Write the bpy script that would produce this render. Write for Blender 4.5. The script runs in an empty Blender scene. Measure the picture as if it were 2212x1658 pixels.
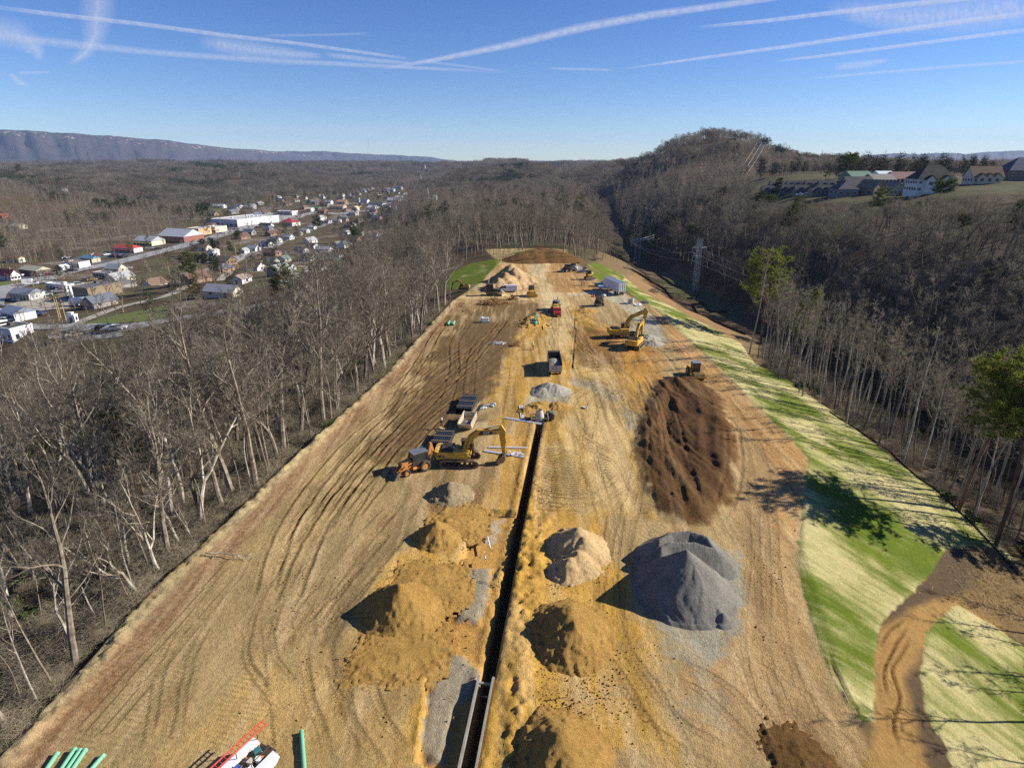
import bpy, math, random
import numpy as np
from mathutils import Vector, Matrix, Euler
R = math.radians
SC = bpy.context.scene
# ---------------------------------------------------------------- camera, sky, sun, exposure
PITCH = R(20.9)
cam_d = bpy.data.cameras.new("camera"); cam = bpy.data.objects.new("camera", cam_d)
SC.collection.objects.link(cam); SC.camera = cam
cam.location = (0, 0, 40); cam.rotation_euler = (R(90) - PITCH, 0, 0)
cam_d.sensor_width = 36; cam_d.lens = 36 * 589 / 1024
cam_d.clip_start = .5; cam_d.clip_end = 60000
SUN_EL, SUN_AZ = R(28.5), R(9)          # azimuth measured from +X towards +Y
W = bpy.data.worlds.new("World"); SC.world = W; W.use_nodes = True
wt = W.node_tree; bg = wt.nodes["Background"]
sky = wt.nodes.new("ShaderNodeTexSky"); sky.sky_type = 'NISHITA'; sky.sun_disc = False
sky.sun_elevation = SUN_EL; sky.sun_rotation = R(90) - SUN_AZ
sky.altitude = 1800; sky.air_density = 1.0; sky.dust_density = .0; sky.ozone_density = 5
hs = wt.nodes.new('ShaderNodeHueSaturation'); hs.inputs['Saturation'].default_value = 1.16; hs.inputs['Hue'].default_value = .514; wt.links.new(sky.outputs[0], hs.inputs['Color']); wt.links.new(hs.outputs[0], bg.inputs[0]); bg.inputs[1].default_value = .072
sd = bpy.data.lights.new("sun", 'SUN'); sd.energy = 4.6; sd.angle = R(.5); sd.color = (1, .95, .85)
sun = bpy.data.objects.new("sun", sd); SC.collection.objects.link(sun)
sdir = Vector((math.cos(SUN_EL) * math.cos(SUN_AZ), math.cos(SUN_EL) * math.sin(SUN_AZ), math.sin(SUN_EL)))
sun.rotation_euler = sdir.to_track_quat('Z', 'Y').to_euler()
vs = SC.view_settings; vs.view_transform = 'Standard'; vs.look = 'None'; vs.gamma = 1; vs.exposure = .85
HAZE = True; DEN = False
SC.cycles.use_denoising = DEN; SC.cycles.max_bounces = 5; SC.cycles.diffuse_bounces = 2; SC.cycles.glossy_bounces = 2
SC.cycles.transparent_max_bounces = 12; SC.cycles.volume_bounces = 0

# ---------------------------------------------------------------- pixels of the 2212-wide view -> places on the land
FP, CU, CV = 1272., 1106., 829.
SP, CP = math.sin(PITCH), math.cos(PITCH)
def G(u, v, h=0.):
    den = SP + CP * (v - CV) / FP; z = (40 - h) / den
    return z * (u - CU) / FP, z * (CP - SP * (v - CV) / FP)
def scale_at(u, v, h=0.):
    return FP * (SP + CP * (v - CV) / FP) / (40 - h)
def proj(x, y, z):
    d = y * CP + (40 - z) * SP
    return CU + FP * x / d, CV + FP * ((40 - z) * CP - y * SP) / d, d
def Z(x0, y0, s):      # a zoomed cut-out of the photo: its origin and scale -> 2212 view
    return lambda x, y: ((x0 + x / s) / 1.13020, (y0 + y / s) / 1.13020)
z1 = Z(0, 300, 3.3156); z2 = Z(600, 300, 3.3156); z3 = Z(1060, 560, 3.8138); z4 = Z(1600, 300, 2.4578)
z5 = Z(900, 900, 3.95); z6 = Z(820, 1250, 2.0481); z7 = Z(0, 1450, 2.0109); z8 = Z(0, 580, 5.181)
z9 = Z(1280, 860, 3.5677); zt = Z(1440, 560, 7.3733); zh = Z(1800, 380, 3.16); zc = Z(1000, 700, 4.422)
zr = Z(1500, 1000, 4.422); zl = Z(500, 1000, 3.685); zb = Z(1700, 1200, 2.46); zq = Z(1700, 700, 2.7638)

# ---------------------------------------------------------------- noise
def _h(ix, iy, s):
    n = (ix.astype(np.int64) * 374761393 + iy.astype(np.int64) * 668265263 + s * 974634777) & 0xffffffff
    n = ((n ^ (n >> 13)) * 1274126177) & 0xffffffff
    return ((n ^ (n >> 16)) & 0xffffff) / float(0xffffff)
def vn(x, y, s=0):
    x = np.asarray(x, float); y = np.asarray(y, float)
    ix = np.floor(x); iy = np.floor(y); fx = x - ix; fy = y - iy
    fx = fx * fx * (3 - 2 * fx); fy = fy * fy * (3 - 2 * fy)
    a = _h(ix, iy, s); b = _h(ix + 1, iy, s); c = _h(ix, iy + 1, s); d = _h(ix + 1, iy + 1, s)
    return (a * (1 - fx) + b * fx) * (1 - fy) + (c * (1 - fx) + d * fx) * fy
def fbm(x, y, o=4, s=0):
    t = 0; a = 1.; n = 0
    for i in range(o):
        t = t + a * (vn(x * 2 ** i, y * 2 ** i, s + i) - .5); n += a; a *= .5
    return t * 2 / n
def ss(a, b, x):
    t = np.clip((x - a) / (b - a), 0, 1); return t * t * (3 - 2 * t)

# ---------------------------------------------------------------- shape of the land
def XL(y): return np.interp(y, [-300, 30, 47, 76, 110, 175, 205, 250, 290, 420, 700, 1500], [-60, -36.5, -35.5, -31, -25, -18, -10, -6, -14, -50, -110, -120])
def XR(y): return np.interp(y, [-300, 0, 20, 33, 54, 76, 160, 185, 212, 260, 300, 420, 800], [0, 16, 22, 26.5, 32, 42.6, 42.5, 36, 27, 24, 26, 34, 70])
def gully(y): return np.interp(y, [-100, 150, 230, 340, 728, 1200], [92, 90, 84, 78, 112, 150])
def TX(y): return -2.1 + .128 * (np.asarray(y) - 36)         # centre line of the trench
GA = [(325, 985, 125, 140, 72), (215, 900, 95, 120, 26), (520, 1090, 140, 130, 34), (700, 1150, 150, 150, 28), (900, 1250, 170, 150, 30),
      (1250, 1500, 260, 200, 30), (60, 1500, 300, 200, 16), (-200, 3000, 600, 300, 14), (420, 1500, 250, 200, 30),
      (-330, 2900, 500, 220, 16), (-1400, 2600, 500, 350, 18), (-900, 1900, 260, 200, 22), (-560, 1500, 160, 160, 20), (-700, 700, 170, 140, 13), (-1300, 1300, 300, 200, 20)]
def H(x, y):
    x = np.asarray(x, float); y = np.asarray(y, float)
    xl = XL(y); xr = XR(y); dl = xl - x; dr = x - xr
    ridge = -9 * ss(285, 420, y) + 5 * fbm(x / 140, y / 140, 3, 5) * ss(290, 400, y)
    left = -30 * (1 - np.exp(-np.maximum(dl, 0) / (70 + 110 * ss(180, 205, y) * (1 - ss(280, 330, y))))) - .8 * ss(0, 1.6, dl) * (1 - ss(170, 190, y))
    g = -17. + 3 * ss(300, 700, y)
    xg = gully(y)
    down = -.27 * np.maximum(dr, 0) - .0048 * np.maximum(dr - 16, 0) ** 2
    right = np.maximum(down, g) ; right = np.where(down < g + 2, g + 2 * np.exp(np.minimum((down - g - 2) / 2, 0)) , down)
    rise = (1 - np.exp(-2.6 * np.clip((x - xg - 8) / 120., 0, 3))) / (1 - math.exp(-2.6)) * (g * -1 + 25) * (1 - .85 * ss(620, 900, y)) * (1 - .5 * ss(300, 900, x))
    rise = rise + ss(-8, 60, x - xg) * fbm(x / 40, y / 40, 3, 9) * 3
    h = np.where(dl > 0, left, np.where(dr > 0, right + rise, 0)) + ridge * (1 - ss(60, 200, np.maximum(dl, dr)))
    rr = np.hypot(x, y)
    far = (9 * ss(900, 2400, rr) + 14 * fbm(x / 420, y / 420, 4, 21) * ss(600, 1500, rr)) * ss(350, 800, np.hypot(x, y - 150))
    chan = 1 - np.exp(-((x + 310 + .02 * np.maximum(y - 500, 0)) / 190) ** 2) * (1 - ss(2300, 2900, y))
    leftrise = 15 * ss(390, 900, -x) * (1 + .8 * fbm(x / 210, y / 210, 3, 33)) * (dl > 0)
    h = h + 16 * fbm(x / 130, y / 130, 3, 61) * ss(430, 620, -x) * chan
    h = h + far * chan + leftrise * chan
    for gx, gy, sx, sy, a in GA:
        h = h + a * np.exp(-((x - gx) / sx) ** 2 - ((y - gy) / sy) ** 2) * (.8 + .2 * chan)
    # two shelves cut for the clearing beside the pylon and the ridge-top lots
    return h
def GT(u, v, lift=0.):
    """where the line of sight through (u, v) meets the land"""
    d = np.array([(u - CU) / FP, CP - SP * (v - CV) / FP, -SP - CP * (v - CV) / FP])
    t = np.concatenate([np.arange(30, 500, .5), np.geomspace(500, 9000, 1500)])
    x = d[0] * t; y = d[1] * t; zz = 40 + d[2] * t
    hit = np.nonzero(zz <= H(x, y) + lift)[0]
    i = hit[0] if len(hit) else len(t) - 1
    return float(x[i]), float(y[i]), float(H(x[i], y[i]))

# ---------------------------------------------------------------- small helpers
def srgb(r, g, b, a=1.):
    f = lambda c: (c / 255.) / 12.92 if c <= 10 else (((c / 255.) + .055) / 1.055) ** 2.4
    return (f(r), f(g), f(b), a)
def link(o): SC.collection.objects.link(o); return o
def tag(o, label=None, cat=None, group=None, kind=None):
    if label: o["label"] = label
    if cat: o["category"] = cat
    if group: o["group"] = group
    if kind: o["kind"] = kind
    return o
def empty(name, loc=(0, 0, 0), rz=0., s=1.):
    o = bpy.data.objects.new(name, None); o.location = loc; o.rotation_euler = (0, 0, rz); o.scale = (s, s, s); o.empty_display_size = .3
    return link(o)
class NT:
    def __init__(s, name):
        s.m = bpy.data.materials.new(name); s.m.use_nodes = True; s.t = s.m.node_tree
        s.b = s.t.nodes["Principled BSDF"]; s.out = s.t.nodes["Material Output"]
    def n(s, typ, **kw):
        n = s.t.nodes.new("ShaderNode" + typ)
        for k, v in kw.items():
            if hasattr(n, k): setattr(n, k, v)
            else: n.inputs[k].default_value = v
        return n
    def l(s, a, b): s.t.links.new(a, b)
    def math(s, op, a, b=None):
        n = s.n("Math", operation=op)
        for i, q in enumerate((a, b)):
            if q is None: continue
            if hasattr(q, 'links'): s.l(q, n.inputs[i])
            else: n.inputs[i].default_value = q
        return n.outputs[0]
    def noise(s, scale, detail=4, vec=None, rough=.55):
        n = s.n("TexNoise"); n.inputs["Scale"].default_value = scale; n.inputs["Detail"].default_value = detail; n.inputs["Roughness"].default_value = rough
        if vec is not None: s.l(vec, n.inputs["Vector"])
        return n.outputs["Fac"]
    def ramp(s, fac, stops):
        n = s.n("ValToRGB"); s.l(fac, n.inputs[0]); e = n.color_ramp.elements
        while len(e) > 1: e.remove(e[-1])
        e[0].position, e[0].color = stops[0]
        for p, c in stops[1:]:
            k = e.new(p); k.color = c
        return n.outputs[0]
    def mix(s, fac, a, b, mode='MIX'):
        n = s.n("Mix", data_type='RGBA', blend_type=mode)
        for i, q in ((0, fac), (6, a), (7, b)):
            if hasattr(q, 'links'): s.l(q, n.inputs[i])
            else: n.inputs[i].default_value = q
        return n.outputs[2]
    def bump(s, h, strength=.5, dist=.1, prev=None):
        n = s.n("Bump"); n.inputs["Strength"].default_value = strength; n.inputs["Distance"].default_value = dist
        s.l(h, n.inputs["Height"])
        if prev is not None: s.l(prev, n.inputs["Normal"])
        s.l(n.outputs[0], s.b.inputs["Normal"]); return n.outputs[0]
def gray(a): return (a, a, a, 1)
_mc = {}
def pmat(name, col, rough=.6, metal=0., dirt=.25, spec=.4, scale=1.2, dirtcol=(.30, .20, .10, 1), tint=False):
    """painted / plastic / metal surface with a coat of dust and wear"""
    if name in _mc: return _mc[name]
    t = NT(name); co = t.n("TexCoord").outputs["Object"]
    n1 = t.noise(scale, 6, co); n2 = t.noise(scale * 9, 3, co)
    f = t.math('MULTIPLY', t.ramp(n1, [(.38, gray(0)), (.72, gray(1))]), dirt * 1.6)
    f = t.math('ADD', f, t.math('MULTIPLY', n2, dirt * .5))
    base = col
    if tint:
        oi = t.n("ObjectInfo"); base = oi.outputs["Color"]
    t.l(t.mix(f, base, dirtcol), t.b.inputs["Base Color"])
    t.b.inputs["Roughness"].default_value = rough; t.b.inputs["Metallic"].default_value = metal
    t.b.inputs["Specular IOR Level"].default_value = spec
    _mc[name] = t.m; return t.m
class MB:
    def __init__(s): s.v = []; s.f = []; s.mi = []; s.cm = 0
    def add(s, vs, fs, M=None):
        o = len(s.v)
        for p in vs:
            p = Vector(p)
            s.v.append(tuple(M @ p) if M else tuple(p))
        for f in fs: s.f.append(tuple(i + o for i in f)); s.mi.append(s.cm)
        return s
    def box(s, c, d, rot=None, bev=0., taper=1.):
        hx, hy, hz = d[0] / 2, d[1] / 2, d[2] / 2
        M = Matrix.Translation(c) @ (Euler(rot).to_matrix().to_4x4() if rot else Matrix())
        b = min(bev, hx * .9, hy * .9, hz * .9)
        if b <= 0:
            vs = [(sx * hx * (taper if sz > 0 else 1), sy * hy * (taper if sz > 0 else 1), sz * hz) for sz in (-1, 1) for sy in (-1, 1) for sx in (-1, 1)]
            fs = [(0, 2, 3, 1), (4, 5, 7, 6), (0, 1, 5, 4), (2, 6, 7, 3), (0, 4, 6, 2), (1, 3, 7, 5)]
            return s.add(vs, fs, M)
        vs = []; idx = {}
        for sx in (-1, 1):
            for sy in (-1, 1):
                for sz in (-1, 1):
                    for a in range(3):
                        q = [sx * (hx - (0 if a == 0 else b)), sy * (hy - (0 if a == 1 else b)), sz * (hz - (0 if a == 2 else b))]
                        idx[(sx, sy, sz, a)] = len(vs); vs.append(q)
        fs = []
        for a in range(3):
            o1, o2 = [k for k in range(3) if k != a]
            for sg in (-1, 1):
                ring = []
                for p, q in ((-1, -1), (1, -1), (1, 1), (-1, 1)):
                    k = [0, 0, 0]; k[a] = sg; k[o1] = p; k[o2] = q; ring.append(idx[(*k, a)])
                fs.append(tuple(ring))
        for a in range(3):
            o1, o2 = [k for k in range(3) if k != a]
            for p in (-1, 1):
                for q in (-1, 1):
                    k1 = [0, 0, 0]; k2 = [0, 0, 0]; k1[a] = -1; k2[a] = 1
                    for k in (k1, k2): k[o1] = p; k[o2] = q
                    fs.append((idx[(*k1, o1)], idx[(*k2, o1)], idx[(*k2, o2)], idx[(*k1, o2)]))
        for sx in (-1, 1):
            for sy in (-1, 1):
                for sz in (-1, 1): fs.append((idx[(sx, sy, sz, 0)], idx[(sx, sy, sz, 1)], idx[(sx, sy, sz, 2)]))
        return s.add(vs, fs, M)
    def tube(s, path, rad, n=8, cap=True):
        path = [Vector(p) for p in path]; k = len(path)
        if not hasattr(rad, '__len__'): rad = [rad] * k
        vs = []; a = None
        for i, p in enumerate(path):
            d = (path[min(i + 1, k - 1)] - path[max(i - 1, 0)]).normalized()
            if a is None: a = d.orthogonal().normalized()
            a = (a - d * a.dot(d)).normalized(); b = d.cross(a)
            for j in range(n):
                t = 2 * math.pi * j / n; vs.append(p + (a * math.cos(t) + b * math.sin(t)) * rad[i])
        fs = [(i * n + j, i * n + (j + 1) % n, (i + 1) * n + (j + 1) % n, (i + 1) * n + j) for i in range(k - 1) for j in range(n)]
        if cap: fs += [tuple(range(n))[::-1], tuple((k - 1) * n + j for j in range(n))]
        return s.add(vs, fs)
    def cyl(s, p0, p1, r, n=14, r1=None): return s.tube([p0, p1], [r, r if r1 is None else r1], n)
    def prism(s, pts, y0, y1, axis='y'):
        """profile pts (a, z) pushed from y0 to y1"""
        n = len(pts)
        if axis == 'y': vs = [(a, y0, z) for a, z in pts] + [(a, y1, z) for a, z in pts]
        elif axis == 'x': vs = [(y0, a, z) for a, z in pts] + [(y1, a, z) for a, z in pts]
        else: vs = [(a, z, y0) for a, z in pts] + [(a, z, y1) for a, z in pts]
        fs = [tuple(range(n)), tuple(range(n, 2 * n))[::-1]] + [(i, n + i, n + (i + 1) % n, (i + 1) % n) for i in range(n)]
        return s.add(vs, fs)
    def ring(s, c, ro, ri, w, n=18, axis='y'):
        """a wheel tyre / hoop round the given axis"""
        vs = []
        for j in range(n):
            t = 2 * math.pi * j / n; ca, sa = math.cos(t), math.sin(t)
            for rr, q in ((ri, -w / 2), (ro * .96, -w / 2), (ro, -w * .36), (ro, w * .36), (ro * .96, w / 2), (ri, w / 2)):
                vs.append((c[0] + rr * ca, c[1] + q, c[2] + rr * sa) if axis == 'y' else ((c[0] + q, c[1] + rr * ca, c[2] + rr * sa) if axis == 'x' else (c[0] + rr * ca, c[1] + rr * sa, c[2] + q)))
        fs = [(j * 6 + k, j * 6 + (k + 1) % 6, ((j + 1) % n) * 6 + (k + 1) % 6, ((j + 1) % n) * 6 + k) for j in range(n) for k in range(6)]
        return s.add(vs, fs)
    def build(s, name, mats, parent=None, smooth=False):
        me = bpy.data.meshes.new(name); me.from_pydata(s.v, [], s.f)
        if not isinstance(mats, (list, tuple)): mats = [mats]
        for m in mats: me.materials.append(m)
        if len(mats) > 1: me.polygons.foreach_set("material_index", s.mi)
        if smooth: me.polygons.foreach_set("use_smooth", [True] * len(me.polygons))
        me.validate(); me.update()
        o = bpy.data.objects.new(name, me); o.parent = parent
        return link(o)
KIDS = {}
def copy_tree(o, parent=None):
    c = o.copy(); SC.collection.objects.link(c); c.parent = parent
    for ch in KIDS.setdefault(o.name, [k for k in o.children]): copy_tree(ch, c)
    return c
# ---------------------------------------------------------------- THE GROUND (one grid, handed out to several setting objects)
def rows():
    y = [18.]
    while y[-1] < 12500:
        q = y[-1]; y.append(q + (.0045 * q if q < 150 else .0065 * q if q < 330 else .02 * q))
    b = [18.]; st = .3
    while b[-1] > -1500: b.append(b[-1] - st); st *= 1.18
    return np.array(b[:0:-1] + y)
def cols():
    c = list(np.arange(-44, 56, .2)); st = .2; r = [c[-1]]
    while r[-1] < 13000: st *= 1.026; r.append(r[-1] + st)
    st = .2; l = [c[0]]
    while l[-1] > -13000: st *= 1.026; l.append(l[-1] - st)
    c = np.array(l[:0:-1] + c + r[1:])
    # exact walls for the trench
    for w in (-.60, -.40, .40, .60): c[np.argmin(abs(c - w))] = w
    return c
U, V = np.meshgrid(cols(), rows()); NR, NC = U.shape
shift = np.interp(V, [-1500, 18, 110, 400, 13000], [TX(18), TX(18), TX(110), TX(110), TX(110)])
gx = (U + shift).ravel(); gy = V.ravel(); gz = H(gx, gy)
col = np.zeros((gx.size, 3)); dampv = np.zeros(gx.size); tread_s = np.zeros(gx.size); tread_w = np.zeros(gx.size)
zone = np.zeros(gx.size, np.int32)
near = np.nonzero((gy > 15) & (gy < 330) & (gx > -75) & (gx < 150))[0]
nx, ny = gx[near], gy[near]
def pol(pts, f=None, h=0.):
    if f: pts = [f(*p) for p in pts]
    return [G(u, v, h) for u, v in pts]
def sdf(px, py, poly):
    d = np.full(px.shape, 1e18); s = np.ones(px.shape); n = len(poly)
    for i in range(n):
        ax, ay = poly[i]; bx, by = poly[i - 1]; ex, ey = bx - ax, by - ay
        wx, wy = px - ax, py - ay; t = np.clip((wx * ex + wy * ey) / (ex * ex + ey * ey + 1e-12), 0, 1)
        d = np.minimum(d, (wx - ex * t) ** 2 + (wy - ey * t) ** 2)
        c1, c2, c3 = py >= ay, py < by, ex * wy > ey * wx
        s = np.where((c1 & c2 & c3) | (~c1 & ~c2 & ~c3), -s, s)
    return -s * np.sqrt(d)          # > 0 inside
def sub(poly, m):
    p = np.array(poly); return np.nonzero((nx > p[:, 0].min() - m) & (nx < p[:, 0].max() + m) & (ny > p[:, 1].min() - m) & (ny < p[:, 1].max() + m))[0]
def cr(t): return np.array(t[:3])
def paint(poly, c, soft=.6, edge=.6, amt=1., sc=1.2, seed=1):
    k = sub(poly, soft + edge + 1); x, y = nx[k], ny[k]
    d = sdf(x, y, poly) + edge * fbm(x / sc, y / sc, 4, seed)
    w = (ss(-soft, soft, d) * amt)[:, None]; i = near[k]
    col[i] = col[i] * (1 - w) + cr(c) * w
def raise_(poly, dz, soft=.4, edge=.3, sc=1., seed=2):
    k = sub(poly, soft + edge + 1); x, y = nx[k], ny[k]
    d = sdf(x, y, poly) + edge * fbm(x / sc, y / sc, 3, seed)
    gz[near[k]] += dz * ss(-soft, soft, d)
def smooth_path(pts, n=6):
    p = [np.array(q) for q in pts]; out = []
    for i in range(len(p) - 1):
        a, b, c, d = p[max(i - 1, 0)], p[i], p[i + 1], p[min(i + 2, len(p) - 1)]
        for t in np.linspace(0, 1, n, endpoint=False):
            out.append(.5 * ((2 * b) + (c - a) * t + (2 * a - 5 * b + 4 * c - d) * t * t + (3 * b - a - 3 * c + d) * t ** 3))
    out.append(p[-1]); return np.array(out)
def along(path):
    """distance to a polyline, signed side and arc length, for the near points close to it"""
    p = smooth_path(path, 5); k = sub(p, 4); x, y = nx[k], ny[k]
    best = np.full(x.shape, 1e9); side = np.zeros(x.shape); arc = np.zeros(x.shape); L = 0.
    for i in range(len(p) - 1):
        ex, ey = p[i + 1] - p[i]; ln = math.hypot(ex, ey) + 1e-9
        wx, wy = x - p[i][0], y - p[i][1]; t = np.clip((wx * ex + wy * ey) / ln ** 2, 0, 1)
        d = np.hypot(wx - ex * t, wy - ey * t); m = d < best
        best = np.where(m, d, best); side = np.where(m, np.sign(ex * wy - ey * wx) * d, side); arc = np.where(m, L + t * ln, arc); L += ln
    return k, best, side, arc, L
def rut(path, w=.28, depth=.12, gauge=1.05, c=None, camt=.5, tread=0., f=None, single=False):
    w = w * .72; depth = depth * .85; path = pol(path, f); k, d, sd_, arc, L = along(path)
    i = near[k]; x, y = nx[k], ny[k]
    fade = ss(0, 2.5, arc) * ss(0, 2.5, L - arc) * (.55 + .8 * vn(arc / 3., d * 0, 7))
    for off in ((0,) if single else (-gauge, gauge)):
        q = np.abs(sd_ - off + .12 * fbm(arc / 2.2, arc * 0 + off, 2, 3))
        q = np.where(d > 3.5, 9, q)
        gz[i] += fade * (-depth * np.exp(-(q / w) ** 2) + .55 * depth * np.exp(-((q - w * 1.9) / (w * .7)) ** 2))
        if c is not None:
            a = (fade * camt * np.exp(-(q / w / 1.3) ** 4))[:, None]; col[i] = col[i] * (1 - a) + cr(c) * a
        if tread:
            m = (q < w * 1.6) & (d < 3.5); tread_s[i[m]] = arc[m]; tread_w[i[m]] = tread * fade[m]
# soils
TAN = srgb(164, 137, 98); OCH = srgb(192, 146, 70); PALE = srgb(205, 173, 124); BRN = srgb(112, 78, 42); DBR = srgb(84, 57, 30)
GRY = srgb(150, 143, 130); LGR = srgb(165, 160, 150); RED = srgb(154, 118, 92); ORG = srgb(184, 136, 84); DTAN = srgb(118, 92, 60); YEL = srgb(203, 152, 66)
LIT = srgb(84, 68, 48)
# forest floor, valley lawns
f1 = fbm(gx / 25, gy / 25, 4, 3); f2 = fbm(gx / 6, gy / 6, 3, 8)
col[:] = cr(LIT); k = ss(.1, .4, f1)[:, None]; col[:] = col * (1 - .5 * k) + cr(srgb(70, 76, 40)) * .5 * k
val = (gx < -110) & (gx > -480) & (gy < 1300); k = (val * ss(-.1, .4, f1 + .3 * f2) * .55)[:, None]; col[:] = col * (1 - k) + cr(srgb(100, 98, 66)) * k
k = (val * ss(.25, .5, -f1 + .4 * f2) * .6)[:, None]; col[:] = col * (1 - k) + cr(srgb(146, 138, 122)) * k
val = (gx < -480) | (gy > 1300); k = (val * .4)[:, None]; col[:] = col * (1 - k) + cr(srgb(92, 74, 56)) * k
# whole pad
PADP = [(XL(y) - .3, y) for y in (10, 30, 47, 62, 76, 92, 110, 140, 175, 190, 205, 225, 250, 270, 283)] + [(5, 287), (15, 287)] + [(XR(y), y) for y in (283, 260, 236, 212, 185, 160, 118, 76, 64, 54, 44, 33, 20, 10)]
pad_d = sdf(nx, ny, PADP)
hk = np.nonzero((gx > 120) & (gx < 460) & (gy > 180) & (gy < 620))[0]; w = ss(-6, 4, sdf(gx[hk], gy[hk], [GT(u, v)[:2] for u, v in ((1600, 440), (1800, 436), (2030, 434), (2400, 426), (2400, 370), (2050, 380), (1600, 392))]))[:, None] * .85
col[hk] = col[hk] * (1 - w) + cr(srgb(84, 80, 48)) * w
clear = pol([(1268, 575), (1330, 560), (1420, 560), (1500, 600), (1600, 690), (1625, 770), (1560, 760), (1440, 680), (1330, 610)], None, -10)
WARP = fbm(nx / 9, ny / 9, 3, 77)
paint(PADP, TAN, .5, .5)
# rough clearing down by the pylon
low = [GT(u, v)[:2] for u, v in ((1262, 575), (1330, 545), (1400, 540), (1470, 575), (1560, 640), (1640, 700), (1650, 800), (1600, 790), (1520, 735), (1440, 680), (1350, 625))]
paint(low, srgb(118, 98, 66), 3, 5, .9, 6, 4)
paint([GT(u, v)[:2] for u, v in ((1330, 600), (1400, 590), (1470, 630), (1545, 690), (1600, 740), (1560, 750), (1450, 680))], srgb(146, 112, 72), 2, 3, .7, 5, 5)
paint([GT(u, v)[:2] for u, v in ((1380, 585), (1460, 600), (1560, 660), (1600, 680), (1580, 690), (1480, 650))], srgb(100, 98, 60), 2, 4, .8, 5, 6)
# strips of soil drawn on the pad
P_ = lambda pts, c, soft=.6, edge=.6, amt=1., sc=1.2, seed=1, f=None: paint(pol(pts, f), c, soft, edge, amt, sc, seed)
strip = [(XL(y) + a, y) for a, ys in ((1.2, (10, 40, 76, 120, 172)), (4.2, (172, 120, 76, 40, 10))) for y in ys]
paint([(XL(y) + a, y) for a, ys in ((-.2, (10, 40, 76, 120, 172)), (1.8, (172, 120, 76, 40, 10))) for y in ys], srgb(165, 146, 116), .3, .6, .8, .8)
paint(strip, RED, .8, .8, .75, .5, 12); k = sub(strip, 1); w = (ss(0, .8, sdf(nx[k], ny[k], strip)) * ss(.45, .6, vn(nx[k] / .24, ny[k] / .24, 13)) * .6)[:, None]; col[near[k]] = col[near[k]] * (1 - w) + cr(srgb(120, 84, 58)) * w
P_([(1000, 655), (1240, 645), (1150, 760), (1060, 860), (930, 960), (800, 1040), (790, 960), (880, 840), (940, 740)], srgb(104, 80, 50), 1.5, 6, .9, 4, 14)
P_([(1140, 700), (1100, 760), (1060, 860), (1090, 900), (1070, 1000), (1100, 1100), (1400, 1110), (1420, 900), (1400, 760), (1300, 700), (1230, 650), (1180, 660)], OCH, 1.5, 3, .95, 3, 15)
P_([(1085, 905), (1110, 1000), (1060, 1100), (900, 1110), (880, 1200), (760, 1330), (740, 1450), (900, 1480), (870, 1658), (1480, 1658), (1440, 1500), (1380, 1400), (1330, 1200), (1330, 1100)], OCH, 1.2, 3, .95, 3, 16)
P_([(560, 1420), (800, 1400), (900, 1658), (330, 1658), (420, 1560)], srgb(176, 140, 88), 3, 5, .7, 3, 17)
P_([(1230, 760), (1330, 770), (1370, 900), (1390, 1080), (1330, 1110), (1200, 1090), (1190, 980), (1240, 850)], PALE, 2, 3, .8, 3, 18)
P_([(1320, 700), (1430, 760), (1440, 830), (1400, 840), (1280, 760), (1235, 730)], srgb(176, 124, 62), 2, 2, .8, 2, 60)
# haul road strip on the right
P_([(1400, 640), (1460, 700), (1600, 850), (1745, 985), (1722, 1180), (1760, 1400), (1850, 1560), (1900, 1658), (1520, 1658), (1440, 1480), (1560, 1300), (1600, 1180), (1590, 1000), (1540, 850), (1440, 760)], srgb(176, 141, 100), 1.5, 2, .9, 3, 19)
P_([(1400, 650), (1600, 850), (1745, 985), (1722, 1190), (1680, 1190), (1680, 1010), (1560, 860), (1470, 760)], ORG, 1, 1, .75, 2, 20)
P_([(2130, 1190), (2212, 1240), (2212, 1300), (2040, 1330), (1960, 1430), (1990, 1560), (2030, 1658), (1860, 1658), (1890, 1565), (1885, 1440), (1905, 1340), (1990, 1260)], srgb(150, 116, 64), .5, .5, .95, 2, 21); paint([GT(u, v)[:2] for u, v in ((2118, 1185), (2300, 1200), (2500, 1500), (2300, 1480), (2212, 1395), (2140, 1345), (2072, 1305), (2105, 1255))], srgb(112, 90, 54), 1, 1.5, .9, .8, 121)
# dark topsoil heap area
P_([(1420, 822), (1500, 815), (1560, 860), (1585, 960), (1580, 1080), (1530, 1130), (1440, 1120), (1400, 1060), (1370, 960), (1395, 880)], srgb(98, 68, 36), .6, 1.4, .95, 1.4, 22)
P_([(1450, 850), (1540, 880), (1560, 960), (1545, 1060), (1480, 1040), (1450, 950)], srgb(78, 53, 28), 1, 2, .8, 1.5, 23)
P_([(1240, 700), (1330, 720), (1340, 770), (1280, 800), (1232, 770)], BRN, 1, 3, .6, 3, 24)
P_([(1235, 575), (1300, 600), (1290, 620), (1215, 650), (1190, 600)], BRN, 2, 4, .55, 4, 25)
P_([(1040, 640), (1110, 645), (1140, 690), (1080, 700)], srgb(120, 96, 66), 2, 5, .5, 3, 26)
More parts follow.
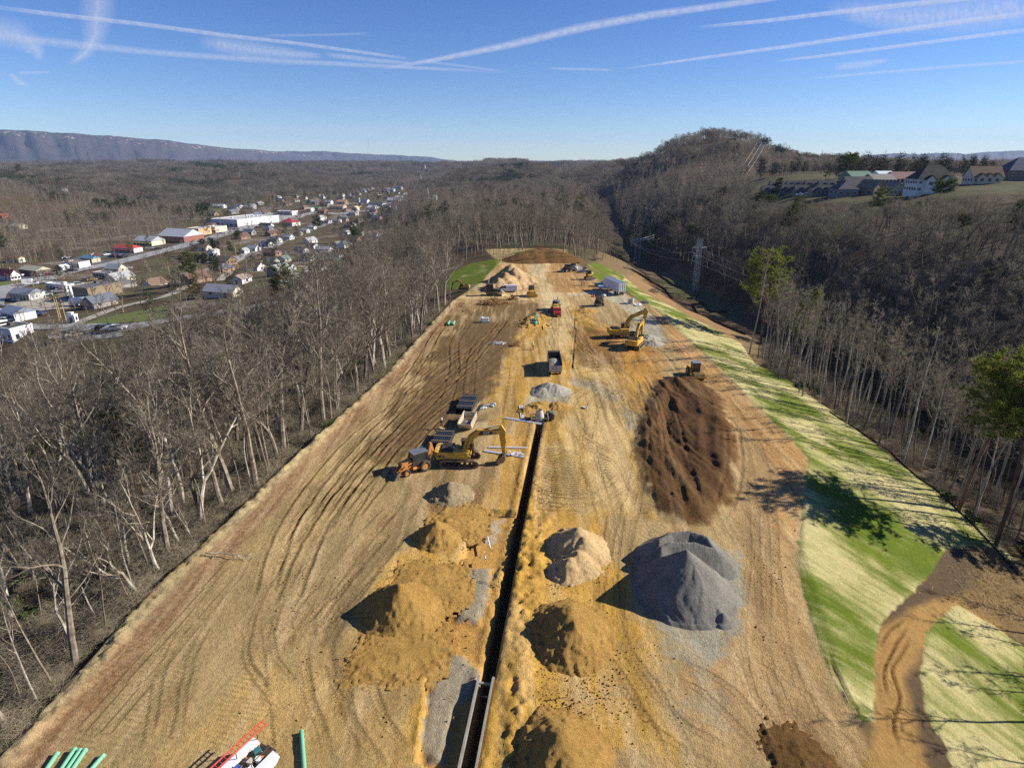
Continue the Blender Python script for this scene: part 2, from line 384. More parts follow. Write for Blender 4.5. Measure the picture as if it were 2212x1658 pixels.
# far end of the ridge
P_([(1085, 570), (1140, 550), (1220, 555), (1270, 580), (1330, 640), (1160, 630), (1060, 610)], srgb(172, 128, 78), 3, 6, .9, 5, 27)
P_([(1108, 555), (1170, 530), (1240, 552), (1220, 560), (1120, 562)], BRN, 2, 3, .9, 4, 28)
P_([(1010, 645), (975, 643), (1060, 632), (1160, 632), (1240, 632), (1215, 660), (1100, 645)], PALE, 1, 2, .85, 4, 29)
P_([(1140, 560), (1190, 565), (1180, 590), (1200, 640), (1230, 650), (1235, 720), (1205, 760), (1180, 760), (1185, 700), (1175, 650), (1150, 610)], srgb(200, 176, 138), 1.5, 3, .8, 5, 30)
P_([(1200, 640), (1290, 626), (1345, 632), (1430, 700), (1400, 710), (1330, 655), (1290, 636)], srgb(176, 168, 152), 1, 2, .8, 2, 31)
P_([(1200, 640), (1240, 745), (1185, 800), (1165, 800), (1190, 700)], srgb(205, 170, 118), 1, 1.5, .7, 3, 32)
# lanes left by rollers: long pale and dark bands running away from the camera
for j, (a, b, cc, am) in enumerate([((1395, 1120), (1370, 860), DTAN, .55), ((1350, 1100), (1345, 840), PALE, .5), ((1300, 1100), (1300, 820), PALE, .35), ((1255, 1090), (1262, 800), OCH, .5),
                                    ((1640, 1400), (1630, 1060), srgb(140, 112, 80), .5), ((1560, 1600), (1620, 1300), srgb(190, 160, 122), .4), ((1690, 1400), (1700, 1050), srgb(190, 152, 106), .4)]):
    P_([(a[0] - 12, a[1]), (b[0] - 8, b[1]), (b[0] + 8, b[1]), (a[0] + 12, a[1])], cc, .5, 1.2, am, 2, 40 + j)
# grey stone fines
gr = lambda pts, a=.8, e=1.2, s=50, f=None, c=GRY: P_(pts, c, .3, e, a, .8, s, f)
gr([(1390, 1200), (1600, 1190), (1615, 1290), (1590, 1370), (1545, 1430), (1440, 1380), (1395, 1310)], .85, 1.0, 51)
gr([(1440, 1390), (1560, 1380), (1545, 1440), (1520, 1470), (1470, 1430)], .6, 1.8, 52)
gr([(1130, 875), (1145, 850), (1235, 850), (1225, 870), (1180, 905), (1150, 905)], .8, .8, 53, c=LGR)
gr([(1230, 815), (1290, 825), (1340, 860), (1330, 868), (1270, 840), (1225, 828)], .6, .8, 54, c=LGR)
gr([(1370, 700), (1430, 705), (1440, 735), (1400, 745), (1345, 740)], .85, 2, 55, c=LGR)
gr([(1500, 1500), (1560, 1480), (1600, 1520), (1540, 1560), (1470, 1540)], .35, 2, 56)
gr([(1345, 880), (1375, 890), (1375, 930), (1350, 925)], .6, 1.2, 57, c=LGR)
gr([(1245, 960), (1262, 990), (1240, 1040), (1230, 1000)], .0, 1, 58)
gr([(1030, 900), (1075, 930), (1060, 945), (1020, 930)], .25, 1, 59, c=LGR)
gr([(1030, 1120), (1080, 1115), (1075, 1150), (1035, 1150)], .5, 1, 61, c=LGR)
gr([(1110, 900), (1140, 935), (1110, 940), (1085, 930)], .4, 1, 62, c=LGR)
gr([(1200, 1395), (1235, 1400), (1240, 1440), (1205, 1440)], .5, .8, 63)
gr([(1020, 630), (1040, 610), (1000, 614)], .4, 1, 64)
for j in range(26):
    rng = random.Random(j + 5); u, v = rng.uniform(1200, 1700), rng.uniform(1150, 1640); s = rng.uniform(6, 26)
    gr([(u, v), (u + s, v + s * .3), (u + s * 1.2, v + s * .8), (u + s * .1, v + s * .6)], rng.uniform(.1, .35), 1.2, 70 + j)
# wet dark wheel lane, lower left
P_([(900, 1100), (930, 1115), (800, 1240), (760, 1330), (735, 1400), (700, 1390), (720, 1300), (780, 1200)], srgb(112, 92, 66), .5, .6, .8, 1.2, 101)
P_([(700, 1390), (740, 1390), (770, 1480), (760, 1560), (735, 1540), (700, 1450)], srgb(140, 114, 78), .6, .8, .6, 1.2, 102)
P_([(940, 1060), (860, 1100), (800, 1180), (740, 1200), (640, 1310), (700, 1330), (790, 1270), (900, 1120)], srgb(146, 120, 86), 1, 2, .7, 1.5, 103)
P_([(1000, 1000), (1090, 1000), (1060, 1100), (960, 1110), (900, 1080), (870, 1030)], DTAN, 1.2, 2, .75, 1.5, 104)
P_([(1110, 915), (1150, 915), (1125, 1100), (1040, 1100), (1085, 1000)], srgb(182, 138, 74), .5, 1, .9, 1.5, 105)
# broad mottling, moisture stains and dust streaks along the ridge
i = near; a = (.22 * fbm(nx / 5, ny / 9, 4, 61))[:, None]; ia = (pad_d > -1); col[i] = np.where(ia[:, None], col[i] * np.array([.99, 1.03, .90]), col[i])
mk = np.clip(1 + a * 1.3 + (.16 * fbm(nx / .9, ny / 1.6, 3, 62))[:, None], .55, 1.5)
col[i] = np.where(ia[:, None], col[i] * mk, col[i])
st = ss(.15, .5, fbm(nx / 2.2, ny / 14, 4, 63))[:, None] * .35; col[i] = np.where(ia[:, None], col[i] * (1 - st) + cr(PALE) * st, col[i])
st = ss(.2, .5, fbm(nx / 1.6 + 7, ny / 7, 4, 64))[:, None] * .35; col[i] = np.where(ia[:, None], col[i] * (1 - st) + cr(srgb(128, 96, 58)) * st, col[i])
st = ss(.05, .45, fbm((nx + .5 * WARP) / .55, ny / 16, 3, 65))[:, None] * .4 * (ss(-14, 0, nx) * ss(30, 60, ny))[:, None]; col[i] = np.where(ia[:, None], col[i] * (1 - st) + cr(srgb(128, 92, 48)) * st, col[i])
st = ss(.1, .45, fbm((nx - .5 * WARP) / .7 + 9, ny / 12, 3, 66))[:, None] * .3; col[i] = np.where(ia[:, None], col[i] * (1 - st) + cr(srgb(212, 184, 138)) * st, col[i])
for pts_, c_, s_ in (([(1422, 824), (1500, 817), (1560, 862), (1585, 960), (1578, 1080), (1530, 1125), (1445, 1110), (1405, 1050), (1378, 960), (1400, 885)], srgb(92, 63, 32), 22), ([(1020, 690), (1110, 700), (1060, 850), (930, 950), (830, 1010), (870, 900), (950, 790)], srgb(104, 82, 52), 14), ([(1450, 850), (1540, 880), (1560, 960), (1545, 1060), (1480, 1040), (1450, 950)], srgb(72, 48, 24), 23)):
    P_(pts_, c_, 1., 2.4, .72, 2, s_)
# grass banks
GRASS = []
def bank(pts, name, seed, strawy=.5, dirn=(.5, -.87), lab=''):
    P = [GT(u, v)[:2] for u, v in pts]; k = sub(P, 2); x, y = nx[k], ny[k]
    d = sdf(x, y, P) + .25 * fbm(x / .8, y / .8, 3, seed); w = ss(-.12, .12, d)[:, None]
    a = x * dirn[0] + y * dirn[1]; b = -x * dirn[1] + y * dirn[0]
    a = a + 2.5 * fbm(x / 6, y / 6, 2, seed + 4); b = b + .8 * fbm(x / 9, y / 9, 2, seed + 6)
    s = fbm(a / 3, b / .4, 4, seed) * .42 + fbm(a / 9, b / 3.2, 3, seed + 3) * .35 + 1.0 * fbm(x / 6, y / 8, 4, seed + 5)
    s = ss(-.36, .55, s + (strawy - .5) * 1.4)[:, None]
    g_ = cr(srgb(92, 104, 20)) * (1 - s) + cr(srgb(176, 164, 112)) * s
    gg = cr(srgb(80, 98, 16)) * (1 + .25 * fbm(x / 2, y / 2, 3, seed + 9))[:, None]
    m = ss(-.1, .3, fbm(a / 11, b / 4, 3, seed + 11))[:, None] * .6
    g_ = g_ * (1 - m * (1 - s)) + gg * m * (1 - s)
    i = near[k]; col[i] = col[i] * (1 - w) + g_ * w
    zone[i[d > 0]] = len(GRASS) + 1; GRASS.append((name, lab)); gz[i] += .06 * ss(0, .3, d)
bank([(1730, 1130), (1722, 1190), (1730, 1270), (1765, 1400), (1800, 1480), (1862, 1560), (1887, 1562), (1890, 1480), (1886, 1430), (1905, 1345), (1960, 1290), (2010, 1245), (2040, 1190), (2120, 1180),
      (2190, 1215), (2150, 1155), (2060, 1095), (1940, 1000), (1820, 905), (1700, 820), (1630, 785), (1600, 742), (1500, 690), (1395, 635), (1330, 585), (1322, 592), (1390, 650), (1470, 720), (1560, 800), (1640, 880), (1700, 940), (1745, 990)],
     'grass_slope', 201, .62, (.82, -.57))
bank([(2068, 1310), (2140, 1350), (2212, 1400), (2212, 1460), (2400, 1500), (2400, 1800), (2100, 1800), (2040, 1620), (2000, 1540), (1985, 1450), (2000, 1370), (2035, 1330)], 'grass_slope', 231, .66, (.6, -.8))
bank([(972, 590), (1010, 572), (1050, 562), (1085, 560), (1070, 578), (1052, 596), (1040, 612), (1000, 622), (962, 628)], 'grass_slope', 251, .12, (.5, -.8))
bank([(1268, 572), (1282, 566), (1320, 580), (1352, 598), (1345, 606), (1300, 590)], 'grass_slope', 261, .15)
bank([(1266, 577), (1300, 592), (1350, 612), (1400, 650), (1380, 650), (1340, 615), (1275, 600)], 'grass_slope', 271, .1)
bank([(1090, 558), (1110, 545), (1135, 538), (1125, 545), (1100, 560)], 'grass_slope', 281, .3)
# ---- relief on the pad
i = near; ins = ss(0, 1.5, pad_d)
gz[i] += ins * (.07 * fbm(nx / 2.2, ny / 3, 4, 91) + .035 * fbm(nx / .55, ny / .55, 3, 92))
gz[i] += .28 * np.exp(-((nx - XL(ny) - .6 + .5 * fbm(ny / 2., ny * 0, 3, 90)) / .8) ** 2) * (ny < 175) * (1 + 1.6 * fbm(nx / .7, ny / .7, 3, 93))       # berm on the edge
k = ss(-1, 2, sdf(nx, ny, pol([(1420, 822), (1500, 815), (1560, 860), (1590, 960), (1580, 1080), (1530, 1130), (1440, 1120), (1400, 1060), (1370, 960), (1395, 880)])))
rg = fbm((nx + 2.5 * WARP) / 2.6, ny / 12, 4, 95); gz[i] += k * (.95 + .12 * (1 - np.abs(rg) * 3.4).clip(-.5, 1) + .75 * fbm((nx + 3 * WARP + .12 * ny) / 2.8, (ny + 3 * WARP) / 14, 4, 99) + .1 * fbm(nx / .7, ny / .9, 3, 94)) * (.8 + .3 * WARP)
k = ss(-1, 1, sdf(nx, ny, pol([(1130, 1110), (1190, 1110), (1160, 1300), (1130, 1658), (1070, 1658), (1100, 1300)])))   # cloddy spoil along the trench
gz[i] += k * (.26 + .42 * fbm(nx / .6, ny / .7, 3, 96)); col[near] = col[near] * (1 - .35 * (k * ss(0, .4, fbm(nx / .7, ny / .7, 3, 97)))[:, None])
k = ss(-.6, .8, sdf(nx, ny, pol([(1165, 960), (1215, 960), (1195, 1110), (1140, 1110)])))                                # washboard
gz[i] += k * .09 * np.sin(2 * math.pi * (ny + .7 * np.sin(nx * .9) + WARP) / .95)
# furrows in the churned left field
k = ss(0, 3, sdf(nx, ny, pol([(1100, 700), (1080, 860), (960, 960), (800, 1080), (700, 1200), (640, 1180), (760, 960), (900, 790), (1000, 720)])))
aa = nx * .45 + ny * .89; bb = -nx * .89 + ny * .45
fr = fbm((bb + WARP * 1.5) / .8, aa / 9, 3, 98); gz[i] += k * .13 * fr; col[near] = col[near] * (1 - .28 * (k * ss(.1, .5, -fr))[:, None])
DK = srgb(112, 84, 52)
for pth, w, dp in [([(560, 1290), (640, 1120), (760, 960), (850, 870), (960, 790), (1040, 730)], .3, .16), ([(600, 1310), (700, 1130), (800, 990), (900, 880), (1010, 780), (1085, 690)], .35, .2),
                   ([(640, 1180), (740, 1010), (850, 880), (940, 800), (1020, 755)], .3, .2), ([(690, 1120), (800, 960), (930, 840), (1060, 770)], .3, .16),
                   ([(730, 1150), (860, 960), (960, 870), (1080, 800)], .3, .15), ([(760, 1120), (900, 930), (1000, 850)], .35, .2),
                   ([(840, 900), (900, 770), (960, 700), (1010, 660)], .3, .15), ([(910, 800), (950, 720), (1000, 670), (1060, 650)], .25, .12),
                   ([(1020, 860), (1010, 800), (1040, 740), (1110, 690)], .3, .12), ([(960, 880), (985, 800), (985, 740), (1000, 700)], .3, .15), ([(860, 840), (880, 800), (950, 760)], .3, .2)]:
    rut([(a + random.Random(int(a)).uniform(-14, 14), b) for a, b in pth], w, dp * .9, 1.0, DK, .35, .3)
for pth, w, dp in [([(200, 1580), (330, 1430), (420, 1330), (520, 1210)], .35, .05), ([(350, 1600), (380, 1440), (420, 1360)], .3, .04), ([(740, 1658), (725, 1560), (690, 1460), (700, 1370), (780, 1250), (870, 1140)], .35, .18),
                   ([(660, 1400), (650, 1340), (700, 1270), (760, 1190), (850, 1090)], .3, .16), ([(620, 1500), (560, 1400), (590, 1290), (640, 1200)], .25, .12), ([(870, 1658), (800, 1560), (770, 1470), (730, 1400)], .35, .15),
                   ([(790, 1230), (700, 1330), (640, 1380)], .3, .15), ([(900, 1050), (870, 1110), (800, 1150)], .3, .1)]:
    rut(pth, w, dp * .42, 1.0, DK, .18, .15)
for pth, w, dp in [([(1600, 1658), (1440, 1560), (1345, 1430), (1320, 1300), (1345, 1150), (1385, 950), (1340, 820), (1250, 740), (1215, 660)], .3, .08), ([(1480, 1658), (1400, 1500), (1325, 1380), (1310, 1250), (1330, 1100)], .25, .12),
                   ([(1860, 1658), (1700, 1480), (1660, 1250), (1650, 1080), (1610, 930), (1480, 760), (1400, 680)], .3, .06), ([(1780, 1640), (1640, 1450), (1640, 1200), (1630, 1040)], .25, .06), ([(1700, 1658), (1560, 1500), (1450, 1440)], .3, .08),
                   ([(1440, 1130), (1420, 1020), (1410, 900), (1385, 820)], .3, .2), ([(1500, 1110), (1470, 1000), (1440, 880), (1400, 810)], .3, .25), ([(1560, 1100), (1585, 1010), (1580, 930)], .35, .3),
                   ([(1130, 1050), (1200, 1080), (1300, 1070), (1390, 1000)], .3, .04), ([(1240, 815), (1330, 850), (1400, 910), (1440, 1000)], .3, .08), ([(1240, 760), (1320, 745), (1400, 760)], .2, .03),
                   ([(1240, 790), (1320, 780), (1390, 800)], .2, .03), ([(1250, 800), (1330, 800), (1380, 860)], .2, .03), ([(1290, 1060), (1270, 960), (1290, 860), (1370, 790)], .2, .03),
                   ([(1200, 650), (1195, 720), (1190, 770)], .3, .06), ([(1330, 990), (1250, 940), (1230, 870), (1300, 830), (1360, 870), (1370, 950)], .25, .03), ([(1200, 760), (1180, 700), (1160, 640), (1150, 600), (1165, 570)], .3, .08),
                   ([(1280, 700), (1330, 760), (1340, 840)], .25, .06), ([(1440, 800), (1390, 730), (1330, 690)], .3, .1), ([(1500, 830), (1450, 790), (1400, 740)], .3, .1), ([(2000, 1658), (1960, 1560), (1930, 1450), (1960, 1340)], .3, .08)]:
    rut(pth, w, dp * .42, 1.0, DTAN, .22, .12)
for pth in ([(1450, 850), (1440, 930), (1462, 1000), (1500, 1060), (1540, 1110)], [(1515, 850), (1530, 900), (1525, 960), (1545, 1040)], [(1430, 870), (1450, 860), (1475, 880), (1470, 920)], [(1460, 960), (1485, 1010), (1480, 1060)]): rut(pth, .9, .22, 0, DBR, .5, 0, None, True)
# cracks on the slumped path
for pth in ([(1945, 1600), (1935, 1540), (1950, 1480), (1935, 1420), (1960, 1370), (1980, 1330)], [(1925, 1500), (1915, 1430), (1940, 1370), (1975, 1300)], [(1905, 1380), (1930, 1330), (1975, 1290)], [(1870, 1560), (1830, 1500), (1800, 1440), (1790, 1400)]):
    rut(pth, .16, .3, 0, DBR, .9, 0, None, True)
# ditch marks
for pth, w, dp in (([(1243, 715), (1238, 760), (1236, 800)], .22, .22), ([(1240, 745), (1290, 742), (1345, 755), (1400, 760)], .2, .15), ([(1245, 655), (1240, 700), (1248, 725)], .2, .15)): rut(pth, w, dp, 0, BRN, .6, 0, None, True)
# second, lower bench left of the trench
raise_(pol([(1128, 1108), (1046, 1100), (1010, 1170), (985, 1225), (950, 1330), (928, 1410), (905, 1640), (1005, 1700), (1040, 1500), (1085, 1300), (1122, 1130)]), -.75, .15, .25)
raise_(pol([(1062, 1250), (1125, 1140), (1110, 1230), (1085, 1320)]), .2, .2, .3)
P_([(1128, 1108), (1046, 1100), (1010, 1170), (985, 1225), (950, 1330), (928, 1410), (905, 1640), (1005, 1700), (1040, 1500), (1085, 1300), (1122, 1130)], srgb(186, 140, 76), .2, .4, .7, 1, 111)
P_([(1000, 1170), (975, 1235), (930, 1420), (915, 1425), (955, 1310), (990, 1180)], PALE, .2, .4, .8, .8, 112)
for pts, s in (([(998, 1222), (1062, 1218), (1052, 1300), (1030, 1335), (985, 1330), (990, 1270)], 113), ([(960, 1410), (1000, 1405), (1040, 1445), (1035, 1480), (985, 1520), (955, 1640), (925, 1638), (905, 1600), (930, 1470)], 114)):
    P_(pts, srgb(150, 138, 114), .15, .35, .95, .6, s); raise_(pol(pts), .45, .6, .3)
P_([(1040, 1112), (1085, 1112), (1075, 1160), (1035, 1160)], srgb(178, 176, 160), .3, .8, .6, .8, 115)
# the trench itself: walls fall exactly on grid columns
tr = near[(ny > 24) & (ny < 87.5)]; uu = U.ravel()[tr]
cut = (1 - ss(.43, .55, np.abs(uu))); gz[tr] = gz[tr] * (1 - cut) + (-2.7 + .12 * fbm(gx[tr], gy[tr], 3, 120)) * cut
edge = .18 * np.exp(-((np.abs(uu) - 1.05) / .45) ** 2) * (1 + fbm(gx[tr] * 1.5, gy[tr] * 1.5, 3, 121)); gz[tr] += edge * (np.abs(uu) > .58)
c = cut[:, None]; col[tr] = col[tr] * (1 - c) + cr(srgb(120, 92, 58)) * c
pit = near[(np.hypot((nx - TX(88.6)) / 2.2, (ny - 89.5) / 2.3) < 1)]; gz[pit] = np.minimum(gz[pit], -1.6)
# ground material: soil colour from the drawn zones, grain, pebbles, tread marks
def soil(name, grass=False):
    t = NT(name); co = t.n("TexCoord").outputs["Object"]
    ca = t.n("Attribute", attribute_name="soil").outputs["Color"]
    n1 = t.noise(2.2, 5, co, .65); n2 = t.noise(11, 4, co, .7); n3 = t.noise(.35, 4, co)
    k = t.math('ADD', t.math('MULTIPLY', n1, .5), t.math('ADD', t.math('MULTIPLY', n2, .7), t.math('MULTIPLY', n3, .25)))
    mul = t.ramp(k, [(.45, gray(.6)), (.72, gray(1.)), (.95, gray(1.4))])
    c = t.mix(1, ca, mul, 'MULTIPLY')
    if not grass:
        vo = t.n("TexVoronoi"); vo.inputs["Scale"].default_value = 5.5; t.l(co, vo.inputs["Vector"])
        peb = t.ramp(vo.outputs["Distance"], [(.10, gray(1)), (.2, gray(0))]); sel = t.ramp(vo.outputs["Color"], [(.80, gray(0)), (.84, gray(1))])
        c = t.mix(t.math('MULTIPLY', t.math('MULTIPLY', peb, sel), .5), c, srgb(205, 190, 160))
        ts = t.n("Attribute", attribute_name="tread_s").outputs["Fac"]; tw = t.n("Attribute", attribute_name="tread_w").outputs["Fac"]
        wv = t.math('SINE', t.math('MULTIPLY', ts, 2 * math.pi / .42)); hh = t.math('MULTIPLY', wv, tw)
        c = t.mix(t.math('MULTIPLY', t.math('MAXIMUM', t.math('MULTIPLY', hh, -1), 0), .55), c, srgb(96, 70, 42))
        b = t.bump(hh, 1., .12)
    else: b = None
    h = t.math('ADD', t.math('MULTIPLY', n1, .6), t.math('MULTIPLY', n2, .35)); t.bump(h, 1., .16 if grass else .3, b)
    t.l(c, t.b.inputs["Base Color"]); t.b.inputs["Roughness"].default_value = .95; t.b.inputs["Specular IOR Level"].default_value = .15
    return t.m
SOIL = soil("dirt_soil"); GRASSM = soil("sown_grass", True); FLOOR = soil("leaf_litter", True)
# roller lanes: regular tread across the yellow pad
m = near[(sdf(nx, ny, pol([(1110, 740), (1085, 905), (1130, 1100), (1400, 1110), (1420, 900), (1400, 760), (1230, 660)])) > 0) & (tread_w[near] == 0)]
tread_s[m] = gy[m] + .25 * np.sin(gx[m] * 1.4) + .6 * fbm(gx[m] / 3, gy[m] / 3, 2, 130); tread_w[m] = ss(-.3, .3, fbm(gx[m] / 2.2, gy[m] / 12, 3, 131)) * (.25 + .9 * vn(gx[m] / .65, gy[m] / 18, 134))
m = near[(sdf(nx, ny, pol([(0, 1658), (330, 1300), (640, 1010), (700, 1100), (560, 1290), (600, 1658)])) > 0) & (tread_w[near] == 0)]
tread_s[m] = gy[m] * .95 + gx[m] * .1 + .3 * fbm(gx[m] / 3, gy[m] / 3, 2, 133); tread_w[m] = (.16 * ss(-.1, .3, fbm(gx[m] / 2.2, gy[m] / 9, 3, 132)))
pad_z = np.zeros(gx.size, bool); pad_z[near[pad_d > -.35]] = True
zone[pad_z & (zone == 0)] = 99
cellz = zone.reshape(NR, NC)[:-1, :-1]
def grid_object(name, mask, mat, mask_all=None):
    r, c = np.nonzero(mask); a = r * NC + c
    quads = np.stack([a, a + 1, a + NC + 1, a + NC], 1)
    ids, inv = np.unique(quads.ravel(), return_inverse=True); nf = len(quads)
    me = bpy.data.meshes.new(name); me.vertices.add(len(ids)); me.loops.add(nf * 4); me.polygons.add(nf)
    me.vertices.foreach_set("co", np.stack([gx[ids], gy[ids], gz[ids]], 1).astype(np.float32).ravel())
    me.loops.foreach_set("vertex_index", inv.astype(np.int32).ravel())
    me.polygons.foreach_set("loop_start", np.arange(0, nf * 4, 4, dtype=np.int32))
    me.polygons.foreach_set("use_smooth", np.ones(nf, bool)); me.update()
    at = me.color_attributes.new("soil", 'FLOAT_COLOR', 'POINT'); at.data.foreach_set("color", np.concatenate([np.clip(col[ids], 0, 1), np.ones((len(ids), 1))], 1).astype(np.float32).ravel())
    for nm, ar in (("tread_s", tread_s), ("tread_w", tread_w)):
        at = me.attributes.new(nm, 'FLOAT', 'POINT'); at.data.foreach_set("value", ar[ids].astype(np.float32))
    me.materials.append(mat); o = link(bpy.data.objects.new(name, me)); o["kind"] = "structure"; return o
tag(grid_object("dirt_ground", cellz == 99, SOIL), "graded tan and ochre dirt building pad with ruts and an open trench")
LABG = ["wide strip of streaky green and straw coloured grass on the bank beside the haul road", "grass bank in the corner beyond the cracked dirt path", "bright green grass bank left of the tall tan heap",
        "upper green grass bank right of the far clearing", "lower green grass bank behind the white trailer", "thin grass verge at the foot of the brown mound"]
for q in range(len(GRASS)): tag(grid_object("grass_bank", cellz == q + 1, GRASSM), LABG[q])
tag(grid_object("terrain", cellz == 0, FLOOR), "wooded hills and valley floor around the ridge")
# ---------------------------------------------------------------- TREES
def bark_mat(name, c1, c2, rough=.9, var=.35, thru=0.):
    t = NT(name); co = t.n("TexCoord").outputs["Object"]; oi = t.n("ObjectInfo").outputs["Random"]
    n = t.noise(1.6, 4, co); c = t.ramp(n, [(.35, c1), (.68, c2)])
    v = t.math('ADD', t.math('MULTIPLY', oi, var * 2), 1 - var); comb = t.n("CombineColor")
    for i in range(3): t.l(v, comb.inputs[i])
    cc = t.mix(1, c, comb.outputs[0], 'MULTIPLY'); t.l(cc, t.b.inputs["Base Color"])
    if thru:      # round twigs modelled as thin blades: let some light through so both sides read
        tl = t.n("BsdfTranslucent"); t.l(cc, tl.inputs[0]); mx = t.n("MixShader"); mx.inputs[0].default_value = thru; t.l(t.b.outputs[0], mx.inputs[1]); t.l(tl.outputs[0], mx.inputs[2]); t.l(mx.outputs[0], t.out.inputs[0])
    t.b.inputs["Roughness"].default_value = rough; t.b.inputs["Specular IOR Level"].default_value = .15
    return t.m
BARK = bark_mat("bark_grey", srgb(96, 84, 70), srgb(148, 136, 118)); SYC = bark_mat("bark_pale", srgb(136, 124, 106), srgb(196, 186, 168), var=.2)
TWIG = bark_mat("twigs", srgb(88, 79, 66), srgb(164, 152, 132), thru=.38); TWIGP = bark_mat("twigs_pale", srgb(104, 92, 76), srgb(154, 142, 122), var=.25, thru=.38)
TWIGD = bark_mat("twigs_far", srgb(86, 77, 66), srgb(146, 134, 116), var=.5, thru=.42); TWIGM = bark_mat("twigs_mid", srgb(104, 92, 76), srgb(176, 160, 138), var=.4, thru=.42); PBARK = bark_mat("bark_pine", srgb(98, 72, 54), srgb(140, 108, 84))
NEED = bark_mat("pine_needles", srgb(58, 72, 28), srgb(104, 118, 44), var=.35, thru=.3); NEEDY = bark_mat("pine_needles_yellow", srgb(98, 108, 36), srgb(146, 148, 60), var=.1, thru=.3)  # second set: pines whose own foliage is yellow green
NEEDF = bark_mat("evergreen_far", srgb(38, 50, 28), srgb(70, 82, 42), var=.4); BUSH = bark_mat("brush_stems", srgb(120, 106, 84), srgb(160, 148, 124), var=.25); IVY = bark_mat("evergreen_shrub", srgb(60, 74, 34), srgb(92, 104, 52))
class TB(MB):
    def rib(s, p, d, L, w, rng, bend=.15):
        d = d.normalized(); side = d.cross(Vector((rng.uniform(-1, 1), rng.uniform(-1, 1), rng.uniform(-1, 1)))).normalized() * w
        m = p + d * L * .5 + Vector((rng.uniform(-1, 1), rng.uniform(-1, 1), rng.uniform(-.3, 1))) * L * bend; e = p + d * L
        o = len(s.v); s.v += [tuple(p - side), tuple(p + side), tuple(m + side * .7), tuple(m - side * .7), tuple(e)]
        s.f += [(o, o + 1, o + 2, o + 3), (o + 3, o + 2, o + 4)]; s.mi += [s.cm] * 2; return m, e
def rot_about(d, rng, ang, az=None):
    d = d.normalized(); a = d.orthogonal().normalized(); b = d.cross(a); t = rng.uniform(0, 6.283) if az is None else az
    return (d * math.cos(ang) + (a * math.cos(t) + b * math.sin(t)) * math.sin(ang)).normalized()
def limb(mb, p, d, L, r, rng, seg, n, wob, up, r1=.3):
    path = [p.copy()]; rad = [r]; q = p.copy(); dd = d.normalized(); dirs = [dd.copy()]
    for i in range(seg):
        dd = (dd + Vector((rng.gauss(0, wob), rng.gauss(0, wob), rng.gauss(0, wob) + up))).normalized()
        q = q + dd * L / seg; path.append(q.copy()); rad.append(r * (1 - (1 - r1) * (i + 1) / seg)); dirs.append(dd.copy())
    mb.tube(path, rad, n, False); return path, dirs, rad
def bare_tree(seed, Ht=20., r0=.28, clear=.35, spread=7., nl=11, nb=6, nt=6, nf=5, lean=0., tw=.022, fork=False, wob=.12, bangle=(.6, 1.0)):
    """returns (trunk+limbs mesh data, crown mesh data)"""
    rng = random.Random(seed); T = TB(); C = TB(); up = Vector((0, 0, 1))
    d0 = Vector((lean, rng.uniform(-.04, .04), 1)).normalized(); stems = []
    if fork:
        pth, dr, rd = limb(T, Vector((0, 0, -.5)), d0, Ht * clear, r0, rng, 5, 7, wob * .3, .0, .8)
        for a in range(rng.choice((2, 3))): stems.append(limb(T, pth[-1], rot_about(dr[-1], rng, rng.uniform(.22, .5)), Ht * (.9 - clear), r0 * .62, rng, 8, 6, wob * .7, .05, .14))
    else: stems.append(limb(T, Vector((0, 0, -.5)), d0, Ht * .93, r0, rng, 10, 7, wob * .35, .02, .12))
    for pth, dr, rd in stems:
        n = len(pth) - 1; c0 = 0.05 if fork else clear
        for i in range(nl if not fork else nl // 2 + 2):
            f = c0 + (1 - c0) * ((i + rng.random()) / (nl if not fork else nl // 2 + 2)) ** .9; k = min(int(f * n), n - 1); g = f * n - k
            p = pth[k].lerp(pth[k + 1], g); L = spread * (1.15 - .75 * f) * rng.uniform(.65, 1.15)
            lp, ld, lr = limb(T, p, rot_about(dr[k], rng, rng.uniform(*bangle)), L, min(rd[k] * .55, .035 + L * .011), rng, 6, 4, wob, .07, .2)
            for j in range(nb):
                h = .25 + .75 * (j + rng.random()) / nb; kk = min(int(h * 6), 5); bp = lp[kk].lerp(lp[kk + 1], h * 6 - kk); BL = L * .42 * rng.uniform(.6, 1.2) * (1.2 - .5 * h)
                bpth, bd, br = limb(C, bp, rot_about(ld[kk], rng, rng.uniform(.45, .9)), BL, lr[kk] * .5, rng, 3, 3, wob * 1.3, .07, .35)
                for m in range(nt):
                    kq = rng.randint(0, 2); tp = bpth[kq].lerp(bpth[kq + 1], rng.random()); mm, ee = C.rib(tp, rot_about(bd[kq], rng, rng.uniform(.3, .9)) + up * .15, BL * rng.uniform(.35, .7), tw, rng)
                    for z in range(nf): C.rib(mm if z % 2 else tp.lerp(ee, rng.uniform(.3, .9)), rot_about(ee - tp, rng, rng.uniform(.3, .8)) + up * .2, BL * rng.uniform(.15, .4), tw * .62, rng)
    return T, C
def mesh_of(name, mb, mats, smooth=False):
    o = mb.build(name, mats, None, smooth); me = o.data; SC.collection.objects.unlink(o); bpy.data.objects.remove(o); return me
def merged(name, a, b, ma, mb_):
    m = MB(); m.v = a.v + b.v; m.f = a.f + [tuple(i + len(a.v) for i in f) for f in b.f]; m.mi = [0] * len(a.f) + [1] * len(b.f); return mesh_of(name, m, [ma, mb_])
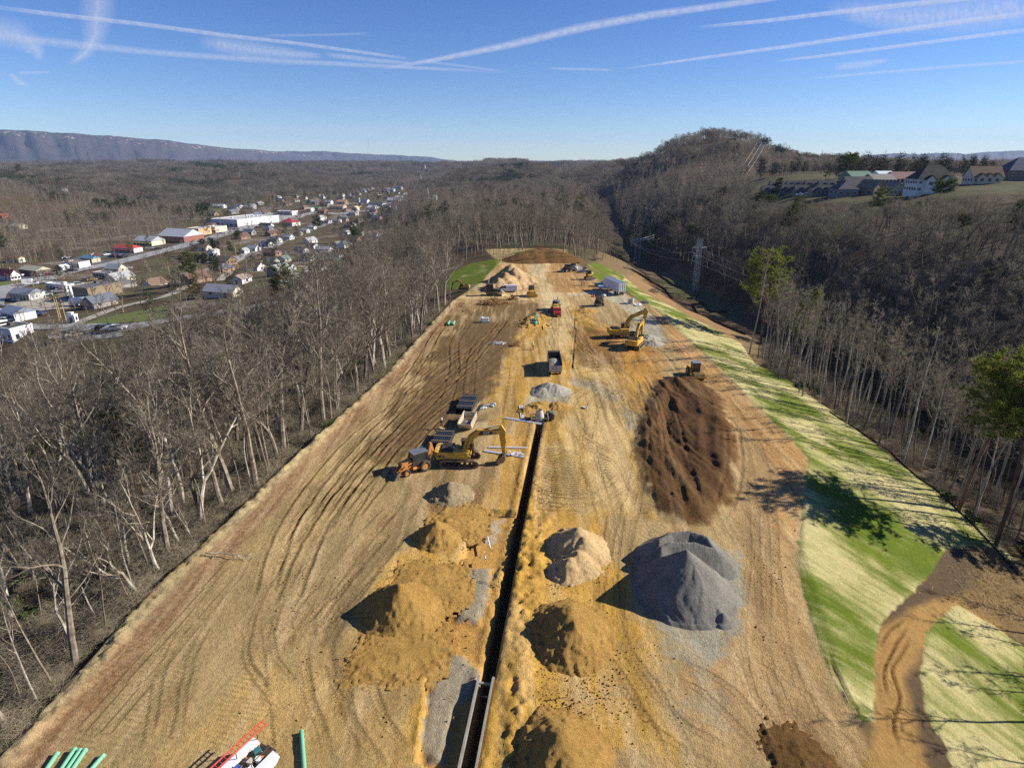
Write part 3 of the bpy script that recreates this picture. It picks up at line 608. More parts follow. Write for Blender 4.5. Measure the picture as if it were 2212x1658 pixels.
def pine(seed, Ht=18., r0=.25, clear=.45, spread=3.5, nw=16, tuft=9, size=.5, needles=8, irregular=.3):
    rng = random.Random(seed); T = TB(); C = TB()
    pth, dr, rd = limb(T, Vector((0, 0, -.5)), Vector((rng.uniform(-.03, .03), rng.uniform(-.03, .03), 1)), Ht, r0, rng, 10, 7, .025, 0, .12); n = 10
    for w in range(nw):
        f = clear + (1 - clear) * (w + .3) / nw; k = min(int(f * n), n - 1); base = pth[k].lerp(pth[k + 1], f * n - k)
        prof = math.sin(math.pi * min(1, (1.04 - f) / (1.04 - clear) * .62 + .06)) ** .7
        for b in range(rng.choice((3, 4, 5))):
            L = spread * prof * rng.uniform(1 - irregular, 1.1) + .3; a = rng.uniform(0, 6.283)
            d = Vector((math.cos(a), math.sin(a), rng.uniform(-.05, .35)))
            lp, ld, lr = limb(T, base, d, L, .03 + L * .008, rng, 4, 3, .1, .06, .3)
            for q in range(max(2, int(tuft * (L / spread)))):
                h = .35 + .7 * rng.random(); kk = min(int(h * 4), 3); p = lp[kk].lerp(lp[kk + 1], min(h * 4 - kk, 1.2)) + Vector((rng.gauss(0, 1), rng.gauss(0, 1), rng.gauss(0, .7))) * size * .45
                for z in range(needles):
                    dd = Vector((rng.gauss(0, 1), rng.gauss(0, 1), rng.gauss(.45, .8))); C.rib(p, dd, size * rng.uniform(.6, 1.2), size * .09, rng, .05)
    return T, C
def grove(seed, R_=13, n=9, h=13, tw=.11, dens=70, ever=False):
    rng = random.Random(seed); T = TB(); C = TB(); pts = []
    while len(pts) < n:
        a, q = rng.uniform(0, 6.283), R_ * math.sqrt(rng.random()); pts.append((q * math.cos(a), q * math.sin(a)))
    for x, y in pts:
        hh = h * rng.uniform(.7, 1.2); cr_ = rng.uniform(3.2, 5.4); T.tube([(x, y, -3), (x + rng.uniform(-1, 1), y + rng.uniform(-1, 1), hh * .7)], [.22, .12], 3, False)
        for i in range(dens):
            a, b = rng.uniform(0, 6.283), rng.random(); zf = rng.random() ** .6; rr = cr_ * (1 - .75 * zf ** 2.5) * math.sqrt(b); p = Vector((x + rr * math.cos(a), y + rr * math.sin(a), hh * (.3 + .68 * zf)))
            if ever: d = Vector((math.cos(a), math.sin(a), rng.uniform(-.5, .6))); C.rib(p, d, rng.uniform(1., 2.2), rng.uniform(.25, .5), rng, .1)
            else: d = Vector((math.cos(a) * .6, math.sin(a) * .6, rng.uniform(.5, 1.6))); C.rib(p, d, rng.uniform(1.4, 3.2), tw * rng.uniform(.6, 1.3), rng, .12)
    return T, C
def bush(seed, r=1.6, h=1.8, n=150, w=.012, leafy=False):
    rng = random.Random(seed); C = TB()
    for i in range(n):
        a, q = rng.uniform(0, 6.283), r * .7 * math.sqrt(rng.random()); p = Vector((q * math.cos(a), q * math.sin(a), -.1 if not leafy else rng.uniform(0, h * .7)))
        if leafy: C.rib(p, Vector((rng.gauss(0, 1), rng.gauss(0, 1), rng.gauss(.4, .8))), .3, .09, rng)
        else: m, e = C.rib(p, Vector((rng.gauss(0, .55), rng.gauss(0, .55), 1)), h * rng.uniform(.5, 1.1), w, rng, .2); C.rib(m, Vector((rng.gauss(0, 1), rng.gauss(0, 1), .5)), h * .5, w * .7, rng); C.rib(e, Vector((rng.gauss(0, 1), rng.gauss(0, 1), .1)), h * .4, w * .6, rng)
    return C
# --- kinds
BIG = [bare_tree(100 + i, 22 + (i % 3) * 1.5, .36, .33, 8.2, 13, 7, 6, 5, tw=.024, fork=(i % 2 == 0), wob=.17) for i in range(6)]
THIN = [bare_tree(200 + i, 18 + i % 3, .15, .5, 3.6, 11, 5, 5, 4, lean=(-.05, .04, .08, 0, -.1, .02)[i], tw=.02, wob=.13, bangle=(.4, .75)) for i in range(6)]
CROOK = [bare_tree(300 + i, 11 + i, .2, .3, 5.5, 8, 6, 6, 5, lean=(.35, -.3, .1)[i], tw=.02, fork=True, wob=.3) for i in range(3)]
SAP = [bare_tree(350 + i, 8.5 + i, .06, .25, 2.2, 7, 4, 4, 2, lean=.1 * (i - 1), tw=.014, wob=.16) for i in range(3)]
def meshes(L, nm, tm, cm): return [(mesh_of(nm + "_trunk", t, tm), mesh_of(nm + "_crown", c, cm)) for t, c in L]
M_BIGP = meshes(BIG, "pale_tree", SYC, TWIGP); M_BIG = meshes(BIG, "broad_tree", BARK, TWIG); M_THIN = meshes(THIN, "slender_tree", BARK, TWIG); M_THINP = meshes(THIN, "pale_slender_tree", SYC, TWIGP)
M_CROOK = meshes(CROOK, "crooked_tree", SYC, TWIGP)
PINE = [pine(400 + i, 17 + i, .24, (.48, .70, .42)[i], (4.4, 4.6, 3.2)[i], 20, 14, .55, 11) for i in range(3)]
M_PINE = meshes(PINE, "pine", PBARK, NEED); M_PINEY = meshes(PINE, "yellow_pine", PBARK, NEEDY)
def tree(ms, x, y, rz, s, label, group=None, cat="bare tree", name="bare_tree", z=None, sz=1.):
    e = empty(name, (x, y, float(H(x, y)) if z is None else z), rz, s); e.scale = (s, s, s * sz); tag(e, label, cat, group)
    for nm, me in (("trunk", ms[0]), ("crown", ms[1])):
        o = bpy.data.objects.new(nm, me); o.parent = e; link(o)
    return e
rng = random.Random(77); ALL = []      # (x, y, kind, size, individual?)
taken = {}
def free(x, y, r):
    k = (int(x // 6), int(y // 6))
    for a in (-1, 0, 1):
        for b in (-1, 0, 1):
            for q in taken.get((k[0] + a, k[1] + b), ()):
                if (q[0] - x) ** 2 + (q[1] - y) ** 2 < r * r: return False
    taken.setdefault(k, []).append((x, y)); return True
n_ind = 0
def ind(ms, u, v, s, label, group=None, rz=None, **k):
    global n_ind
    x, y, z = GT(u, v); free(x, y, .1); n_ind += 1
    return tree(ms, x, y, rng.uniform(0, 6.283) if rz is None else rz, s, label, group, **k)
# trees one can pick out
ind(M_CROOK[0], 176, 1425, 1.1, "crooked pale tree leaning left with forked top, nearest the bottom of the left wood", rz=2.6)
ind(M_CROOK[1], 312, 1292, 1.15, "low tree with a heavy trunk sprawling left over the scrub at the wood's edge", rz=.3)
ind(M_CROOK[2], 350, 1252, 1.1, "upright pale tree with twisted limbs just above the sprawling trunk", rz=1.2)
ind(M_BIGP[0], 398, 1100, 1.12, "tallest twin trunked pale tree standing over the left wood", rz=2.0)
ind(M_BIGP[2], 372, 1120, 1.0, "pale tree with spreading white limbs beside the tallest twin trunked one", rz=3.6)
ind(M_BIG[1], 617, 975, 1.08, "thick grey trunk right on the dirt edge, left of a second thick trunk", rz=1.)
ind(M_BIG[3], 650, 950, 1.02, "second thick grey trunk on the dirt edge beside the scrub gap", rz=4.)
ind(M_BIGP[4], 832, 808, 1.1, "large dark forked tree with pale upper limbs at the middle of the left dirt edge", rz=5.)
ind(M_THIN[0], 948, 655, 1.35, "left one of three tall straight trunks beside the left end of the cross road")
ind(M_THIN[3], 958, 650, 1.38, "middle one of three tall straight trunks beside the left end of the cross road")
ind(M_THIN[5], 971, 652, 1.35, "right one of three tall straight trunks beside the left end of the cross road")
ind(M_THINP[1], 1618, 765, 1.4, "pale fan topped tree just left of the round yellow green pine", rz=1.)
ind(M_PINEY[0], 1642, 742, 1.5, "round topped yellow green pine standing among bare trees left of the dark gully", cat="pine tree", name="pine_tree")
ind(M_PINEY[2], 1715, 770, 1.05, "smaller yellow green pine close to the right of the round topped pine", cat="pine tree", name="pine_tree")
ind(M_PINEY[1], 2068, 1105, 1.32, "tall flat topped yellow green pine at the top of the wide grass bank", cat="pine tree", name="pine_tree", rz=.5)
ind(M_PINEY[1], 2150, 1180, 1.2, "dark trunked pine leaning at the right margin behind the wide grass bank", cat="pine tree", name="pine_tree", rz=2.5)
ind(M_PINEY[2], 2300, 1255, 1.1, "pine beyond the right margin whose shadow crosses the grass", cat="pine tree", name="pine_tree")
# --- where woods grow
def inpoly(x, y, P):
    return sdf(np.atleast_1d(np.asarray(x, float)), np.atleast_1d(np.asarray(y, float)), P) 
SITEP = PADP
GP = [[GT(u, v)[:2] for u, v in q] for q in ([(1722, 1130), (1730, 1270), (1800, 1480), (1862, 1600), (1870, 1700), (2500, 1800), (2500, 1400), (2200, 1225), (2060, 1100), (1820, 905), (1615, 775), (1500, 690), (1310, 570), (1260, 560), (1200, 700)],
      [(950, 590), (1090, 545), (1170, 530), (1100, 640), (960, 650)])]
TOWN = [GT(u, v)[:2] for u, v in ((-500, 900), (0, 835), (330, 805), (560, 735), (700, 660), (800, 600), (838, 520), (850, 460), (900, 420), (915, 380), (890, 378), (820, 405), (700, 425), (600, 425), (540, 448), (440, 450), (400, 500), (330, 520), (240, 545), (120, 565), (0, 585), (-400, 610))]
HOUSES = [GT(u, v)[:2] for u, v in ((1635, 418), (1800, 432), (1900, 430), (2020, 430), (2130, 412), (2300, 400), (2300, 372), (2050, 385), (1900, 398), (1640, 398))]
LOTS = [[GT(u, v)[:2] for u, v in q] for q in ([(500, 470), (560, 452), (600, 456), (540, 478)], [(0, 590), (130, 600), (60, 640), (0, 650)])]
CORR = [(66, 250), (90, 250), (80, 345), (122, 800), (112, 800), (66, 345)]
CUT2 = [GT(u, v)[:2] for u, v in ((1626, 336), (1648, 336), (1606, 425), (1584, 425))]
CUT = [GT(u, v)[:2] for u, v in ((1290, 385), (1308, 385), (1352, 540), (1300, 540))]
def woods(x, y):
    x = np.asarray(x, float); y = np.asarray(y, float); ok = sdf(x, y, SITEP) < -.6
    for P in GP: ok &= sdf(x, y, P) < -.5
    for P in (HOUSES, CORR, CUT, CUT2, low): ok &= sdf(x, y, P) < 0
    return ok, sdf(x, y, TOWN)
nr = np.random.default_rng(5)
def jitter(x0, x1, y0, y1, st):
    X, Y = np.meshgrid(np.arange(x0, x1, st), np.arange(y0, y1, st)); X = X + nr.uniform(-.5, .5, X.shape) * st; Y = Y + nr.uniform(-.5, .5, X.shape) * st
    return X.ravel(), Y.ravel()
def infov(x, y, m=1.1, z=None):
    u, v, d = proj(x, y, H(x, y) + 12 if z is None else z); return (d > 20) & (abs(u - CU) < CU * m) & (v > 200) & (v < 2000)
cand = []
x, y = jitter(-250, 260, 14, 420, 4.6); ok, t = woods(x, y); ok &= t < 0; ok &= infov(x, y, 1.12)
x, y = x[ok], y[ok]; rad = np.hypot(x, y)
# right and left fronts are denser rows of stems
ex, ey = [], []
for yy in np.arange(24, 178, 1.5): ex.append(XL(yy) - rng.uniform(1.2, 6)); ey.append(yy + rng.uniform(-.7, .7))
RT = [GT(u, v)[:2] for u, v in ((1600, 772), (1650, 800), (1720, 850), (1820, 915), (1940, 1005), (2060, 1105), (2160, 1180), (2260, 1240), (2420, 1330))]
for (ax, ay), (bx, by) in zip(RT, RT[1:]):
    L = math.hypot(bx - ax, by - ay)
    for q in np.arange(0, L, .8):
        f = q / L; o = rng.uniform(.8, 15); ex.append(ax + (bx - ax) * f + o * .8 + rng.uniform(-.5, .5)); ey.append(ay + (by - ay) * f + o * .5)
for u in range(985, 1340, 8): X_, Y_, _ = GT(u, 528 + rng.uniform(-6, 8) + abs(u - 1170) * .22); ex.append(X_); ey.append(Y_ + rng.uniform(0, 10))
px = np.concatenate([np.array(ex), x]); py = np.concatenate([np.array(ey), y]); keep = [i for i in range(len(px)) if free(px[i], py[i], 1.1 if i < len(ex) else (4.6 if px[i] < 0 else 3.3))]
kk_ = [i for i in range(len(keep)) if not (px[keep[i]] > 8 and py[keep[i]] < 40) and not (px[keep[i]] > 30 and py[keep[i]] < 66 and px[keep[i]] < .87 * proj(0, py[keep[i]], 0)[2] + 6)]; keep = [keep[i] for i in kk_]
px, py = px[keep], py[keep]; front = np.array([i < len(ex) for i in keep]); pu, pv, pd = proj(px, py, H(px, py)); siz = 20 / pd * (1 + .8 * front)
siz = siz * np.where((px < 0) & (XL(py) - px > 45), .75, 1); order = np.argsort(-siz)
SHT = []
for k in range(11):
    yy = 22 + k * 3.1 + rng.uniform(-1, 1); X_ = 46.
    for _ in range(6): X_ = .87 * proj(0, yy, float(H(X_, yy)))[2] + 5.5
    X_ += rng.uniform(0, 9); n_ind += 1; tree(M_THIN[k % 6], X_, yy, rng.uniform(0, 6), rng.uniform(.95, 1.25), "bare tree beyond the right margin whose long shadow crosses the grass", "trees casting shadows from beyond the right margin")
IND = 283; gnear = []; evn = []
GL = {'L': ("bare grey tree in the left wood along the dirt edge", "bare trees of the left wood"), 'R': ("slender bare tree in the row beyond the right grass bank", "slender trees beyond the grass bank"),
      'B': ("bare tree in the wood behind the brown mound", "bare trees behind the mound"), 'G': ("bare tree on the shaded slope across the gully", "bare trees across the gully")}
BL = [(34, "at the lower left corner"), (42, "level with the lowest ochre heap"), (50, "level with the largest left heap"), (58, "level with the grey ramp"), (66, "level with the smaller left heap"), (74, "level with the stony heap"), (82, "level with the backhoe"), (90, "level with the gravel skip"), (98, "level with the black pipes"), (108, "level with the concrete riser"), (118, "level with the dump truck"), (132, "level with the walker in vest"), (146, "level with the white debris"), (160, "level with the small generator"), (178, "level with the stump heap"), (999, "beside the left green bank")]
BR = [(66, "behind the flat topped pine"), (74, "beside the flat topped pine"), (82, "just up from the flat pine"), (90, "by the road's tree shadow"), (98, "level with the brown soil"), (106, "level with the roller"), (116, "just up from the roller"), (126, "level with the right excavators"), (136, "below the round topped pine"), (150, "beside the round topped pine"), (999, "beyond the round topped pine")]
def tree_label(side, kind, j, X_, Y_, s):
    sz = "small" if s < .7 else "medium" if s < .85 else "tall" if s < 1.02 else "very tall"; kd = {'thin': "grey slender", 'thinp': "pale slender", 'big': "grey broad", 'bigp': "pale broad", 'crook': "crooked pale"}[kind]
    if side == 'L': d = XL(Y_) - X_; b = next(t for y, t in BL if Y_ < y)
    elif side == 'R': d = X_ - np.interp(Y_, [p[1] for p in RT][::-1], [p[0] for p in RT][::-1]); b = next(t for y, t in BR if Y_ < y)
    elif side == 'B': u = proj(X_, Y_, 0)[0]; return "%s %s bare tree behind the mound, above %s" % (sz, kd, "the left green bank" if u < 1040 else "the tan heap" if u < 1110 else "the mound's left half" if u < 1170 else "the mound's right half" if u < 1240 else "the right green banks")
    else: u, v, _ = proj(X_, Y_, float(H(X_, Y_)) + 8); return "%s %s bare tree on gully slope, %s, %s" % (sz, kd, "low" if v > 620 else "midway" if v > 520 else "high", "behind the pylon" if u < 1600 else "behind the round topped pine" if u < 1800 else "below the mansion" if u < 2050 else "below the brown roofed house")
    e = "on the edge" if d < 2.5 else "just inside" if d < 5 else "second rank" if d < 8 else "third rank" if d < 12 else "fourth rank" if d < 17 else "deep inside" if d < 26 else "far inside"
    return "%s %s bare tree %s, %s wood, %s" % (sz, kd, e, "left" if side == 'L' else "right", b)
def below_lots(x, y, s, hgt):
    z = float(H(x, y)); u, v, d = proj(x, y, z + hgt * s)
    if 1630 < u < 2330 and x > 90 and y < 560:
        lim = 436 if u < 1830 else 432 if u < 1960 else 428
        while s > .3 and proj(x, y, z + hgt * s)[1] < lim: s *= .93
        if s <= .3: return 0
    return s
for cnt, i in enumerate(order):
    X_, Y_ = float(px[i]), float(py[i]); right = X_ > 40; rz = rng.uniform(0, 6.283); side = 'L' if X_ < 5 and Y_ < 240 else ('R' if X_ < 78 and Y_ < 240 else ('B' if X_ < 60 else 'G'))
    edge = front[i]; e = rng.random()
    if side == 'R': s = rng.uniform(.85, 1.3); kind = ('thin' if e < .55 else 'thinp')
    elif side == 'L': kind = ('thin' if e < .42 else 'thinp' if e < .5 else 'big' if e < .74 else 'bigp' if e < .95 else 'crook') if edge or XL(Y_) - X_ < 30 else ('thin' if e < .3 else 'big' if e < .75 else 'bigp'); s = rng.uniform(.75, 1.15) * (.72 if Y_ < 62 else 1 if Y_ < 95 else .8) * (1.15 if kind in ('big', 'bigp') else .9)
    elif side == 'B': kind = 'thin' if e < .7 else 'thinp' if e < .85 else 'big'; s = rng.uniform(.8, 1.1)
    else: kind = 'big' if e < .6 else 'thin'; s = rng.uniform(.6, .9)
    s = below_lots(X_, Y_, s, 21)
    if s == 0: continue
    if rng.random() < (.03 if side != 'B' else 0) and not edge: evn.append((X_, Y_, rz, rng.uniform(.6, .95))); continue
    if n_ind < 300 and siz[i] > 0:
        n_ind += 1; S = {'thin': M_THIN, 'thinp': M_THINP, 'big': M_BIG, 'bigp': M_BIGP, 'crook': M_CROOK}[kind]; j = rng.randrange(len(S)); tree(S[j], X_, Y_, rz, s, tree_label(side, kind, j, X_, Y_, s), GL[side][1])
    else: gnear.append((X_, Y_, rz, s, {'thin': 0, 'thinp': 1, 'big': 2, 'bigp': 3, 'crook': 3}[kind] * 3 + rng.randrange(3)))
# --- woods nobody could count: one object each, instances on points
def scatter(name, pts, protos, label, kind="stuff", cat=None):
    """pts rows: x, y, z, rz, s, index"""
    coll = bpy.data.collections.new(name + "_kinds")
    for i, me in enumerate(protos): coll.objects.link(bpy.data.objects.new("%s_kind_%02d" % (name, i), me))
    a = np.array(pts, float); me = bpy.data.meshes.new(name); me.vertices.add(len(a)); me.vertices.foreach_set("co", a[:, :3].astype(np.float32).ravel())
    for nm, k in (("rz", 3), ("sc", 4)):
        at = me.attributes.new(nm, 'FLOAT', 'POINT'); at.data.foreach_set("value", a[:, k].astype(np.float32))
    at = me.attributes.new("pick", 'INT', 'POINT'); at.data.foreach_set("value", a[:, 5].astype(np.int32))
    o = link(bpy.data.objects.new(name, me)); g = bpy.data.node_groups.new(name, 'GeometryNodeTree')
    g.interface.new_socket("Geometry", in_out='INPUT', socket_type='NodeSocketGeometry'); g.interface.new_socket("Geometry", in_out='OUTPUT', socket_type='NodeSocketGeometry')
    N = lambda t: g.nodes.new(t); gi, go = N("NodeGroupInput"), N("NodeGroupOutput"); iop = N("GeometryNodeInstanceOnPoints"); ci = N("GeometryNodeCollectionInfo")
    ci.inputs["Collection"].default_value = coll; ci.inputs["Separate Children"].default_value = True; ci.inputs["Reset Children"].default_value = True
    def at_(nm, dt):
        q = N("GeometryNodeInputNamedAttribute"); q.data_type = dt; q.inputs[0].default_value = nm; return next(s for s in q.outputs if s.enabled and s.name == "Attribute")
    cx = N("ShaderNodeCombineXYZ"); L = g.links.new; L(at_("rz", 'FLOAT'), cx.inputs[2]); e2 = N("FunctionNodeEulerToRotation"); L(cx.outputs[0], e2.inputs[0])
    L(gi.outputs[0], iop.inputs["Points"]); L(ci.outputs[0], iop.inputs["Instance"]); iop.inputs["Pick Instance"].default_value = True
    L(at_("pick", 'INT'), iop.inputs["Instance Index"]); L(e2.outputs[0], iop.inputs["Rotation"]); L(at_("sc", 'FLOAT'), iop.inputs["Scale"]); L(iop.outputs[0], go.inputs[0])
    md = o.modifiers.new("scatter", 'NODES'); md.node_group = g; tag(o, label, cat, None, kind); return o
FARP = [merged("mid_tree", *bare_tree(500 + i, 15 + i, .2, .3, 5.4, 9, 4, 4, 2, tw=.06, wob=.16), BARK, TWIGM) for i in range(4)]
TOWNP = [merged("town_tree", *bare_tree(560 + i, 15 + i, .26, .25, 6., 9, 4, 4, 2, tw=.12, wob=.16), BARK, TWIGM) for i in range(4)]
PFAR = [merged("mid_pine", *pine(520 + i, 14 + 2 * i, .22, .3, 3.4, 9, 6, 1.0, 6), PBARK, NEEDF) for i in range(3)]
GROV = [merged("grove", *grove(540 + i), BARK, TWIGD) for i in range(4)]; GROVE_ = [merged("pine_grove", *grove(550 + i, 10, 6, 13, ever=True, dens=55), PBARK, NEEDF) for i in range(3)]
NEARP = []
for S, tm, cm in ((THIN, BARK, TWIG), (THIN, SYC, TWIGP), (BIG, BARK, TWIG), (BIG, SYC, TWIGP)):
    for j in range(3): NEARP.append(merged("wood_tree", *S[j], tm, cm))
WOODP = [(a, b, float(H(a, b)), rz, s, k) for a, b, rz, s, k in gnear]
x, y = jitter(-700, 700, 400, 900, 8.5); ok, t = woods(x, y); ok &= (t < 0) & infov(x, y, 1.08)
ev = fbm(x / 60, y / 60, 3, 41); ht = ((x - 325) / 90) ** 2 + ((y - 985) / 110) ** 2
E1 = []; M1 = []
for X_, Y_, e in zip(x[ok], y[ok], ev[ok]): (E1 if e > .42 and rng.random() < .7 else M1).append((X_, Y_))
x, y = jitter(-420, -200, 150, 420, 8.5); ok, t = woods(x, y); ok &= (t < 0) & infov(x, y, 1.08); M1 += list(zip(x[ok], y[ok])); x, y = jitter(260, 420, 60, 420, 8.5); ok, t = woods(x, y); ok &= infov(x, y, 1.08); M1 += list(zip(x[ok], y[ok]))
for X_, Y_ in M1:
    s = below_lots(X_, Y_, rng.uniform(.75, 1.15), 17)
    if s: WOODP.append((X_, Y_, float(H(X_, Y_)), rng.uniform(0, 6.28), s, 12 + rng.randrange(4)))
x, y = jitter(-2600, 2600, 860, 2600, 17); ok, t = woods(x, y); ok &= (t < 0) & infov(x, y, 1.06); hh = H(x, y); ev = fbm(x / 110, y / 110, 3, 42) + .5 * np.exp(-((x - 325) / 75) ** 2 - ((y - 960) / 75) ** 2)
fp = []; ep = []
for X_, Y_, z, e in zip(x[ok], y[ok], hh[ok], ev[ok]):
    q = (X_, Y_, z, rng.uniform(0, 6.28), rng.uniform(.75, 1.05)); (ep.append(q + (3 + rng.randrange(3),)) if e > .31 else fp.append(q + (16 + rng.randrange(4),)))
x, y = jitter(-6500, 6500, 2600, 5600, 36); ok = infov(x, y, 1.05); hh = H(x, y); ev = fbm(x / 200, y / 200, 3, 43)
for X_, Y_, z, e in zip(x[ok], y[ok], hh[ok], ev[ok]):
    q = (X_, Y_, z, rng.uniform(0, 6.28), rng.uniform(1.3, 1.8)); (ep.append(q + (3 + rng.randrange(3),)) if e > .34 else fp.append(q + (16 + rng.randrange(4),)))
# scattered trees in the town
tx, ty = jitter(-560, -60, 180, 1700, 12); tt = sdf(tx, ty, TOWN); RDX = -300
TT = [(a, b) for a, b, t in zip(tx, ty, tt) if t > 0]
# ---------------------------------------------------------------- MATERIALS FOR BUILT THINGS
YLW = pmat("machine_yellow", srgb(222, 172, 48), .5, dirt=.35); BLK = pmat("black_parts", srgb(28, 28, 30), .6, dirt=.18); STL = pmat("worn_steel", srgb(128, 122, 112), .5, .5, dirt=.4)
TRK = pmat("track_steel", srgb(88, 74, 58), .75, .2, dirt=.7); GLS = pmat("dark_glass", srgb(36, 46, 52), .08, dirt=.06, spec=.8); RUB = pmat("tyre_rubber", srgb(34, 33, 32), .9, dirt=.35)
ORN = pmat("machine_orange", srgb(216, 140, 62), .5, dirt=.35); WHT = pmat("white_paint", srgb(232, 232, 228), .4, dirt=.08); CHR = pmat("cylinder_rod", srgb(200, 200, 205), .2, .9, dirt=.1)
CON = pmat("concrete", srgb(190, 184, 172), .9, dirt=.15); PVC = pmat("white_pipe", srgb(222, 222, 228), .35, dirt=.08); GPV = pmat("green_pipe", srgb(112, 176, 142), .4, dirt=.08)
BPI = pmat("black_pipe", srgb(30, 34, 44), .3, dirt=.1, dirtcol=(.1, .09, .07, 1)); REDP = pmat("red_paint", srgb(170, 30, 44), .35, dirt=.12); TEAL = pmat("teal_paint", srgb(20, 110, 118), .35, dirt=.12)
GRM = pmat("green_machine", srgb(60, 160, 140), .5, dirt=.2); LAD = pmat("ladder_red", srgb(214, 78, 66), .5, dirt=.1); ALU = pmat("aluminium", srgb(176, 178, 178), .35, .7, dirt=.2); BOXG = pmat("trench_box_paint", srgb(168, 168, 158), .5, .3, dirt=.45)
WOOD = pmat("timber", srgb(176, 146, 102), .85, dirt=.2); CARP = pmat("car_paint", srgb(128, 128, 128), .3, dirt=.05, spec=.6, tint=True); BED = pmat("bed_paint", srgb(205, 196, 176), .6, dirt=.45); SKIN = pmat("skin", srgb(196, 140, 110), .6, dirt=0)
HIV = pmat("safety_vest", srgb(214, 206, 110), .7, dirt=.1); JEAN = pmat("jeans", srgb(52, 60, 82), .9, dirt=.2); NAVY = pmat("dark_jacket", srgb(30, 34, 52), .9, dirt=.1); TANC = pmat("tan_trousers", srgb(150, 110, 68), .9, dirt=.2); PINK = pmat("paint_pink", srgb(226, 90, 96), .6, dirt=.1)
def heapm(name, c1, c2, bs=.5, sc=3.):
    t = NT(name); co = t.n("TexCoord").outputs["Object"]; n1 = t.noise(sc, 5, co, .65); n2 = t.noise(sc * 7, 3, co, .7); n3 = t.noise(.5, 3, co)
    k = t.math('ADD', t.math('MULTIPLY', n1, .4), t.math('ADD', t.math('MULTIPLY', n2, .35), t.math('MULTIPLY', n3, .35)))
    t.l(t.ramp(k, [(.38, c1), (.72, c2)]), t.b.inputs["Base Color"]); t.b.inputs["Roughness"].default_value = .95; t.b.inputs["Specular IOR Level"].default_value = .1
    t.bump(t.math('ADD', n1, t.math('MULTIPLY', n2, .8)), bs, .3 if bs > .7 else .15); return t.m
HY = heapm("yellow_dirt", srgb(160, 120, 58), srgb(216, 172, 98), 1.); HP = heapm("pale_dirt", srgb(184, 150, 100), srgb(226, 194, 144), .8); HT = heapm("rocky_tan", srgb(146, 126, 90), srgb(198, 176, 136), 1.)
HG = heapm("grey_gravel", srgb(84, 80, 72), srgb(148, 143, 132), .6, 5); HL = heapm("pale_gravel", srgb(128, 122, 108), srgb(176, 168, 150), .35, 6); HB = heapm("brown_soil", srgb(88, 64, 34), srgb(132, 98, 56), .8); HF = heapm("tan_spoil", srgb(160, 132, 92), srgb(206, 174, 130), .9, 1.5)
def heap(name, label, cones, mat, seed, rough=.12, slope=.62, cell=.14, gully=0., clod=.09, group=None, blunt=.25, base=0.):
    """a tipped heap: the hull of several cones (x, y, height), roughened"""
    cs = np.array(cones, float); m = cs[:, 2].max() / slope + 1.2
    x0, x1, y0, y1 = cs[:, 0].min() - m, cs[:, 0].max() + m, cs[:, 1].min() - m, cs[:, 1].max() + m
    X, Y = np.meshgrid(np.arange(x0, x1, cell), np.arange(y0, y1, cell)); w = 1.2 * cs[:, 2].max() * .12
    zz = np.full(X.shape, -9.)
    for cx, cy, h in cs:
        r = np.hypot(X - cx, Y - cy); a = np.arctan2(Y - cy, X - cx)
        q = h - slope * (np.sqrt(r * r + blunt ** 2) - blunt) * (1 + .12 * vn(a * 2.2 + 9, a * 0, seed + 3)) + gully * (fbm((a + .25 * np.sin(r * 1.3 + seed)) * 3.1 + 20, r * .12, 3, seed)) * np.minimum(r, h) * 1.3
        zz = np.maximum(zz, q)
    zz = zz + rough * fbm(X / 1.1, Y / 1.1, 4, seed) + clod * (ss(.55, .8, vn(X / .28, Y / .28, seed + 8)) + ss(.6, .85, vn(X / .5, Y / .5, seed + 9)) * 1.2) * (1.4 - np.clip(zz / cs[:, 2].max(), 0, 1))
    foot = ss(-.5, .35, zz); zz = np.where(zz < .35, -.25 + foot * .55, zz)
    k = zz > -.2; kk = k[:-1, :-1] & k[1:, :-1] & k[:-1, 1:] & k[1:, 1:]
    r, c = np.nonzero(kk); n = X.shape[1]; a = r * n + c; q = np.stack([a, a + 1, a + n + 1, a + n], 1); ids, inv = np.unique(q.ravel(), return_inverse=True)
    cx, cy = cs[0, 0], cs[0, 1]
    co = np.stack([X.ravel()[ids] - cx, Y.ravel()[ids] - cy, zz.ravel()[ids]], 1)
    me = bpy.data.meshes.new(name); me.from_pydata(co.tolist(), [], inv.reshape(-1, 4).tolist()); me.polygons.foreach_set("use_smooth", [True] * len(me.polygons)); me.materials.append(mat)
    o = link(bpy.data.objects.new(name, me)); o.location = (cx, cy, base); return tag(o, label, "heap" if "gravel" not in name else "gravel heap", group)
def dense(c, n=5):
    o = []
    for a, b in zip(c, c[1:]): o += [tuple(a[k] + (b[k] - a[k]) * i / n for k in range(3)) for i in range(n)]
    return o + [c[-1]]
def C3(*pts, h): return [(*G(u, v, hh), hh) for (u, v), hh in zip(pts, h)]
heap("dirt_heap", "conical yellow dirt heap left of the grey ramp, largest of the left heaps", C3((862, 1262), (888, 1296), h=(3.0, 2.0)), HY, 1, .13, .78, blunt=.12)
heap("dirt_heap", "smaller yellow dirt heap just above the largest left heap", C3((942, 1126), (958, 1142), h=(2.1, 1.5)), HY, 2, .13, .8, blunt=.12)
heap("dirt_heap", "stony grey tan heap behind the two yellow heaps, below the excavator tracks", C3((972, 1040), (985, 1046), (955, 1056), h=(1.9, 1.5, .9)), HT, 3, .16, .72, clod=.09, blunt=.15)
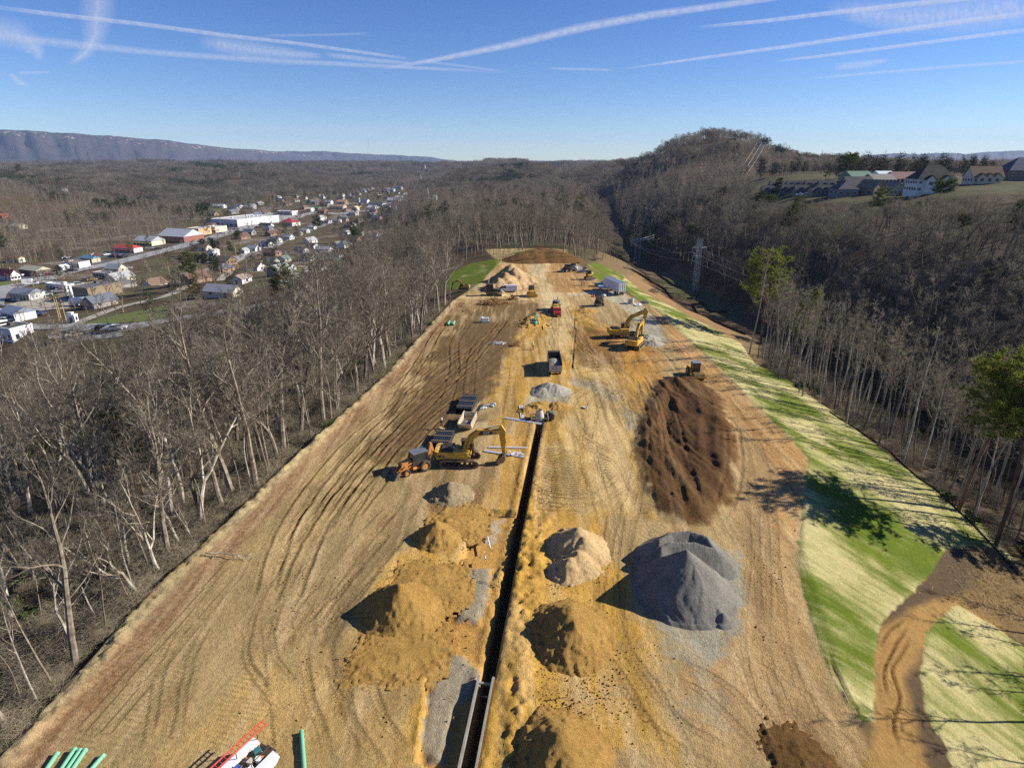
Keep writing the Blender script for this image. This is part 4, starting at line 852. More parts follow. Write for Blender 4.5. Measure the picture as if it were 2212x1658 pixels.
heap("dirt_heap", "pale cream dirt heap right of the trench with a ragged left shoulder", C3((1248, 1140), (1262, 1160), (1232, 1205), (1250, 1190), h=(2.5, 2.1, 1.6, 1.8)), HP, 4, .15, .74, blunt=.12)
heap("dirt_heap", "ochre dirt heap right of the trench, between the cream heap and the lowest heap", C3((1232, 1312), (1240, 1350), (1205, 1375), (1260, 1390), h=(2.6, 2.1, 1.3, 1.2)), HY, 5, .18, .66, clod=.1, blunt=.12)
heap("dirt_heap", "lowest ochre heap on the right of the trench, cut by the bottom of the photo", C3((1210, 1580), (1225, 1625), (1185, 1640), (1275, 1625), h=(2.5, 1.9, 1.2, 1.0)), HY, 6, .2, .66, clod=.1, blunt=.12)
heap("dirt_heap", "flattened yellow spread of dirt running up right from the smaller left heap", C3((985, 1115), (1010, 1105), (970, 1125), (1000, 1135), h=(.4, .32, .4, .3)), HY, 7, .08, .2)
heap("dirt_heap", "flattened yellow spread of dirt above the largest left heap", C3((900, 1235), (940, 1240), (960, 1270), (925, 1280), h=(.36, .38, .3, .32)), HY, 8, .08, .2)
heap("dirt_heap", "low yellow spread of dirt with track prints below the largest left heap", C3((810, 1420), (860, 1420), (900, 1405), (850, 1390), h=(.28, .3, .28, .3)), HY, 9, .08, .16)
heap("gravel_heap", "great grey gravel cone with sharp peak and a flat terrace behind it", C3((1485, 1188), h=(4.8,)) + dense(C3((1485, 1188), (1500, 1225), (1506, 1262), h=(4.6, 3.7, 2.6))) + [(G(1510, 1285, .8)[0] + .3 * k, G(1510, 1285, .8)[1] - .5 * abs(k), 1.5 - .12 * abs(k)) for k in range(-5, 6)] + dense(C3((1425, 1165), (1450, 1150), (1490, 1146), (1525, 1158), (1545, 1185), (1500, 1170), (1450, 1172), (1430, 1180), h=(2.3, 2.5, 2.6, 2.5, 2.2, 2.7, 2.6, 2.4)), 8), HG, 10, .12, .92, .1, .04, .0, None, .12)
heap("gravel_heap", "pale grey gravel tipped behind the dump truck", C3((1185, 826), (1200, 830), (1172, 838), h=(1.5, 1.3, 1.0)), HL, 11, .06, .5, .14, .1, .0)
heap("dirt_heap", "long tall tan spoil heap at the far left beside the green bank", C3((1103, 570), (1112, 578), (1092, 588), (1078, 600), (1066, 612), (1128, 586), h=(6., 5.4, 5., 3.8, 2.4, 3.)), HF, 12, .45, .72, .4, .18, .15)
heap("dirt_heap", "wide dark brown mound closing the far end of the cleared ridge", C3((1170, 536), (1152, 539), (1192, 539), (1212, 545), (1134, 545), h=(4.2, 4.0, 3.9, 3.0, 3.2)), HB, 13, .12, .42, .5, .04, .0, blunt=3)
heap("gravel_heap", "flat pale gravel heap beneath the bucket of the side on yellow excavator", C3((1400, 722), (1385, 730), (1412, 735), h=(1.1, .9, .8)), HL, 14, .12, .4, .2)
heap("gravel_heap", "little dark grey gravel cone beside the far loaders", C3((1237, 569), (1243, 571), h=(2.2, 1.8)), HG, 15, .1, .5, .3)
heap("dirt_heap", "dirt ring piled round the far side of the concrete riser pit", C3((1160, 872), (1170, 868), (1205, 868), (1140, 880), h=(.8, .7, .8, .7)), HY, 16, .12, .5)
heap("dirt_heap", "ochre crescent of dirt behind the small green excavator", C3((1140, 692), (1146, 682), (1158, 676), (1170, 678), h=(1.3, 1.3, 1.2, 1.)), HY, 17, .12, .5)
heap("dirt_heap", "dark brown loose soil lying at the bottom right of the ground", C3((1720, 1615), (1745, 1640), (1700, 1605), h=(.5, .5, .4)), HB, 18, .15, .3)
heap("dirt_heap", "low tan heap beside the brush pile at the head of the right grass bank", C3((1262, 580), (1268, 584), h=(1.2, 1.)), HF, 19, .2, .5, .3)
heap("dirt_heap", "small tan heap at the crest left of the dark brown mound", C3((1102, 551), (1108, 548), h=(1.5, 1.2)), HF, 20, .2, .5, .3)
heap("dirt_heap", "rough ochre heap in the dug area left of the pale haul lane", C3((1262, 665), (1275, 668), (1258, 685), h=(.9, .7, .6)), HY, 21, .25, .4, .3)
# loose clods thrown about the heaps
rng = random.Random(9); cm = MB()
def clod(cm, x, y, r, z=0.):
    v = []; n = 5
    for a in range(n): t = a * 6.283 / n + rng.random(); v.append((x + r * rng.uniform(.7, 1.2) * math.cos(t), y + r * rng.uniform(.7, 1.2) * math.sin(t), z - .03))
    v.append((x + rng.uniform(-.3, .3) * r, y + rng.uniform(-.3, .3) * r, z + r * rng.uniform(.6, 1.1))); cm.add(v, [(a, (a + 1) % n, n) for a in range(n)])
for (u, v, n, sx, sy) in ((862, 1330, 260, 55, 30), (945, 1170, 180, 40, 20), (985, 1075, 220, 35, 18), (1245, 1240, 260, 60, 30), (1240, 1420, 500, 90, 50), (1180, 1500, 400, 60, 60), (1200, 1640, 420, 90, 40), (1130, 1350, 320, 18, 150), (1160, 1120, 180, 16, 60), (1180, 1010, 120, 12, 60), (1260, 1530, 260, 80, 30), (640, 1300, 90, 80, 60), (1660, 1200, 130, 30, 120), (700, 1450, 120, 90, 80)):
    for _ in range(n): a = G(rng.gauss(u, sx), min(rng.gauss(v, sy), 1700)); abs(a[0] - TX(a[1])) < .95 or clod(cm, a[0], a[1], rng.uniform(.04, .13) * (1.5 if rng.random() < .1 else 1))
tag(cm.build("dirt_clods", HY), "scattered yellow clods of earth around the heaps", None, None, "stuff")

m = TB()
for _ in range(2600):
    u, v = (rng.gauss(2150, 60), rng.gauss(1260, 50)) if rng.random() < .5 else (rng.uniform(1700, 2212), 0); 
    if v == 0: v = np.interp(u, [1700, 1940, 2060, 2212], [838, 1010, 1108, 1222]) + rng.gauss(0, 12)
    x_, y_, z_ = G(u, v, -6)[0], G(u, v, -6)[1], 0; z_ = float(H(x_, y_)) + .05; a = rng.uniform(0, 6.28); m.rib(Vector((x_, y_, z_)), Vector((math.cos(a), math.sin(a), rng.uniform(-.05, .2))), rng.uniform(.2, 1.1), .02, rng)
tag(m.build("twig_litter", WOOD), "dead sticks and leaf litter along the right edge of the bank", None, None, "stuff")
# ---------------------------------------------------------------- MACHINES
def wheel(par, c, r, w, rim=ALU, tyre=RUB, rimr=.55, axis='y'):
    m = MB(); m.ring(c, r, r * rimr, w, 20, axis); o = m.build("wheel", tyre, par, True)
    n = MB(); d = (0, w * .38, 0) if axis == 'y' else (w * .38, 0, 0); a = Vector(c) - Vector(d); b = Vector(c) + Vector(d); n.cyl(a, b, r * rimr * 1.02, 16); n.cyl(a - Vector(d) * .15, b + Vector(d) * .15, r * .2, 8); n.build("rim", rim, o); return o
def track(par, y, L, h, w, z0=0., mat=TRK):
    r = h / 2; pts = []
    for k in range(9): t = -math.pi / 2 + math.pi * k / 8; pts.append((L / 2 - r + r * math.cos(t), z0 + r + r * math.sin(t)))
    for k in range(9): t = math.pi / 2 + math.pi * k / 8; pts.append((-L / 2 + r + r * math.cos(t), z0 + r + r * math.sin(t)))
    m = MB(); inner = [((x) * (1 - .28 / L * 2), z0 + r + (z - z0 - r) * .62) for x, z in pts]; n = len(pts)
    vs = [(x, y - w / 2, z) for x, z in pts] + [(x, y + w / 2, z) for x, z in pts] + [(x, y - w / 2, z) for x, z in inner] + [(x, y + w / 2, z) for x, z in inner]
    fs = []
    for i in range(n):
        j = (i + 1) % n; fs += [(i, j, n + j, n + i), (2 * n + i, 3 * n + i, 3 * n + j, 2 * n + j), (i, 2 * n + i, 2 * n + j, j), (n + i, n + j, 3 * n + j, 3 * n + i)]
    m.add(vs, fs)
    for k in range(int(L / .2)): x = -L / 2 + r + (L - 2 * r) * k / int(L / .2); m.box((x, y, z0 + h + .015), (.06, w * .98, .05)); m.box((x, y, z0 + .0), (.06, w * .98, .05))
    o = m.build("track", mat, par); q = MB()
    for k in range(7): x = -L / 2 + r + (L - 2 * r) * k / 6; q.cyl((x, y - w * .32, z0 + h * .33), (x, y + w * .32, z0 + h * .33), h * .2, 10)
    for x in (-L / 2 + r, L / 2 - r): q.cyl((x, y - w * .35, z0 + r), (x, y + w * .35, z0 + r), r * .68, 14)
    q.build("rollers", BLK, o); return o
def beam(path, wid, th):
    """plate box beam following (x, z) path with thickness list th"""
    n = len(path); up = []; dn = []
    for i, (x, z) in enumerate(path):
        a = path[max(i - 1, 0)]; b = path[min(i + 1, n - 1)]; dx, dz = b[0] - a[0], b[1] - a[1]; l = math.hypot(dx, dz); nx_, nz_ = -dz / l, dx / l
        up.append((x + nx_ * th[i] / 2, z + nz_ * th[i] / 2)); dn.append((x - nx_ * th[i] / 2, z - nz_ * th[i] / 2))
    m = MB(); 
    for i in range(n - 1): m.prism([dn[i], dn[i + 1], up[i + 1], up[i]], -wid / 2, wid / 2)
    return m
def ram(par, a, b, r=.09, y=0.):
    m = MB(); p, q = Vector((a[0], y, a[1])), Vector((b[0], y, b[1])); mid = p.lerp(q, .58); m.cm = 0; m.cyl(p, mid, r, 10); m.cm = 1; m.cyl(mid, q, r * .6, 10); m.build("hydraulic_cylinder", [BLK, CHR], par)
def cab(par, x0, x1, y0, y1, z0, z1, frame, glass=GLS, roof=None, rake=.25):
    m = MB(); w = .07; P4 = [(x0, z0), (x1, z0), (x1 - .0, z0 + (z1 - z0) * .45), (x1 - rake, z1), (x0 + .05, z1)]
    m.cm = 0
    for y in (y0, y1):
        for i in range(5): a, b = P4[i], P4[(i + 1) % 5]; m.tube([(a[0], y, a[1]), (b[0], y, b[1])], w, 4)
    for a in P4: m.tube([(a[0], y0, a[1]), (a[0], y1, a[1])], w * .8, 4)
    m.box(((x0 + x1 - rake) / 2, (y0 + y1) / 2, z1 + .05), (x1 - x0 - rake + .25, y1 - y0 + .15, .1), bev=.03)
    m.prism([(x0, z0), (x1, z0), (x1, z0 + (z1 - z0) * .3), (x0, z0 + (z1 - z0) * .3)], y0 - .02, y1 + .02)
    o = m.build("cab", frame, par); g = MB(); e = .02; g.prism([(a + (.03 if a < (x0 + x1) / 2 else -.03), z) for a, z in P4], y0 + e, y1 - e); g.build("window", glass, o)
    if roof: q = MB(); q.box(((x0 + x1 - rake) / 2, (y0 + y1) / 2, z1 + .13), (x1 - x0 - rake + .3, y1 - y0 + .2, .06)); q.build("roof", roof, o)
    return o
def text_mesh(par, name, txt, size, loc, rot, mat, skew=0.):
    cu = bpy.data.curves.new(name, 'FONT'); cu.body = txt; cu.size = size; cu.extrude = .006; cu.offset = size * .02; cu.align_x = 'CENTER'; cu.align_y = 'CENTER'; cu.shear = skew
    o = bpy.data.objects.new(name, cu); link(o); bpy.context.view_layer.update()
    me = bpy.data.meshes.new_from_object(o.evaluated_get(bpy.context.evaluated_depsgraph_get())); bpy.data.objects.remove(o); me.materials.clear(); me.materials.append(mat)
    q = link(bpy.data.objects.new(name, me)); q.location = loc; q.rotation_euler = rot; q.parent = par; return q
def excavator(x, y, rz, label, s=1., swing=0., boom=((.5, 1.9), (1.5, 3.9), (2.5, 4.7), (5.9, 5.0)), stick=((5.65, 5.85), (5.9, 5.0), (6.1, 1.5)), bk=-1.75, paint=None, lettering=True, z=0., name="excavator", house_l=3.3):
    P = paint or YLW; e = empty(name, (x, y, z), rz, s); tag(e, label, "excavator"); k = Matrix.Rotation(swing, 4, 'Z')
    for yy in (-1.35, 1.35): track(e, yy, 5.5, 1.15, .8)
    m = MB(); m.box((0, 0, .75), (1.9, 2., .4), bev=.08); m.cyl((0, 0, .9), (0, 0, 1.2), .75, 18); m.build("undercarriage", BLK, e)
    up = []
    m = MB(); L = house_l; prof = [(-L + .25, 1.2), (1.3, 1.2), (1.55, 1.45), (1.55, 1.75), (-.2, 1.95), (-.3, 2.15), (-L + .9, 2.2), (-L + .2, 2.15)]
    m.prism(prof, -1.45, 1.45); m.box((.2, -1.1, 2.05), (2.2, .65, .5), bev=.08); m.box((-1.2, -1.475, 1.7), (1.6, .04, .5)); up.append(m.build("body", P, e))
    m = MB(); n = 8; cwp = [(-L + .55, -1.48), (-L + .2, -1.45), (-L - .1, -1.1), (-L - .22, 0), (-L - .1, 1.1), (-L + .2, 1.45), (-L + .55, 1.48)]; m.prism(cwp, 1.12, 2.25, 'z'); m.box((-L + .1, 0, 2.27), (.5, 1.6, .08), bev=.03); up.append(m.build("counterweight", P, e))
    m = MB(); m.box((-L + 1.6, .05, 2.32), (1.7, 2.4, .3), bev=.08); m.cyl((-L + 1.2, .8, 2.4), (-L + 1.2, .8, 2.95), .07, 8); m.box((-L + 1.9, -.7, 2.55), (.6, .7, .25), bev=.05); up.append(m.build("engine_hood", BLK, e))
    m = MB(); 
    for yy in (-1.4,):
        m.tube([(.9, yy, 2.3), (.9, yy, 2.9), (-.9, yy, 2.9), (-.9, yy, 2.2)], .025, 5)
    up.append(m.build("handrail", BLK, e))
    up.append(cab(e, .15, 1.75, .45, 1.42, 1.25, 3.05, BLK if not paint else P))
    th = [.6, .9, .95, .6] if len(boom) == 4 else [.5] * len(boom)
    b = beam(boom, .48, th).build("boom", P, e); up.append(b)
    bl = MB(); bl.tube([(boom[0][0] + .3, .28, boom[0][1] + .5), (boom[1][0], .28, boom[1][1] + .45), (boom[2][0], .28, boom[2][1] + .45), (boom[3][0] - .3, .28, boom[3][1] + .3)], .035, 5); bl.tube([(boom[0][0] + .3, -.28, boom[0][1] + .5), (boom[1][0], -.28, boom[1][1] + .45), (boom[2][0], -.28, boom[2][1] + .45), (boom[3][0] - .3, -.28, boom[3][1] + .3)], .035, 5); bl.build("hose", BLK, b)
    st = beam(stick, .42, [.4, .95, .4]).build("stick", P, e); up.append(st)
    mid = [(boom[1][0] + boom[2][0]) / 2, (boom[1][1] + boom[2][1]) / 2]
    for yy in (-.42, .42): ram(e, (1.35, 1.55), (mid[0] + .1, mid[1] - .1), .1, yy); up.append(e.children[-1])
    ram(e, (mid[0] + .5, mid[1] + .62), stick[0], .09); up.append(e.children[-1])
    sx, sz = stick[2]; ram(e, (stick[0][0] + (sx - stick[0][0]) * .2 + .42, stick[0][1] + (sz - stick[0][1]) * .2), (sx + .42, sz + .45), .08); up.append(e.children[-1])
    m = MB(); ang = bk; rt = lambda a, c: (sx + a * math.cos(ang) - c * math.sin(ang), sz + a * math.sin(ang) + c * math.cos(ang))
    pr = [rt(0, .25), rt(.5, .45), rt(1.05, .35), rt(1.45, -.1), rt(1.5, -.55), rt(1.38, -.5), rt(1.25, -.1), rt(.95, .18), rt(.45, .28), rt(.1, -.1)]
    m.prism(pr, -.62, .62)
    sidep = [rt(.1, -.1), rt(.45, .4), rt(1.0, .3), rt(1.4, -.1), rt(1.5, -.6), rt(.6, -.5)]
    for yy in (-.64, .6): m.prism(sidep, yy, yy + .05)
    up.append(m.build("bucket", STL, e)); bu = up[-1]; m = MB()
    for q in range(5): yy = -.56 + q * .28; a, c = rt(1.5, -.55), rt(1.58, -.82); m.prism([a, rt(1.42, -.55), c], yy - .05, yy + .05)
    m.build("teeth", STL, bu)
    m = MB(); 
    for yy in (-.24, .24): m.tube([(sx, yy, sz + .5), (sx + .42, yy, sz + .45), (sx + .3, yy, sz - .15)], .05, 4)
    up.append(m.build("linkage", BLK, e))
    if swing:
        for o in up: o.matrix_local = k @ o.matrix_local
    return e, b, st
e, b, st = excavator(*G(*z5(888, 900)), R(-3), "large yellow excavator side on beside the trench, arm reaching right over the white pipes", bk=-1.9)
m = MB(); m.prism([(2.55, 4.42), (4.55, 4.62), (4.55, 5.02), (2.9, 4.98)], -.262, -.245); m.build("decal", BLK, b)
text_mesh(b, "lettering", "CAT", .42, (3.75, -.27, 4.78), (R(90), R(-4), 0), WHT)
m = MB(); m.box((-1.9, -1.466, 1.62), (2.2, .02, .34)); m.build("decal", BLK, e); text_mesh(e, "lettering", "CAT", .26, (-1.45, -1.483, 1.62), (R(90), 0, 0), WHT); text_mesh(e, "lettering", "330", .2, (-2.35, -1.483, 1.62), (R(90), 0, 0), WHT)
excavator(*G(*z3(1745, 1000)), R(8), "yellow excavator seen from the side, arm folded down over the pale gravel heap", boom=((.5, 1.9), (1.2, 3.7), (2.2, 5.0), (5.6, 6.1)), stick=((5.2, 6.8), (5.6, 6.1), (5.1, 2.6)), bk=-2.2)
excavator(*G(*z3(1868, 1090)), R(62), "yellow excavator seen from behind, parked in front of the side on excavator by the gravel", boom=((.5, 1.9), (1.2, 3.7), (2.2, 4.6), (5.2, 4.6)), stick=((4.9, 5.3), (5.2, 4.6), (5.2, 1.6)), bk=-2.)
excavator(*G(*z3(272, 556)), R(184), "small yellow excavator at the far left with its arm curled down to the left", .62, boom=((.5, 1.9), (1.4, 3.9), (2.6, 4.6), (5.2, 3.6)), stick=((5., 4.4), (5.2, 3.6), (6.1, .9)), bk=-1.2)
excavator(*G(*z3(930, 893)), R(70), "small green excavator digging beside the ochre crescent of dirt", .5, paint=GRM, boom=((.5, 1.9), (1.2, 3.7), (2.4, 4.7), (5.2, 4.6)), stick=((4.9, 5.3), (5.2, 4.6), (5.2, 1.6)), bk=-2., house_l=1.9)
def backhoe(x, y, rz, label, P, roof=None, s=1.):
    e = empty("backhoe_loader", (x, y, 0), rz, s); tag(e, label, "backhoe loader")
    m = MB(); m.box((.1, 0, .85), (4.2, .9, .45), bev=.06); m.prism([(.75, 1.05), (2.25, 1.0), (2.3, 1.55), (2.1, 1.72), (.75, 1.95)], -.45, .45); m.box((.3, -.7, .75), (1., .4, .35), bev=.05); m.box((.3, .7, .75), (1., .4, .35), bev=.05); m.build("body", P, e)
    m = MB(); m.box((2.33, 0, 1.3), (.06, .8, .45)); m.build("grille", BLK, e)
    for yy in (-.95, .95): wheel(e, (-1.0, yy, .78), .78, .48, P); wheel(e, (1.75, yy * .95, .5), .5, .32, P)
    cab(e, -1.5, .65, -.72, .72, 1.15, 2.7, BLK, roof=roof or ALU, rake=.2)
    m = MB()
    for yy in (-.62, .62):
        m.tube([(.6, yy, 1.7), (1.8, yy, 1.35), (2.5, yy, .75), (2.95, yy, .45)], .09, 6); m.tube([(1., yy, 1.15), (1.9, yy, .95), (2.75, yy, .95)], .055, 5); m.tube([(1.9, yy, 1.75), (2.5, yy, 1.3), (3.0, yy, .9)], .05, 5)
    m.tube([(2.4, -.62, .85), (2.4, .62, .85)], .07, 6); m.build("loader_arm", P, e)
    m = MB(); pr = [(3.0, .95), (2.9, .5), (3.05, .1), (3.85, .02), (3.85, .08), (3.15, .2), (3.05, .55), (3.1, .95)]; m.prism(pr, -1.2, 1.2)
    for yy in (-1.22, 1.17): m.prism([(3.0, .95), (2.95, .3), (3.1, .05), (3.8, .05), (3.25, .9)], yy, yy + .05)
    m.build("loader_bucket", STL, e)
    m = MB(); m.box((-1.85, 0, .9), (.35, 1.6, .7), bev=.05); m.build("swing_frame", BLK, e)
    beam([(-2., 1.1), (-2.25, 2.3), (-2.5, 3.35)], .28, [.3, .38, .25]).build("digging_boom", P, e)
    beam([(-2.4, 3.6), (-2.5, 3.3), (-2.95, 1.5)], .24, [.2, .34, .22]).build("digging_arm", P, e)
    m = MB(); m.prism([(-2.95, 1.5), (-2.6, 1.1), (-2.75, .6), (-3.2, .5), (-3.0, .8)], -.3, .3); m.build("digging_bucket", STL, e)
    m = MB(); 
    for yy in (-.9, .9): m.tube([(-1.9, yy, 1.1), (-2.1, yy * 1.5, 1.6)], .06, 5)
    m.build("stabiliser", BLK, e); return e
e = backhoe(*G(*z5(455, 975)), R(216), "dusty orange backhoe loader with black cab, bucket pointing down left, left of the large excavator", ORN)
backhoe(*G(*z3(1128, 750)), R(250), "yellow backhoe loader just behind the red flatbed truck", YLW, s=.95)
def dozer(x, y, rz, label, P, blade=YLW, s=1., canopy=BLK):
    e = empty("bulldozer", (x, y, 0), rz, s); tag(e, label, "bulldozer")
    for yy in (-.95, .95): track(e, yy, 3.2, .9, .5)
    m = MB(); m.prism([(-1.4, .6), (1.7, .6), (1.75, 1.55), (.3, 1.7), (.2, 1.35), (-1.4, 1.35)], -.6, .6); m.cyl((1.0, .25, 1.6), (1.0, .25, 2.2), .06, 8); m.build("body", P, e)
    cab(e, -1.3, .25, -.7, .7, 1.3, 2.75, canopy, rake=.1)
    m = MB()
    for yy in (-1.25, 1.25): m.tube([(-.2, yy, .5), (2.2, yy, .45)], .08, 5)
    m.build("push_arm", P, e)
    m = MB(); m.prism([(2.35, .05), (2.2, .45), (2.25, .85), (2.45, 1.15), (2.55, 1.15), (2.36, .85), (2.32, .45), (2.5, .03)], -1.6, 1.6); m.build("blade", blade, e); return e
dozer(*G(*z3(540, 612)), R(5), "dark bulldozer with a pale blade parked left of the white van", pmat("dark_green", srgb(44, 58, 40), .5), WHT, 1.25)
dozer(*G(*z3(905, 618)), R(-88), "yellow bulldozer facing down the ridge at the middle of the cross road", YLW, s=1.1)
dozer(*G(*z3(1440, 465)), R(-80), "small yellow bulldozer beside the right green bank at the far end", YLW, BED, 1.1)
def skid(x, y, rz, label, P, s=1.):
    e = empty("skid_loader", (x, y, 0), rz, s); tag(e, label, "skid loader")
    m = MB(); m.box((-.2, 0, .8), (2.2, 1.2, .8), bev=.12); m.build("body", P, e)
    for xx in (-.8, .6):
        for yy in (-.8, .8): wheel(e, (xx, yy, .42), .42, .3, WHT)
    cab(e, -.7, .7, -.55, .55, 1.1, 2.1, BLK, rake=.1)
    m = MB()
    for yy in (-.85, .85): m.tube([(-1.3, yy, 1.5), (.3, yy, 1.5), (1.5, yy, .6), (1.7, yy, .3)], .09, 5)
    m.build("lift_arm", P, e); m = MB(); m.prism([(1.6, .1), (1.6, .7), (1.7, .7), (1.75, .2), (2.4, .1), (2.4, .03)], -.95, .95); m.build("bucket", STL, e); return e
skid(*G(*z3(1240, 395)), R(200), "black skid loader left of the white one, by the little dark gravel cone", BLK, 1.3); skid(*G(*z3(1292, 385)), R(170), "white skid loader right of the black one, by the little dark gravel cone", WHT, 1.3)
skid(*G(*z3(1400, 400)), R(0), "small white machine standing apart near the right green bank", WHT, .9)
def mast(x, y, rz, label):
    e = empty("forklift", (x, y, 0), rz); tag(e, label, "forklift"); m = MB(); m.box((-.5, 0, .95), (2.4, 1.4, 1.), bev=.15); m.build("body", BLK, e)
    for xx in (-1.2, .6):
        for yy in (-.75, .75): wheel(e, (xx, yy, .5), .5, .32, WHT)
    cab(e, -1.2, .5, -.6, .6, 1.4, 2.6, BLK); m = MB()
    for yy in (-.4, .4): m.box((1.0, yy, 2.1), (.14, .12, 3.6))
    for zz in (.8, 2., 3.8): m.box((1.0, 0, zz), (.1, .9, .1))
    m.build("mast", BLK, e); m = MB()
    for yy in (-.3, .3): m.box((1.65, yy, 3.1), (1.2, .12, .05))
    m.box((1.1, 0, 3.35), (.06, 1.1, .5)); m.build("fork", STL, e); m = MB(); m.box((1.75, .1, 3.45), (.9, .8, .5), bev=.1); m.build("load", WHT, e); return e
mast(*G(*z3(1540, 712)), R(-60), "upright black forklift with white load standing below the trailer shadow")
def roller(x, y, rz, label):
    e = empty("road_roller", (x, y, 0), rz); tag(e, label, "roller"); m = MB(); m.cyl((1.7, -1.05, .78), (1.7, 1.05, .78), .72, 24)
    for r in range(18):
        for q in range(7): t = r * 6.283 / 18 + (q % 2) * .17; m.box((1.7 + .77 * math.cos(t), -.9 + q * .3, .78 + .77 * math.sin(t)), (.12, .13, .13), (0, -t, 0))
    m.build("drum", pmat("drum_dusty", srgb(196, 160, 92), .7, .1, dirt=.5), e); m = MB()
    for yy in (-1.2, 1.2): m.box((1.2, yy, .85), (2., .16, .3))
    m.box((2.65, 0, .85), (.18, 2.5, .3)); m.build("drum_frame", YLW, e)
    m = MB(); m.prism([(-3., .8), (-.3, .7), (-.3, 1.5), (-1.2, 1.75), (-2.9, 1.6)], -.75, .75); m.build("body", YLW, e)
    for yy in (-.85, .85): wheel(e, (-1.7, yy, .78), .78, .45, YLW)
    cab(e, -.9, .45, -.65, .65, 1.1, 2.9, BLK, roof=pmat("canopy_blue", srgb(92, 128, 156), .5), rake=.05); return e
roller(*G(*z9(1485, 215)), R(-86), "yellow padfoot roller with a blue canopy beside the dark soil")
def truck_cab(e, x0, x1, w, h, P, z0=.7):
    m = MB(); m.prism([(x0, z0), (x1, z0), (x1, z0 + .75), (x1 - .9, z0 + .95), (x1 - 1.3, h), (x0, h)], -w / 2, w / 2); m.box((x1 + .06, 0, z0 + .05), (.12, w, .3), bev=.03); o = m.build("cab", P, e)
    g = MB(); g.add([(x1 - .94, -w * .42, z0 + 1.0), (x1 - .94, w * .42, z0 + 1.0), (x1 - 1.3, w * .4, h - .1), (x1 - 1.3, -w * .4, h - .1)], [(0, 1, 2, 3)], Matrix.Translation((.03, 0, .012)))
    for s in (-1, 1): g.box(((x0 + x1 - 1.2) / 2, s * (w / 2 + .003), h - .45), (abs(x1 - 1.6 - x0) * .8, .01, .5))
    g.build("window", GLS, o)
    for s in (-1, 1): q = MB(); q.box((x1 + .0, s * w * .38, z0 + .45), (.06, .28, .18), bev=.02); q.build("headlight", WHT, o)
    return o
def dump(x, y, rz, label):
    e = empty("dump_truck", (x, y, 0), rz); tag(e, label, "dump truck"); m = MB(); m.box((0, 0, .85), (8.4, .8, .3)); m.build("chassis", BLK, e)
    truck_cab(e, 2.2, 4.6, 2.3, 2.6, BLK)
    for xx in (3.6, -1.6, -3.):
        for yy in (-1., 1.): wheel(e, (xx, yy, .52), .52, .45 if xx < 3 else .32)
    m = MB(); x0, x1, w, z0, h = -4.3, 1.9, 2.5, 1.25, 1.35
    m.box(((x0 + x1) / 2, 0, z0), (x1 - x0, w, .08)); 
    for s in (-1, 1):
        m.box(((x0 + x1) / 2, s * w / 2, z0 + h / 2), (x1 - x0, .08, h)); m.box(((x0 + x1) / 2, s * (w / 2 + .02), z0 + h), (x1 - x0, .18, .12))
        for k in range(6): m.box((x0 + .4 + k * 1.1, s * (w / 2 + .06), z0 + h / 2), (.12, .08, h))
    m.box((x1, 0, z0 + h * .6), (.1, w, h * 1.2)); m.box((x1 + .5, 0, z0 + h * 1.25), (1.1, w, .08)); m.build("bed", BLK, e)
    m = MB(); m.box((x0 - .25, 0, z0 + .35), (.08, w, 1.2), (0, R(20), 0)); m.build("tailgate", BED, e)
    m = MB(); n = 12; L = x1 - x0 - .3
    vs = [(x0 + .9 + L * .82 * i / n, -w / 2 + .1 + (w - .2) * j / n, z0 + .1 + .95 * math.sin(math.pi * min(1, (i / n) * .75 + .12)) * (1 - .35 * abs(j / n * 2 - 1) ** 2) + rng.uniform(-.03, .03)) for i in range(n + 1) for j in range(n + 1)]
    m.add(vs, [(i * (n + 1) + j, i * (n + 1) + j + 1, (i + 1) * (n + 1) + j + 1, (i + 1) * (n + 1) + j) for i in range(n) for j in range(n)]); m.build("gravel_load", HL, e, True); return e
dump(*G(1197, 796), R(89), "dump truck seen from behind with pale gravel in its open black bed")
def flatbed(x, y, rz, label):
    e = empty("flatbed_truck", (x, y, 0), rz); tag(e, label, "flatbed truck"); m = MB(); m.box((-.3, 0, .75), (6.4, .8, .25)); m.build("chassis", BLK, e); truck_cab(e, .8, 3.2, 2.1, 2.2, REDP, .55)
    for xx in (2.4, -2.):
        for yy in (-.92, .92): wheel(e, (xx, yy, .45), .45, .3)
    m = MB(); m.box((-1.6, 0, 1.1), (4.2, 2.3, .12)); m.box((.5, 0, 1.6), (.08, 2.2, .9)); m.build("bed", BLK, e); m = MB(); m.box((-1.6, 0, 1.55), (3.2, 1.7, .8), bev=.15); m.box((-1.7, 0, 2.1), (1., 1.3, .6), bev=.1); m.build("load", YLW, e); return e
flatbed(*G(*z3(1136, 790)), R(-88), "red truck with yellow equipment on its bed, driving toward the camera")
